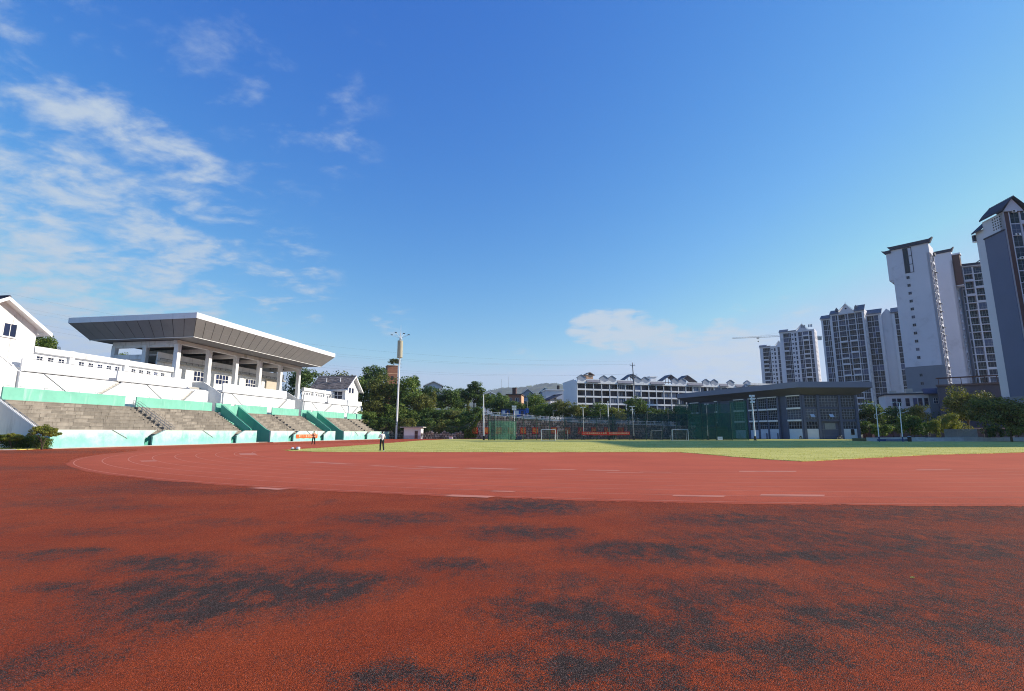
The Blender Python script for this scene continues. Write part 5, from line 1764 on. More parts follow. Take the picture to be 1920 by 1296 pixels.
HB = [(('simple', 'flat_roofed_house'), 'brown brick flat-roofed house rising behind the trees, with an orange side wall', 949, 978, 739, 215, 9.0, True)]
x, y, z = at(950, 741, 215)
bh = simple_house('brick_house', 'brown brick flat-roofed house with an orange side wall above the trees', x, y, 4, 6.0, 9, z - 4, 0, -8, BRICK, pm('flat_roof_brown', (.09, .06, .05), .9, .2), 2, 2, True)
part('orange_side', MB().box(6.01, 6.2, .2, 8.8, -2, z - 4.2), BRICKP, bh)
x, y, z = at(980, 738, 300)
simple_house('gabled_house', 'grey gabled house with white eaves just right of the brown brick house', x, y, 2, 5.8, 9, z - 2, 2.6, 6, pm('house_grey', (.30, .34, .42), .85, .1), TILE, 2, 3)
x, y, z = at(1013, 736, 280)
simple_house('gabled_house', 'grey blue gabled house with white eaves, left of the white flat-topped house', x, y, 2, 5.0, 9, z - 2, 2.4, -4, pm('house_blue_grey', (.24, .29, .40), .85, .1), TILE, 2, 3)
x, y, z = at(1024, 732, 240)
wh = simple_house('white_house', 'plain white flat-topped house beside the left end of the school', x, y, 3, 8.2, 9, z - 3, 0, 8, TOWERW, TRIMW, 0, 0, True)
x, y, z = at(1032, 741, 225)
wh2 = simple_house('white_house', 'small white house with a sloping dark roof and narrow windows against the school end', x, y, 3, 5.6, 6, z - 5.2, 0, 30, TOWERW, TILE, 4, 1, True)
part('sloping_roof', MB().ext([(-.5, z - 5.4), (6, z - 2.6), (6, z - 2.2), (-.5, z - 5.0)], 'y', -.6, 6), TILE, wh2)
for px, py, Y, lab in [(797, 723, 230, 'small grey roofed house peeping over the dark trees'), (905, 742, 260, 'low pale house half hidden behind the trees under the far hill')]:
    x, y, z = at(px, py, Y)
    simple_house('small_house', lab, x, y, 6, 7.5, 8, z - 6, 1.8, 10, TOWERW, TILE, 2, 1)
# brick water tower on the slope
x, y, z = at(727, 686, 190)
bt = thing('brick_tower', 'red brick tower with a bush growing on its flat top, behind the white mast', 'tower', (x, y, 5), R(24))
zz = z - 5
part('wall', MB().box(0, 3.8, 0, 3.8, 0, zz), BRICK, bt)
part('brick_band', MB().box(-.12, 3.92, -.12, 3.92, zz + .01, zz + .3).box(-.06, 3.86, -.06, 3.86, zz - 3.0, zz - 2.75), BRICKP, bt)
part('brick_course', MB().box(-.03, 3.83, -.03, 3.83, zz - 1.0, zz - .9).box(-.03, 3.83, -.03, 3.83, zz - 1.9, zz - 1.8), BRICK, bt)
part('opening', MB().box(1.4, 2.3, -.05, .02, zz - 5.2, zz - 3.8), DARK, bt)

# ------------------------------------------------------------------ trees
def crown_mesh(name, seed, rx, ry, rz, nc, nl, leaf, mat, lump=.34, low=-.75):
    rng = np.random.default_rng(seed)
    d = rng.normal(size=(nc, 3)); d /= np.linalg.norm(d, axis=1)[:, None]
    d[:, 2] = np.where(d[:, 2] < low, -d[:, 2], d[:, 2])
    r = rng.uniform(.35, 1.0, nc) ** .6
    wob = 1 + .18 * np.sin(d[:, 0] * 4 + seed) + .14 * np.sin(d[:, 1] * 5 + seed * 2)
    cc = d * (r * wob)[:, None] * np.array([rx, ry, rz]) * .80
    cr = lump * min(rx, rz) * rng.uniform(.55, 1.25, nc)
    idx = rng.integers(0, nc, nl)
    o = rng.normal(size=(nl, 3)); o /= np.linalg.norm(o, axis=1)[:, None]
    rad = rng.uniform(.25, 1.0, nl) ** .45
    C = cc[idx] + o * (cr[idx] * rad)[:, None] * np.array([1.15, 1.15, .8])
    N = o * .7 + rng.normal(size=(nl, 3)) * .55 + np.array([0, 0, .45])
    N /= np.linalg.norm(N, axis=1)[:, None]
    return quads_mesh(name, C, N, leaf * rng.uniform(.6, 1.35, nl), mat, rng)


CROWN = {}
for nm, mat in (('dark', LEAFD), ('mid', LEAFM), ('yellow', LEAFY), ('olive', LEAFO)):
    CROWN[nm] = [crown_mesh('crown', 10 + 7 * i + len(nm), 4.0, 4.0, 3.6, 46, 6500, .17, mat) for i in range(2)]
CROWN['tall'] = [crown_mesh('crown', 71, 2.4, 2.4, 4.6, 42, 5200, .17, LEAFD), crown_mesh('crown', 72, 2.6, 2.6, 4.2, 40, 5200, .17, LEAFM)]
CROWN['column'] = [crown_mesh('crown', 81, .9, .9, 4.4, 30, 3000, .13, LEAFO, .5)]
CROWN['bush'] = [crown_mesh('crown', 91, 2.2, 2.0, 1.5, 26, 3200, .12, LEAFM, .42, -.4), crown_mesh('crown', 92, 2.2, 2.0, 1.5, 26, 3200, .12, LEAFD, .42, -.4), crown_mesh('crown', 93, 2.2, 2.0, 1.5, 26, 3200, .12, LEAFO, .42, -.4)]


def trunk_mb(h, r, seed, limbs=5):
    rnd = random.Random(seed)
    mb = MB()
    p = [Vector((0, 0, -.3))]
    for k in range(4):
        p.append(Vector((rnd.uniform(-.15, .15) * k * .5, rnd.uniform(-.15, .15) * k * .5, h * (k + 1) / 4)))
    mb.path(p, r, 7, 0, r * .5)
    for k in range(limbs):
        b = p[2 + k % 3]
        a = rnd.uniform(0, 6.28)
        e = b + Vector((math.cos(a) * h * .38, math.sin(a) * h * .38, h * rnd.uniform(.35, .6)))
        mb.path([b, (b + e) / 2 + Vector((0, 0, h * .06)), e], r * .45, 5, 0, r * .12)
    return mb


TRUNK = [trunk_mb(4.2, .22, s).mesh('trunk', BARK, True) for s in (1, 2, 3)]


def tree(kind, var, px, ptop, wpx, Y, label, pbase=None, zb=None, group='trees beyond the field', name='tree', hk=1.0):
    """one tree: crown top at a pixel of the photograph at distance Y, crown width in pixels"""
    X, _, zt = at(px, ptop, Y)
    if zb is None:
        zb = terrain_z(X, Y) if Y > WALLY else 0.0
    rad = wpx / 960 * Y * .5 * .985
    base = {'tall': (2.5, 4.4), 'column': (.95, 4.4), 'bush': (2.2, 1.5)}.get(kind, (4.0, 3.6))
    r = thing(name, label, 'tree' if kind != 'bush' else 'bush', (X, Y, zb), 0, group)
    H = zt - zb
    sx = rad / (base[0] * .98)
    cz = min(base[1] * max(sx, .6) * hk, max(H * .5, rad * .7))
    sz = cz / base[1]
    me = CROWN[kind][var % len(CROWN[kind])]
    c = obj('crown', me, r, (0, 0, H - cz * .96))
    c.scale = (sx, sx, sz)
    c.rotation_euler = (0, 0, (px * 1.7) % 6.28)
    th = max(.6, min(H - cz * 1.05, H * .55))
    t_ = obj('trunk', TRUNK[var % 3], r)
    k = th / 4.2
    t_.scale = (max(.45, min(1.3, k)), max(.45, min(1.3, k)), k)
    return r


SLOPE = 'trees on the slope behind the far end of the stand'
WALLT = 'trees along the road above the stone wall'
RIGHT = 'trees by the street at the right'
for a in [
    ('dark', 0, 572, 692, 74, 152, 'dark round tree seen under the right end of the canopy', SLOPE),
    ('mid', 1, 604, 714, 60, 160, 'mid green tree between the canopy and the far gabled house', SLOPE),
    ('olive', 0, 640, 698, 90, 175, 'sparse olive tree rising behind the brown tiled roof', SLOPE),
    ('dark', 1, 701, 684, 60, 178, 'tall dark glossy tree standing above the others left of the white mast', SLOPE),
    ('mid', 0, 684, 706, 78, 152, 'broad green tree just right of the far gabled house', SLOPE),
    ('olive', 1, 725, 708, 84, 150, 'broad olive tree behind the white mast', SLOPE),
    ('mid', 1, 765, 713, 74, 148, 'light green rounded tree right of the white mast', SLOPE),
    ('olive', 0, 790, 735, 56, 146, 'olive tree leaning to the right edge of the near slope', SLOPE),
    ('olive', 1, 700, 748, 80, 145, 'low olive tree in front of the slope just past the far house', SLOPE),
    ('mid', 0, 748, 756, 74, 143, 'low bright green tree above the white hut', SLOPE),
    ('mid', 1, 778, 772, 50, 142, 'small bright green tree right above the hut roof', SLOPE),
    ('dark', 0, 778, 706, 30, 190, 'small dark treetop on the skyline right of the mast', SLOPE),
    ('dark', 1, 806, 724, 58, 168, 'dark tree under the small grey roof on the skyline', SLOPE),
    ('dark', 0, 842, 730, 72, 166, 'wide dark tree in the middle of the tree belt', SLOPE),
    ('tall', 0, 889, 714, 44, 172, 'tallest dark tree in the middle of the tree belt', SLOPE),
    ('dark', 1, 868, 728, 46, 176, 'dark tree left of the tallest one in the tree belt', SLOPE),
    ('mid', 0, 912, 738, 48, 170, 'green tree right of the tallest one in the tree belt', SLOPE),
    ('column', 0, 813, 726, 13, 150, 'slim ivy covered trunk standing in front of the dark trees on the left', SLOPE),
    ('column', 0, 878, 746, 9, 146, 'slim pale creeper column left of the tall lamp pole', SLOPE),
    ('dark', 0, 938, 745, 62, 158, 'dark spreading tree above the left part of the stone wall', WALLT),
    ('tall', 1, 942, 732, 32, 185, 'upright tree at the foot of the far hill', WALLT),
    ('dark', 1, 968, 752, 56, 150, 'dark tree over the blue kiosk', WALLT),
    ('mid', 1, 1003, 742, 62, 156, 'green tree before the grey gabled houses', WALLT),
    ('mid', 0, 1022, 757, 44, 150, 'smaller green tree right of the grey gabled houses', WALLT),
    ('olive', 0, 1048, 749, 50, 150, 'olive tree in front of the white houses', WALLT),
    ('olive', 1, 1074, 757, 44, 148, 'small olive tree at the left corner of the school', WALLT),
    ('yellow', 0, 1098, 758, 46, 150, 'yellow green tree under the dark open bays of the school', WALLT),
    ('mid', 1, 1126, 758, 50, 149, 'green tree in front of the school left of the gathered net', WALLT),
    ('yellow', 1, 1152, 763, 44, 148, 'yellow green tree behind the gathered green net', WALLT),
    ('dark', 0, 1190, 748, 62, 152, 'large dark tree at the foot of the tall power pole', WALLT),
    ('dark', 1, 1222, 764, 54, 150, 'dark tree in the middle of the school front', WALLT),
    ('mid', 0, 1250, 766, 44, 150, 'green tree in front of the school right of the power pole', WALLT),
    ('dark', 1, 1278, 762, 54, 150, 'dark tree by the left corner of the grey hall', WALLT),
]:
    tree(*a[:7], group=a[7])
for a in [
    ('dark', 0, 1632, 758, 66, 138, 'dark tree touching the right end of the grey hall', 0.6),
    ('dark', 1, 1668, 762, 70, 142, 'dark tree between the two white street lamps', 0.6),
    ('olive', 0, 1716, 758, 46, 125, 'olive tree with a sunlit top right of the street lamps', 0.4),
    ('dark', 1, 1702, 776, 44, 110, 'low dark tree right behind the second street lamp', 0.2),
    ('dark', 0, 1752, 752, 84, 150, 'dark tree in deep shade below the low white building', 0.6),
    ('yellow', 0, 1752, 784, 30, 112, 'small sunlit yellow tree, left half of the bright pair', 0.2),
    ('yellow', 1, 1778, 774, 36, 113, 'small sunlit yellow tree, right half of the bright pair', 0.2),
    ('olive', 1, 1806, 728, 82, 124, 'tall olive tree in front of the dark podium wall', 0.3),
    ('olive', 1, 1838, 742, 66, 98, 'tall tree with low crown, right of the one before the podium', 0.3),
    ('olive', 0, 1884, 745, 96, 92, 'broad olive tree below the grey wall panel of the rightmost tower', 0.3),
    ('olive', 1, 1918, 752, 84, 90, 'tree cut by the right edge of the picture', 0.3),
]:
    tree(*a[:7], zb=a[7], group=RIGHT)
tree('mid', 0, 84, 626, 60, 78, 'feathery tree rising behind the near gabled house', zb=0.0, group='trees behind the stand')
tree('mid', 1, 236, 666, 44, 110, 'treetop just showing behind the gallery hood of the stand', zb=0.0, group='trees behind the stand')
# bushes on the bank
BG = 'bushes on the bank behind the rubble wall'
bushes = [(660, 765, 46, 146), (690, 778, 40, 144), (725, 786, 40, 142), (800, 766, 44, 143), (826, 770, 46, 142), (852, 768, 44, 143), (874, 772, 40, 141), (806, 786, 46, 139.5), (836, 784, 46, 139.3), (862, 786, 46, 139), (884, 782, 30, 138.6), (816, 798, 36, 138.4),
          (845, 799, 40, 138.2), (872, 800, 40, 138.0), (893, 792, 22, 137.8), (899, 776, 18, 139.5), (895, 764, 26, 141), (676, 786, 40, 134.6), (700, 788, 36, 134.4), (724, 784, 40, 134.8), (764, 782, 40, 135.2), (688, 772, 44, 138)]
wordsL = ['below the far gabled house', 'low in front of the slope left of the mast', 'just left of the white hut', 'high on the bank right of the mast', 'high on the bank near the creeper column foot', 'high in the middle of the bank', 'high on the bank by the pale creeper',
          'halfway down the bank right of the hut', 'halfway down the middle of the bank', 'halfway down the bank left of the first red panel', 'right above the first red panel', 'low on the bank beside the hut', 'lowest in the middle of the bank', 'low on the bank near the first red panel',
          'hanging over the first red panel', 'on top of the stone wall at its left end', 'at the corner of the road above the stone wall', 'low behind the end of the stand', 'between the stand end and the mast', 'right behind the foot of the mast', 'directly behind the white hut', 'halfway up the slope left of the mast']
for k, (b, w_) in enumerate(zip(bushes, wordsL)):
    px, pt, w, Y = b
    X, _, zt = at(px, pt, Y)
    tree('bush', k, px, pt, w, Y, ['leafy green bush ', 'dark leafy bush ', 'olive leafy bush '][k % 3] + w_, zb=max(.3, min(terrain_z(X, Y) if Y > WALLY else .3, zt - 1.6)), group=BG, name='bush')
for k, (px, pt, w, Y, lab) in enumerate([(1622, 792, 44, 128, 'dark round bush at the right end of the hall'), (1652, 796, 44, 120, 'low dark bush left of the left street lamp foot'), (1672, 793, 40, 124, 'dark bush between the two street lamps'), (1712, 796, 40, 112, 'dark bush behind the litter bin'),
                                         (1740, 792, 44, 118, 'dark bush under the sunlit yellow pair of trees'), (1790, 790, 44, 116, 'dark bush behind the slatted fence'), (1862, 800, 40, 104, 'dark bush between the trunks near the right edge'), (1906, 797, 44, 100, 'dark bush at the right edge of the picture')]):
    tree('bush', k * 2 + 1, px, pt, w, Y, lab, zb=0.2, group='dark bushes along the right side', name='bush')
# ivy and undergrowth covering the bank
C = []
rnd = random.Random(77)
for k in range(17000):
    x = rnd.uniform(-52, -8.5); y = WALLY + .35 + 22 * rnd.random() ** 1.6
    lump = .9 + .8 * math.sin(x * .9 + 1.3 * math.sin(y * .7)) * math.sin(y * .8 + x * .3)
    C.append((x, y, max(.4, terrain_z(x, y)) + rnd.random() * max(.3, lump)))
for k in range(2600):
    x = rnd.uniform(-12.5, -8.0)
    z0 = wall_top(x)
    C.append((x, WALLY - .1 - rnd.random() * .4, z0 - rnd.random() ** 1.4 * (z0 * .9 if x < -9.3 else 1.4)))
C = np.array(C); N = rng.normal(size=C.shape) + np.array([0, -.5, .8]); N /= np.linalg.norm(N, axis=1)[:, None]
o = obj('ivy', quads_mesh('ivy', C, N, rng.uniform(.09, .24, len(C)), LEAFM, rng)); o['kind'] = 'stuff'
# plant on the brick tower
x, y, z = at(737, 672, 190)
tr = thing('rooftop_bush', 'reddish bush growing on the flat top of the brick tower', 'bush', (x, y + 1.5, bt.location.z + zz + .3))
c_ = obj('crown', CROWN['bush'][2], tr, (0, 0, 1.3)); c_.scale = (1.1, 1.0, 1.0)
# clipped shrubs at the near end of the stand
def shrub(px, py, ptop, wpx, label, rx):
    Y = 50.0; X = at(px, py, Y)[0]
    r = thing('shrub', label, 'shrub', (X, Y, .06), 0, 'clipped shrubs by the near end of the stand')
    _, _, zt = at(px, ptop, Y)
    mb = MB()
    rnd = random.Random(int(px * 3))
    for k in range(7):
        a = rnd.uniform(0, 6.28)
        mb.path([(rnd.uniform(-.06, .06), rnd.uniform(-.06, .06), -.05), (math.cos(a) * .16, math.sin(a) * .16, zt * .3), (math.cos(a) * rx * .5, math.sin(a) * rx * .5, zt * .68)], .035, 5, 0, .014)
    part('stem', mb, BARK, r)
    me = crown_mesh('crown', abs(int(px)) + 5, rx, rx, zt * .33, 60, 11000, .045, LEAFY, .26, -.5)
    obj('crown', me, r, (0, 0, zt * .66))
    return r


shrub(79, 839, 797, 52, 'largest clipped shrub, round topped with bare stems, at the corner of the mint wall', 1.42)
shrub(22, 841, 813, 40, 'small clipped shrub with a thin trunk near the left edge', 1.0)
shrub(-8, 843, 814, 40, 'small clipped shrub cut by the left edge of the picture', 1.0)
Y = 51.2; X = at(46, 837, Y)[0]
hd = thing('hedge', 'dark low hedge in shade between the clipped shrubs and the end wall', 'hedge', (X, Y, .06))
rg = np.random.default_rng(8)
C = np.c_[rg.uniform(-2.6, 2.2, 9000), rg.uniform(-.5, .7, 9000), rg.uniform(0, 1, 9000) ** .7 * 1.15]
C[:, 2] *= 1 + .18 * np.sin(C[:, 0] * 2.3)
N = rg.normal(size=C.shape) + np.array([0, 0, .6]); N /= np.linalg.norm(N, axis=1)[:, None]
obj('leaves', quads_mesh('leaves', C, N, rg.uniform(.03, .075, 9000), LEAFD, rg), hd)
# ------------------------------------------------------------------ poles, lamps, wires
def white_mast():
    Y = 134.0; X = at(743, 815, Y)[0]
    r = thing('telecom_mast', 'tall white mast with a beige cylinder and four small lamp arms at its top', 'mast', (X, Y, 0))
    r.scale = (1, 1, .955)
    part('pole', MB().tube((0, 0, 0), (.15, 0, 22.3), .27, .19, 14).tube((.15, 0, 26.6), (.18, 0, 29), .16, .12, 10).tube((.18, 0, 29), (.18, 0, 31.3), .06, .025, 8), STEELW, r, smooth=False)
    part('antenna_cylinder', MB().tube((.15, 0, 22.2), (.16, 0, 26.8), .70, .70, 20).tube((.15, 0, 22.15), (.15, 0, 22.3), .73, .73, 20).tube((.16, 0, 26.75), (.16, 0, 26.9), .73, .73, 20), pm('beige_shroud', (.42, .385, .28), .6, .1, .8, (.22, .2, .15), .5, 2, True), r)
    for k, (dx, dy, dz) in enumerate([(-2.4, .2, 1.0), (-1.1, -.8, 1.5), (.7, .9, 1.5), (2.2, -.2, .95)]):
        a = part('lamp_arm', MB().tube((.18, 0, 27.6), (.18 + dx, dy, 27.6 + dz), .06, .045, 5), STEELW, r)
        part('lamp_head', MB().box(.18 + dx * 1.0 - .28, .18 + dx + .22, dy - .15, dy + .15, 27.55 + dz, 27.72 + dz), BLACK, a)
    part('platform', MB().tube((.18, 0, 27.3), (.18, 0, 27.5), .45, .45, 10), STEELW, r)
    st = MB()
    for k in range(9):
        st.tube((-.7, 0, 19.4 + .4 * k), (.8, 0, 19.4 + .4 * k), .025, n=4)
    part('step_bolt', st, STEEL, r)


white_mast()


def lamp_pole(px, pbase, ptop, Y, r0, label, heads, group='floodlight poles round the field', dark_base=True, lean=0):
    X, _, zt = at(px, ptop, Y)
    Xb = at(px + lean, pbase, Y)[0]
    r = thing('floodlight_pole', label, 'lamp post', (Xb, Y, 0), 0, group)
    dx = X - Xb
    H = zt
    part('pole', MB().tube((0, 0, .9), (dx, 0, H), r0, r0 * .6, 8), STEELW, r)
    part('pole_base', MB().tube((0, 0, 0), (0, 0, .9), r0 * 1.25, r0 * 1.2, 8).box(-.25, .25, -.25, .25, 0, .12), BLACK if dark_base else STEELW, r)
    for k, (hx, hz, w, h) in enumerate(heads):
        part('floodlight', MB().box(dx + hx - w / 2, dx + hx + w / 2, -.22, -.02, H + hz, H + hz + h).tube((dx, 0, H + hz + h / 2), (dx + hx, -.05, H + hz + h / 2), .03, n=4), STEELW, r)
    return r


lamp_pole(906.5, 824.5, 741, 112, .17, 'tall plain white pole at the left end of the green cage', [(0, 0, .3, .25)], lean=.5)
lamp_pole(964, 823, 763, 130, .10, 'white pole with two stacked pairs of floodlights behind the cage', [(-.32, -.2, .5, .5), (.32, -.2, .5, .5), (-.3, -.85, .5, .5), (.3, -.85, .5, .5)], lean=1)
lamp_pole(1093, 822, 764, 124, .12, 'white pole with a crossarm left of the long red banner', [(-.45, -.1, .4, .2), (.45, -.1, .4, .2)], lean=1.5)
lamp_pole(1139.5, 823, 754, 114, .15, 'pale pole next to the gathered green net', [(0, 0, .25, .2)], lean=3)
lamp_pole(1185, 821, 762, 120, .12, 'white pole with two short crossarms right of the long red banner', [(-.4, -.1, .45, .18), (.4, -.1, .45, .18), (-.3, -.9, .4, .15), (.3, -.9, .4, .15)], lean=3.5)
lamp_pole(1324.5, 822, 759, 118, .10, 'thin pole with a small lamp pair before the left part of the hall', [(-.3, -.1, .4, .3), (.3, -.1, .4, .3)], lean=3)
lamp_pole(1409, 822.5, 742, 108, .19, 'white floodlight pole with three rows of lamps before the grey hall', [(-.3, -.25, .45, .4), (.35, -.25, .45, .4), (.3, -.85, .5, .4), (-.25, -.85, .3, .4), (.25, -1.5, .55, .4), (-.25, -1.5, .4, .3)], lean=7)
# thin lamp poles along the road
for px, pt, lab in [(1037, 770, 'thin grey street pole above the wall left of the school corner'), (1125, 768, 'thin grey street pole in front of the school'), (1252, 768, 'thin grey street pole between the two dark trees'), (1213, 772, 'thin grey street pole right of the power pole')]:
    X, Y, zt = at(px, pt, WALLY + 4)
    zb = wall_top(X)
    r = thing('street_pole', lab, 'pole', (X, Y, zb), 0, 'thin poles along the road above the wall')
    part('pole', MB().tube((0, 0, -.1), (0, 0, zt - zb), .07, .05, 6), STEEL, r)
    part('arm', MB().tube((0, 0, zt - zb - .05), (.9, 0, zt - zb + .1), .04, n=5).box(.7, 1.3, -.1, .1, zt - zb + .05, zt - zb + .15), STEEL, r)

# power pole and overhead wires
X, Y, zt = at(1185.5, 680, 170)
pp = thing('power_pole', 'tall dark power pole standing before the school', 'power pole', (X + .9, Y, 2.5))
H = zt - 2.5
part('pole', MB().tube((0, 0, 0), (-.9, 0, H), .30, .13, 8), pm('pole_grey', (.16, .16, .17), .7, .2), pp)
arms = [(-.85, H - 1.0, .9), (-.75, H - 4.3, 1.3), (-.72, H - 5.0, .6)]
for (x, z, w) in arms:
    part('crossarm', MB().box(x - w, x + w, -.08, .08, z, z + .14), STEEL, pp)
    part('insulator', MB().tube((x - w + .1, 0, z + .14), (x - w + .1, 0, z + .5), .08, n=6).tube((x + w - .1, 0, z + .14), (x + w - .1, 0, z + .5), .08, n=6), TRIMW, pp)


def wire(p, q, sag, r, label):
    p, q = Vector(p), Vector(q)
    pts = []
    for k in range(25):
        f = k / 24
        a = p.lerp(q, f); a.z -= sag * 4 * f * (1 - f)
        pts.append(a)
    tag(obj('overhead_wire', MB().path(pts, r, 4).mesh('overhead_wire', WIRE)), label, 'wire', 'overhead wires crossing the sky')


px_, py_ = X, Y
for k, (dz, zl, w_, lab) in enumerate([(.0, 46, 0, 'topmost overhead wire from the power pole to the left'), (-1.0, 42.5, .8, 'second overhead wire from the top'), (-1.0, 41.5, -.8, 'third overhead wire from the top'), (-4.3, 38.5, 1.2, 'fourth overhead wire from the top'), (-4.3, 37.0, -1.2, 'fifth and lowest overhead wire')]):
    wire((px_ + w_, py_, zt + dz + .5), (-165, 150 + 2 * k, zl), 6.5, .011, lab)
wire((-4, 139, 13.5), (px_, py_ - 20, 9.5), 1.0, .011, 'low slack wire strung across the treetops')

# two white street lamps at the right
def street_lamp(px, pbase, ptop, Y, label, short):
    X, _, zt = at(px, ptop, Y)
    Xb, _, zb = at(px + 5, pbase, Y)
    r = thing('street_lamp', label, 'street lamp', (Xb, Y, 0), 0, 'double armed street lamps')
    dx = X - Xb
    part('pole', MB().tube((0, 0, .9), (dx, 0, zt), .085, .06, 7), STEELW, r)
    part('pole_base', MB().tube((0, 0, 0), (0, 0, .9), .11, .11, 7), pm('dull_blue', (.015, .04, .16), .6, .2, 1), r)
    fz = zt - 1.9
    part('arm', MB().path([(dx * .7, 0, fz), (dx * .7 + .7, 0, fz + .16), (dx * .7 + 1.35, 0, fz + .42)], .03, 5).box(dx * .7 + 1.1, dx * .7 + 1.6, -.07, .07, fz + .36, fz + .44), STEELW, r)
    part('arm', MB().path([(dx, 0, zt - .05), (dx - .7, 0, zt + .12), (dx - 1.3, 0, zt + .06)], .03, 5).box(dx - 1.5, dx - 1.0, -.07, .07, zt + .02, zt + .1), STEELW, r)
    ring = [(dx * .72 - .24 + .26 * math.cos(w), 0, fz - .32 + .42 * math.sin(w)) for w in [R(60 + 24 * k) for k in range(11)]]
    part('scroll', MB().path(ring, .025, 5), STEELW, r)
    ring = [(dx + .18 + .2 * math.cos(w), 0, zt - .34 + .34 * math.sin(w)) for w in [R(-110 + 24 * k) for k in range(10)]]
    part('scroll', MB().path(ring, .025, 5), STEELW, r)


street_lamp(1642, 811, 757.5, 92, 'left white street lamp with a curved arm on each side, before the dark trees', False)
street_lamp(1686, 811, 755, 92, 'right white street lamp with a curved arm on each side, beside the black bin', True)

# ------------------------------------------------------------------ green cage and netting fence
def net_panel(mbs, p, q, z0, z1, rnd):
    """one sheet of netting between two posts, slightly slack"""
    mb = MB()
    n = 6
    vs = []
    d = Vector((q[0] - p[0], q[1] - p[1])); L = d.length; d.normalize()
    nn = Vector((-d.y, d.x))
    for k in range(n + 1):
        f = k / n
        s = .05 * math.sin(f * 3.14 * 2 + rnd.random()) * (0 < k < n)
        for zz, w in ((z0, .3), ((z0 + z1) / 2, 1), (z1 - (.05 if 0 < k < n else 0), .4)):
            vs.append((p[0] + d.x * L * f + nn.x * s * w, p[1] + d.y * L * f + nn.y * s * w, zz))
    fs = []
    for k in range(n):
        for j in range(2):
            a = 3 * k + j
            fs.append((a, a + 3, a + 4, a + 1))
    return mb.add(vs, fs)


def netting_fence():
    r = thing('netting_fence', 'long dark green fence of posts and netting in front of the stone wall', 'fence', (0, 0, 0))
    Y = 111.0
    rnd = random.Random(5)
    pxs = [954.5, 981.5, 1006, 1030.5, 1058.5, 1090, 1119, 1150, 1180, 1212, 1243, 1270, 1292]
    xs = [at(p, 823, Y)[0] for p in pxs]
    tops = [5.1 if p < 1120 else 5.6 for p in pxs]
    for x, t in zip(xs, tops):
        part('post', MB().tube((x, Y, 0), (x, Y, t), .06, n=6), CAGEG, r)
    for k in range(len(xs) - 1):
        part('rail', MB().tube((xs[k], Y, 4.4), (xs[k + 1], Y, 4.4), .035, n=5).tube((xs[k], Y, tops[k]), (xs[k + 1], Y, tops[k + 1]), .025, n=5).tube((xs[k], Y, .12), (xs[k + 1], Y, .12), .03, n=5), CAGEG, r)
        part('net', net_panel(None, (xs[k], Y), (xs[k + 1], Y), .12, tops[k] - .02, rnd), NETG if k < 4 else NETN, r)
    return r


netting_fence()


def batting_cage():
    r = thing('netting_cage', 'square green netting cage with a framed gate at the left end of the fence', 'cage', (0, 0, 0))
    rnd = random.Random(6)
    Y0, Y1 = 107.0, 118.0
    xa, xb, xc, xd = [at(p, 824, Y0)[0] for p in (916, 927.5, 954.5, 968.5)]
    za = 5.35
    posts = [(xa, Y0), (xb, Y0), (xc, Y0 + 2), (xd, Y0 + 8), (xd, Y1), (xa, Y1)]
    for x, y in posts:
        part('post', MB().tube((x, y, 0), (x, y, za), .075, n=6), CAGEG, r)
    for (p, q) in zip(posts, posts[1:] + posts[:1]):
        part('rail', MB().tube((*p, za), (*q, za), .04, n=5).tube((*p, 4.1), (*q, 4.1), .035, n=5).tube((*p, 2.15), (*q, 2.15), .035, n=5), CAGEG, r)
    for (p, q) in zip(posts[1:], posts[2:] + posts[:1]):
        part('net', net_panel(None, p, q, .05, 4.05, rnd), NET, r)
    for k in range(4):
        x = xb + (xc - xb) * (k + 1) / 5; y = Y0 + 2 * (k + 1) / 5
        part('stay', MB().tube((x, y, .0), (x, y, 4.1), .02, n=5), CAGEG, r)
    g_ = part('gate', MB().tube((xa + .08, Y0, .1), (xa + .08, Y0, 2.1), .04, n=5).tube((xb - .08, Y0, .1), (xb - .08, Y0, 2.1), .04, n=5).tube((xa + .08, Y0, 1.15), (xb - .08, Y0, 1.15), .04, n=5).tube((xa + .08, Y0, .1), (xb - .08, Y0, .1), .04, n=5), CAGEG, r)
    part('gate_net', net_panel(None, (xa + .1, Y0), (xb - .1, Y0), .1, 2.1, rnd), NET, g_)
    part('net', net_panel(None, (xa, Y0), (xb, Y0), 2.2, 4.05, rnd), NET, r)


batting_cage()


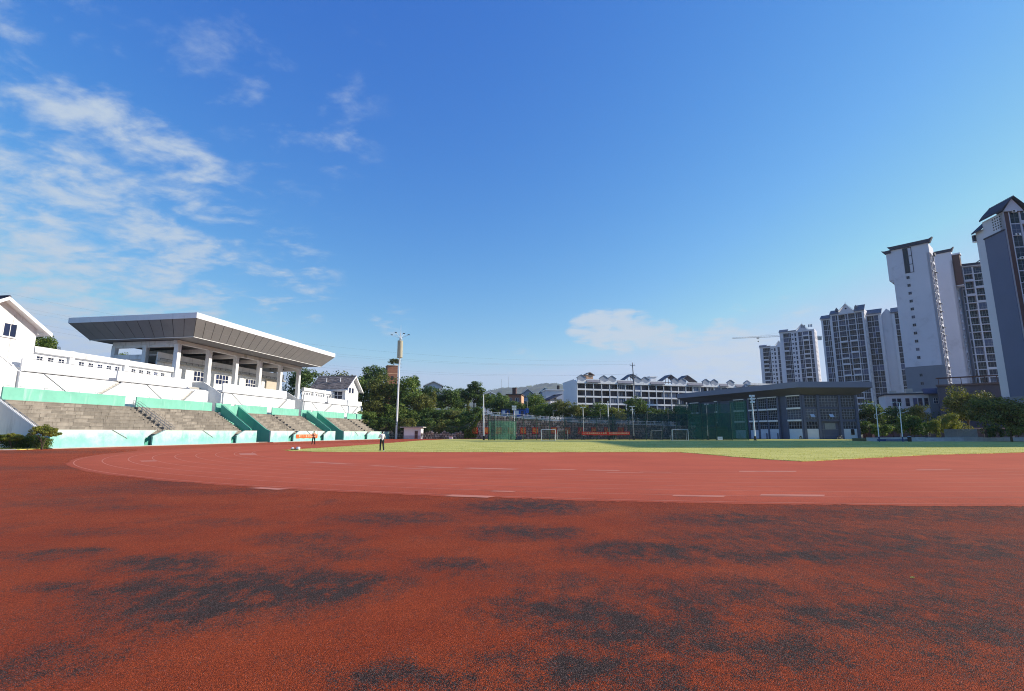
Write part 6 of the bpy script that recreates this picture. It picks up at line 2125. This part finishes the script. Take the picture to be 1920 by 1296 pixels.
def tall_cage():
    r = thing('throwing_cage', 'tall dark green net enclosure in front of the left half of the grey hall', 'cage', (0, 0, 0))
    rnd = random.Random(7)
    Y0, Y1 = 108.0, 116.0
    pxs = [1292, 1318, 1343, 1373, 1404]
    xs = [at(p, 823, Y0)[0] for p in pxs]
    tops = [5.4, 5.6, 5.7, 8.1, 8.3]
    for x, t in zip(xs, tops):
        part('post', MB().tube((x, Y0, 0), (x, Y0, t), .065, n=6), CAGEG, r)
    for k in range(4):
        part('rail', MB().tube((xs[k], Y0, min(tops[k], tops[k + 1])), (xs[k + 1], Y0, min(tops[k], tops[k + 1])), .035, n=5).tube((xs[k], Y0, 2.2), (xs[k + 1], Y0, 2.2), .035, n=5), CAGEG, r)
        part('net', net_panel(None, (xs[k], Y0), (xs[k + 1], Y0), .05, min(tops[k], tops[k + 1]) - .04, rnd), NETD if k < 3 else NET, r)
    part('post', MB().tube((xs[4], Y1, 0), (xs[4], Y1, 8.3), .065, n=6), CAGEG, r)
    part('post', MB().tube((xs[3], Y1, 0), (xs[3], Y1, 8.1), .065, n=6), CAGEG, r)
    part('net', net_panel(None, (xs[4], Y0), (xs[4], Y1), .05, 8.2, rnd), NET, r)
    part('net', net_panel(None, (xs[3], Y1), (xs[4], Y1), .05, 8.0, rnd), NET, r)
    part('net', net_panel(None, (xs[0], Y1), (xs[3], Y1), 3.2, 8.0, rnd), NETD, r)
    part('rail', MB().tube((xs[4], Y0, 8.3), (xs[4], Y1, 8.3), .035, n=5).tube((xs[3], Y1, 8.1), (xs[4], Y1, 8.3), .035, n=5), CAGEG, r)


tall_cage()
# gathered net hanging beside a pole
X, Y, zt = at(1147, 772, 113)
gn = thing('gathered_net', 'bundle of green netting hanging gathered beside a pole in the middle of the fence', 'net', (X, Y, 0))
mb = MB()
vs = []
for k in range(25):
    f = k / 24
    for z, w, d in ((.5, 1.0, .25), (2.8, .85, .3), (5.0, .75, .22), (zt - .6, .45, .15), (zt, .12, .05)):
        vs.append((-w + 2 * w * f, d * math.sin(k * 2.1), z))
mb.add(vs, [(5 * k + j, 5 * k + 5 + j, 5 * k + 6 + j, 5 * k + 1 + j) for k in range(24) for j in range(4)])
part('net', mb, NETD, gn)
part('rope', MB().tube((0, 0, zt), (-.5, 1, zt + 1.2), .02, n=4), BLACK, gn)
part('foot', MB().box(.55, .8, -.1, .15, 0, 1.0), TRIMW, gn)
# long red banner on the fence
xa = at(1090.5, 812, 110.7)[0]; xb = at(1181, 812, 110.7)[0]
rb = thing('cloth_banner', 'long red banner with yellow lettering tied along the netting fence', 'banner', (0, 110.7, 0))
mb = MB(); vs = []
for k in range(41):
    f = k / 40
    x = xa + (xb - xa) * f; s = -.10 * math.sin(f * 3.14) * .6
    vs += [(x, .03 * math.sin(k * 1.3), 1.13 + s + .02 * math.sin(k)), (x, .025 * math.sin(k * 1.3 + .4), 1.82 + s)]
mb.add(vs, [(2 * k, 2 * k + 2, 2 * k + 3, 2 * k + 1) for k in range(40)])
part('cloth', mb, RED, rb)
lettering('人口普查利国利民人人有责　依法普查共创美好明天', .41, CREAM, rb, ((xa + xb) / 2, -.06, 1.44), (R(90), 0, 0), 1.06)
for x in (xa, xb):
    part('cord', MB().tube((x, 0, 1.8), (x, .25, 2.2), .012, n=4), BLACK, rb)

# ------------------------------------------------------------------ goals
def goal(px0, px1, pbase, ptop, Y, label, depth=1.4):
    xa, _, _ = at(px0, pbase, Y); xb = at(px1, pbase, Y)[0]
    zt = at(px0, ptop, Y)[2]
    zt = max(1.9, zt)
    r = thing('football_goal', label, 'goal', (xa, Y, 0), 0, 'white football goals')
    w = xb - xa
    q = .045
    part('post', MB().tube((0, 0, 0), (0, 0, zt), q, n=8), STEELW, r)
    part('post', MB().tube((w, 0, 0), (w, 0, zt), q, n=8), STEELW, r)
    part('crossbar', MB().tube((-q, 0, zt), (w + q, 0, zt), q, n=8), STEELW, r)
    part('back_frame', MB().path([(0, 0, zt), (0, .5, zt), (0, depth, .05), (w, depth, .05), (w, .5, zt), (w, 0, zt)], .03, 6).tube((0, 0, .05), (0, depth, .05), .03, n=6).tube((w, 0, .05), (w, depth, .05), .03, n=6), STEELW, r)
    part('net', MB().quad((0, .5, zt), (w, .5, zt), (w, depth, .06), (0, depth, .06)).quad((0, 0, zt), (w, 0, zt), (w, .5, zt), (0, .5, zt)).add([(0, 0, .06), (0, 0, zt), (0, .5, zt), (0, depth, .06)], [(0, 1, 2, 3)]).add([(w, 0, .06), (w, 0, zt), (w, .5, zt), (w, depth, .06)], [(0, 1, 2, 3)]), GOALNET, r)


goal(1015.5, 1041.5, 824, 805.8, 105.5, 'white football goal, leftmost, inside the nets')
goal(1045, 1064.5, 821.5, 806.5, 119, 'smaller white football goal overlapping the leftmost one')
goal(1222.5, 1243, 821.5, 807.5, 120, 'thin grey football goal right of the long red banner')
goal(1261.5, 1291, 823.5, 806, 107, 'white football goal, rightmost, near the tall net enclosure')

# ------------------------------------------------------------------ white hut
X0 = at(757, 815, 132)[0]; X1 = at(789, 815, 132)[0]
hut = thing('utility_hut', 'small white flat-roofed hut with a brown door beside the mast', 'hut', (X0, 132, 0))
W_ = X1 - X0
part('wall', MB().box(0, W_, 0, 4, .9, 2.85), WHITE, hut)
part('grey_dado', MB().box(-.02, W_ + .02, -.03, 4.02, 0, .9), pm('grey_dado_paint', (.42, .45, .50), .85, .1), hut)
part('roof', MB().box(-.9, W_ + .6, -.6, 4.5, 2.86, 3.1), CONCP, hut)
d_ = part('door', MB().box(W_ - 1.55, W_ - .75, -.09, -.035, .05, 2.1), pm('brown_door', (.20, .15, .12), .7, .2, 2), hut)
part('handle', MB().box(W_ - .9, W_ - .84, -.14, -.091, 1.0, 1.12), STEEL, d_)
part('door_panel', MB().box(W_ - 1.45, W_ - .85, -.11, -.091, 1.2, 1.95).box(W_ - 1.45, W_ - .85, -.11, -.091, .25, 1.0), BROWN, d_)
part('drainpipe', MB().tube((-.12, -.1, 0), (-.12, -.1, 2.85), .06, n=6), BLACK, hut)

# ------------------------------------------------------------------ podium, low white building and wall at the right
def low_building():
    r = thing('low_building', 'low white building with dark shaded windows in front of the towers', 'building', (0, 0, 0))
    x0, y0, zt = at(1659, 741, 152)
    F = Face(r, x0, y0, -24)
    F.add('wall', MB().box(0, 21.2, 0, 8, 3, 12.6), TOWERW)
    F.add('porch', MB().box(10.4, 16.2, -.6, -.01, 4, 12.4), GREYC)
    F.add('tower_wall', MB().box(16.21, 21.2, -.5, 7, 4, 14.6), TOWERW)
    F.add('roof', MB().box(-.5, 21.5, -.4, 8.4, 12.61, 12.95), TILE)
    F.add('porch_roof', MB().ext([(-1.6, 12.4), (0, 13.9), (0, 14.2), (-1.7, 12.7)], 'x', 9.0, 16.6), pm('navy_roof', (.05, .06, .12), .7, .2))
    me = window_mesh(1.0, 2.3, 1, 2, .08, GLASSB, GREYC)
    for x in (1.6, 2.8, 4.8, 6.6, 7.8, 9.2):
        F.put('window', me, x, 9.2, -.03)
    me2 = window_mesh(1.5, 2.6, 1, 2, .08, GLASSB, GREYC)
    for x in (16.7, 18.6):
        F.put('window', me2, x, 10.4, -.54)
    for x in (11.2, 13.8):
        F.put('window', window_mesh(1.6, 1.6, 3, 2, .08, GLASSB, TRIMW), x, 9.8, -.63)
    # roof garden clutter
    for k, x in enumerate((2, 6, 10.5, 17.5)):
        F.add('roof_planter', MB().box(x, x + 1.6, 3, 4.5, 12.96, 14.0 + .5 * (k % 2)), CONCP)
    p = thing('podium', 'long dark podium wall behind the trees at the foot of the towers', 'building', (0, 0, 0))
    x1, y1, z1 = at(1758, 731, 142)
    G = Face(p, x1, y1, -38)
    G.add('wall', MB().box(0, 22, 0, 20, 0, 14.2), pm('podium_dark', (.085, .095, .13), .85, .1))
    G.add('coping', MB().box(-.3, 22.3, -.4, .2, 14.21, 14.7), pm('podium_coping', (.12, .10, .10), .8, .2))
    per = MB()
    for k in range(9):
        per.box(k * 2.4 + .4, k * 2.4 + .55, 1.5, 1.65, 14.21, 16.6)
    per.box(0, 20, 1.2, 4, 16.61, 16.75)
    G.add('pergola', per, BROWN)
    G.add('white_panel', MB().box(16.8, 19.6, -.15, -.01, 3.5, 6.8), TOWERW)


low_building()
# backing podium under the towers
pb = thing('podium', 'dark retaining block under the blind-walled tower', 'building', (0, 0, 0))
G = Face(pb, 140, 186, -45)
G.add('wall', MB().box(-3, 60, 1, 25, 0, 15.5), GREYC)
G.add('coping', MB().box(-3.2, 60.2, .8, 1.3, 15.51, 16.0), CONCP)

# low retaining kerb and verge along the right side
struct('verge', MB().box(66, 175, 97, 101, 0, .55), SOIL)
struct('pavement', MB().box(66, 175, 94.2, 97, .001, .12), CONCP)
lw = thing('low_wall', 'low grey kerb wall along the far side of the track at the right', 'wall', (0, 0, 0))
for k in range(30):
    x = 66 + 3.6 * k
    part('block', MB().box(x, x + 3.55, 96.6, 96.95, .12, .72 + .03 * (k % 3)), CONCP, lw)
bl_ = thing('bench_board', 'long low blue board on the ground between the hall and the bin', 'board', (0, 0, 0))
xa = at(1642, 819, 94)[0]; xb = at(1699, 819, 94)[0]
part('board', MB().box(xa, xb, 93.6, 93.7, .12, .46), pm('dull_blue', (.015, .04, .16), .6, .2, 1), bl_)
part('stripe', MB().box(xa + 1.5, xb - .3, 93.56, 93.595, .27, .34), STEELW, bl_)
X, Y = ground_at(1704.5, 820.5)
X, Y = at(1704.5, 817, 93)[:2]
bi = thing('litter_bin', 'black litter bin at the end of the low blue board', 'bin', (X, Y, 0))
part('body', MB().tube((0, 0, 0), (0, 0, .85), .28, .32, 10), BLACK, bi)
part('lid', MB().tube((0, 0, .85), (0, 0, .98), .34, .2, 10), STEEL, bi)
# fence of grey slats and a boundary wall under the right trees
fw = thing('slat_fence', 'grey slatted fence under the sunlit trees at the right', 'fence', (0, 0, 0))
xa = at(1771, 812, 103)[0]
for k in range(30):
    part('slat', MB().box(xa + .22 * k, xa + .22 * k + .16, 103, 103.05, .3, 2.3), STEEL, fw)
part('rail', MB().box(xa, xa + 6.6, 103.06, 103.1, .6, .7).box(xa, xa + 6.6, 103.06, 103.1, 1.9, 2.0), STEEL, fw)
bw = thing('boundary_wall', 'long dim boundary wall behind the right-hand trees', 'wall', (0, 0, 0))
part('wall', MB().box(88, 175, 130, 130.4, 0, 2.6), pm('dim_wall', (.10, .105, .125), .9, .15), bw)
part('coping', MB().box(88, 175, 129.9, 130.5, 2.61, 2.8), CONCP, bw)
for k in range(12):
    part('pier', MB().box(90 + 7 * k, 90.5 + 7 * k, 129.8, 129.99, 0, 2.9), CONCP, bw)


# small wayside things
def kiosk(px, py, Y, w, h, label, col, white=False):
    X, _, z = at(px, py, Y)
    zb = wall_top(X)
    r = thing('kiosk', label, 'kiosk', (X, Y, zb))
    part('wall', MB().box(0, w, 0, 2.0, 0, h), col, r)
    part('roof', MB().box(-.35, w + .35, -.5, 2.3, h + .01, h + .2), TILE, r)
    part('window', MB().box(w * .12, w * .45, -.03, .02, h * .45, h * .85), TRIMW, r)
    part('door', MB().box(w * .62, w * .85, -.03, .02, .05, h * .82), GLASSB, r)


kiosk(962.5, 780, WALLY + 9.5, 3.4, 2.5, 'blue and white kiosk with a dark roof behind the balustrade', BLUE)
kiosk(940, 780, WALLY + 10.5, 2.4, 2.2, 'small plain blue kiosk half hidden by the balustrade', BLUE)
X, Y, z = at(988.5, 770, WALLY + 3)
sg = thing('road_sign', 'blue rectangular road sign on a thin pole above the stone wall', 'sign', (X, Y, wall_top(X)))
part('pole', MB().tube((0, 0, 0), (0, 0, z - wall_top(X) + 2.6), .05, n=6), STEEL, sg)
part('board', MB().box(-.42, .42, -.08, -.03, z - wall_top(X) - .7, z - wall_top(X) + .6), BLUE, sg)


def car(px, Y, label, col, heading=0, group='vehicles parked on the road above the wall'):
    X = at(px, 790, Y)[0]
    zb = wall_top(X) + .03
    r = thing('parked_car', label, 'car', (X, Y, zb), heading, group)
    prof = [(-2.1, .28), (2.1, .28), (2.15, .62), (1.95, .80), (1.15, .92), (.55, 1.40), (-.95, 1.43), (-1.75, .98), (-2.1, .90)]
    part('body', MB().ext(prof, 'y', -.82, .82), col, r)
    part('side_window', MB().ext([(1.0, .95), (.5, 1.33), (-.9, 1.36), (-1.55, .97)], 'y', -.83, -.80), GLASSD, r)
    part('windscreen', MB().quad((1.16, -.7, .94), (1.16, .7, .94), (.58, .66, 1.39), (.58, -.66, 1.39)), GLASSD, r)
    for sx in (-1.3, 1.3):
        for sy in (-.78, .78):
            w = part('wheel', MB().tube((sx, sy - .1, .31), (sx, sy + .1, .31), .31, n=14), BLACK, r)
            part('rim', MB().tube((sx, sy - .11, .31), (sx, sy + .11, .31), .19, n=10), STEEL, w)
    part('headlight', MB().box(2.08, 2.14, -.72, -.4, .62, .74).box(2.08, 2.14, .4, .72, .62, .74), TRIMW, r)


car(1118, WALLY + 6.4, 'white parked car on the road left of the gathered net', pm('car_white', (.7, .7, .7), .25, .02))
car(1160, WALLY + 6.8, 'silver parked car on the road right of the gathered net', pm('car_silver', (.4, .42, .44), .25, .02))
car(1064, WALLY + 6.2, 'pale grey parked car on the road by the left corner of the school', pm('car_grey', (.5, .52, .55), .25, .02), R(180))


def motorbike(px, Y, label, heading):
    X = at(px, 815, Y)[0]
    r = thing('motorbike', label, 'motorbike', (X, Y, .02), heading, 'motorbikes parked by the sports hall')
    for x in (-.62, .62):
        w = part('wheel', MB().path([(x + .29 * math.cos(R(30 * k)), 0, .3 + .29 * math.sin(R(30 * k))) for k in range(13)], .05, 6), BLACK, r)
        part('rim', MB().tube((x, -.03, .3), (x, .03, .3), .17, n=10), STEEL, w)
    part('frame', MB().path([(-.62, 0, .3), (-.2, 0, .42), (.25, 0, .36), (.48, 0, .78), (.62, 0, .3)], .05, 6).box(-.22, .2, -.13, .13, .25, .5), STEEL, r)
    part('fuel_tank', MB().ball((.15, 0, .72), (.28, .14, .14)), BLACK, r)
    part('saddle', MB().ball((-.32, 0, .76), (.38, .14, .08)), BLACK, r)
    part('handlebar', MB().path([(.38, -.34, 1.02), (.46, -.1, .95), (.46, .1, .95), (.38, .34, 1.02)], .02, 6).tube((.46, 0, .95), (.5, 0, .7), .03, n=6), STEEL, r)
    part('headlight', MB().ball((.62, 0, .84), .09), TRIMW, r)


motorbike(1574, 124.2, 'dark motorbike parked before the shuttered entrance of the hall', R(15))
motorbike(1501, 122.2, 'dark motorbike parked by the corner pier of the hall', R(80))
X, Y = at(1350, 819, 107)[:2]
wb = thing('notice_sign', 'small white sign standing in front of the tall net enclosure', 'sign', (X, Y, 0))
part('board', MB().box(-.5, .5, -.03, .03, .15, .78), TRIMW, wb)
part('text_block', MB().box(-.36, .36, -.04, -.031, .52, .58).box(-.36, .36, -.04, -.031, .38, .43), STEEL, wb)
part('leg', MB().box(-.4, -.34, -.03, .03, 0, .15), STEEL, wb); part('leg', MB().box(.34, .4, -.03, .03, 0, .15), STEEL, wb)
X, Y = at(973, 817, 115)[:2]
bx = thing('equipment_box', 'dark blue equipment box on the grass behind the walking person', 'box', (X, Y, 0))
part('body', MB().box(-.6, .6, -.3, .3, .05, .72), pm('navy_box', (.03, .05, .14), .6, .1), bx)
part('lid', MB().box(-.64, .64, -.34, .34, .725, .82), pm('navy_lid', (.04, .06, .16), .6, .1), bx)
X, Y = at(845.5, 819, 132)[:2]
bx = thing('carton', 'small white carton standing below the rubble wall', 'box', (X, Y, 0))
part('body', MB().box(-.45, .45, -.3, .3, 0, .55), TRIMW, bx)
part('flap', MB().quad((-.45, -.3, .55), (.45, -.3, .55), (.45, -.5, .68), (-.45, -.5, .68)), TRIMW, bx)
# pile of belongings on the track at the corner of the grass
X, Y = ground_at(554, 844)
pl = thing('kit_pile', 'small pile of white and dark clothes lying at the corner of the grass', 'clothes', (X, Y, .01))
rnd = random.Random(3)


def lump(c, r_, seed):
    rnd = random.Random(seed)
    mb = MB().ball(c, r_, 12, 8)
    mb.v = [(x + rnd.uniform(-.03, .03), y + rnd.uniform(-.03, .03), max(0.0, z + rnd.uniform(-.025, .025))) for x, y, z in mb.v]
    return mb


part('white_shirt', lump((-.28, 0, .08), (.16, .14, .16), 1), TRIMW, pl, smooth=True)
part('white_bag', lump((.22, .05, .10), (.2, .16, .2), 2), TRIMW, pl, smooth=True)
part('dark_jacket', lump((-.05, -.06, .03), (.42, .2, .10), 3), BLACK, pl, smooth=True)
X, Y = ground_at(1711, 1085)
lf = tag(obj('fallen_leaf', MB().add([(-.045, 0, .006), (-.01, -.024, .013), (.04, -.006, .008), (.055, .004, .006), (.03, .02, .014), (-.015, .026, .012)], [(0, 1, 2, 3), (0, 3, 4, 5)]).mesh('fallen_leaf', pm('fresh_leaf', (.25, .42, .05), .6, .1)), None, (X, Y, .006)), 'tiny bright green leaf lying on the red rubber at the right', 'leaf')
lf.scale = (.6, .6, .8)
# ------------------------------------------------------------------ people
def capsule(mb, p, q, r0, r1, n=10):
    mb.tube(p, q, r0, r1, n)
    mb.ball(p, r0, n, 6); mb.ball(q, r1, n, 6)


def merged(name, mb, mat, voxel, parent):
    """closed shapes grown together into one continuous skin"""
    me = mb.mesh(name, mat)
    o = bpy.data.objects.new(name, me); COL.objects.link(o)
    md = o.modifiers.new('skin', 'REMESH'); md.mode = 'VOXEL'; md.voxel_size = voxel
    sm_ = o.modifiers.new('smooth', 'SMOOTH'); sm_.factor = .5; sm_.iterations = 3
    dg = bpy.context.evaluated_depsgraph_get()
    m2 = bpy.data.meshes.new_from_object(o.evaluated_get(dg))
    o.modifiers.clear(); o.data = m2
    m2.polygons.foreach_set('use_smooth', [True] * len(m2.polygons))
    if not m2.materials:
        m2.materials.append(mat)
    o.parent = parent
    return o


SKIN = pm('skin', (.42, .25, .17), .6, .08, 5)
HAIR = pm('black_hair', (.012, .011, .011), .5, .2, 20)


def person(x, y, rz, label, shirt, trousers, shoes, legs, arms, scale=1.0, long_sleeve=False, cap=None, lean=0.0, z=.01):
    """legs / arms: per side (knee, ankle) and (elbow, wrist) offsets from the joint above; faces +y before rotation"""
    r = thing('person', label, 'person', (x, y, z), rz)
    V = Vector
    hip = V((0, 0, .90)); chest = V((0, lean, 1.28)); neck = V((0, lean * 1.25, 1.44)); head = V((0, lean * 1.3 + .02, 1.585))
    B, S, T = MB(), MB(), MB()
    capsule(B, hip, chest, .115, .125); capsule(B, chest, neck, .10, .05)
    capsule(B, neck, head, .048, .055)
    B.ball(head, (.075, .094, .112), 14, 10)
    B.ball(head + V((0, .098, -.012)), (.014, .02, .02), 8, 6)                      # nose
    B.ball(head + V((0, .086, -.055)), (.028, .012, .010), 8, 6)                    # mouth
    for s in (-1, 1):
        B.ball(head + V((s * .076, -.005, -.005)), (.012, .022, .032), 8, 6)        # ears
        B.ball(head + V((s * .030, .085, .018)), (.013, .010, .010), 8, 6)          # eyes
    capsule(S, hip + V((0, 0, .04)), chest, .135, .150); capsule(S, chest + V((-.10, 0, .07)), chest + V((.10, 0, .07)), .095, .095); capsule(S, chest, neck + V((0, 0, -.03)), .12, .065)
    capsule(T, hip + V((-.06, 0, .03)), hip + V((.06, 0, .03)), .128, .128)
    sh = []
    for s, (kn, an), (el, wr) in zip((-1, 1), legs, arms):
        h = hip + V((s * .09, 0, -.02)); k = h + V(kn); a = k + V(an)
        capsule(B, h, k, .080, .055); capsule(B, k, a, .052, .036)
        capsule(T, h, k, .098, .075); capsule(T, k, a + V((0, 0, .03)), .074, .062)
        toe = a + V((s * .02, .15, -.045)); heel = a + V((0, -.05, -.05))
        m_ = MB(); capsule(m_, heel, toe, .045, .040); capsule(m_, a, heel + V((0, .05, 0)), .048, .05)
        sh.append(m_)
        sd_ = chest + V((s * .185, 0, .09)); e = sd_ + V(el); w = e + V(wr)
        capsule(B, chest + V((s * .10, 0, .09)), sd_, .06, .055); capsule(B, sd_, e, .050, .038); capsule(B, e, w, .038, .026)
        capsule(S, sd_ + V((-s * .04, 0, 0)), sd_ + (e - sd_) * (1.0 if long_sleeve else .75), .072, .056)
        if long_sleeve:
            capsule(S, e, e + (w - e) * .9, .054, .042)
        d = (w - e).normalized()
        up = V((0, 1, 0)) if abs(d.y) < .8 else V((0, 0, 1))
        sd2 = d.cross(up).normalized(); fw = sd2.cross(d)
        palm = w + d * .05
        capsule(B, w, palm, .026, .034)
        for f, (off, ln) in enumerate(((-.027, .066), (-.009, .078), (.009, .074), (.027, .058))):
            b0 = palm + fw * off + d * .028
            b1 = b0 + d * ln * .5; b2 = b1 + (d * .75 + sd2 * (-s) * .5).normalized() * ln * .5
            capsule(B, palm + fw * off * .6, b0, .012, .010, 7); capsule(B, b0, b1, .010, .009, 7); capsule(B, b1, b2, .009, .0085, 7)
        t0 = w + d * .02 + fw * .026; t1 = t0 + (d * .6 + fw * .8).normalized() * .042; t2 = t1 + (d * .95 + fw * .2).normalized() * .03
        capsule(B, t0, t1, .012, .010, 7); capsule(B, t1, t2, .010, .0088, 7)
    merged('body', B, SKIN, .0085, r)
    merged('shirt', S, shirt, .016, r)
    merged('trousers', T, trousers, .016, r)
    for m_ in sh:
        merged('shoe', m_, shoes, .012, r)
    Hh = MB().ball(head + V((0, -.016, .028)), (.084, .094, .098), 14, 10)
    Hh.ball(head + V((0, -.035, -.015)), (.078, .072, .07), 12, 8)
    hr_ = merged('hair', Hh, HAIR, .012, r)
    if cap:
        cp = MB().ball(head + V((0, -.01, .055)), (.092, .104, .07), 14, 8); cp.ball(head + V((0, .10, .045)), (.075, .06, .012), 12, 6)
        merged('cap', cp, cap, .012, r)
    r.scale = (scale,) * 3
    return r


def rotq(f, side, down):
    return (side, f, down)


STRIDE = [((.0, .10, -.41), (.0, -.02, -.43)), ((.0, -.02, -.42), (.0, -.12, -.40))]
STAND = [((-.05, .02, -.42), (-.03, -.02, -.42)), ((.05, .0, -.42), (.03, -.03, -.42))]
X, Y = ground_at(715.5, 846)
person(X, Y, R(28), 'person in a white shirt and dark trousers walking away at the edge of the grass', pm('shirt_white', (.72, .72, .73), .8, .05), pm('trousers_black', (.016, .016, .022), .8, .1), pm('shoe_white', (.7, .7, .7), .6, .05),
       [((-.02, .08, -.41), (-.01, -.03, -.43)), ((.03, -.01, -.42), (.02, -.13, -.40))], [((-.09, .06, -.25), (.14, .17, .05)), ((.06, .02, -.27), (-.03, .14, -.18))], 1.03)
X, Y = ground_at(587.5, 833.6)
person(X, Y, R(-150), 'person in an orange top and black trousers standing in front of the orange banner', pm('top_orange', (.62, .28, .15), .8, .1), pm('trousers_dark', (.012, .012, .015), .8, .1), BLACK,
       STAND, [((-.08, .03, -.25), (.16, .14, .05)), ((.08, .03, -.25), (-.16, .14, .05))], 1.05, cap=pm('cap_dark', (.05, .045, .04), .8, .1))
X, Y = ground_at(968.3, 825.9)
person(X, Y, R(-95), 'person in dark navy clothes walking past the green cage', pm('top_navy', (.02, .025, .06), .8, .1), pm('trousers_navy', (.015, .018, .035), .8, .1), BLACK,
       [((.0, .13, -.40), (.0, -.02, -.43)), ((.0, -.05, -.42), (.0, -.16, -.38))], [((-.05, .12, -.24), (0, .17, -.12)), ((.05, -.10, -.25), (0, .08, -.21))], 1.02, long_sleeve=True)
X, Y = at(790.8, 821.5, 130)[:2]
person(X, Y, R(170), 'person in dark clothes standing at the right corner of the white hut', pm('top_black', (.02, .02, .025), .8, .1), pm('trousers_grey', (.05, .05, .06), .8, .1), BLACK,
       STAND, [((-.06, .02, -.26), (.02, .08, -.22)), ((.06, .02, -.26), (-.02, .08, -.22))], 1.0, long_sleeve=True)
X, Y = at(859.3, 820.5, 131)[:2]
person(X, Y, R(60), 'person in dark clothes standing by the rubble wall near the carton', MATS['top_black'], MATS['trousers_dark'], BLACK,
       STAND, [((-.06, .02, -.26), (.02, .08, -.22)), ((.06, .02, -.26), (-.02, .08, -.22))], .98, long_sleeve=True)

# ------------------------------------------------------------------ air
hz = struct('haze', MB().box(-4600, 4600, -160, 4700, -3.5, 520), pm('unused_surface', (1, 1, 1)), kind='stuff')
hm = bpy.data.materials.new('haze_air'); hm.use_nodes = True
t = hm.node_tree
t.nodes.remove(t.nodes['Principled BSDF'])
pv = nd(t, 'ShaderNodeVolumePrincipled')
pv.inputs['Color'].default_value = (.80, .88, 1.0, 1)
pv.inputs['Density'].default_value = 0.00010
pv.inputs['Anisotropy'].default_value = 0.2
lk(t, pv.outputs[0], t.nodes['Material Output'].inputs['Volume'])
hz.data.materials.clear(); hz.data.materials.append(hm)
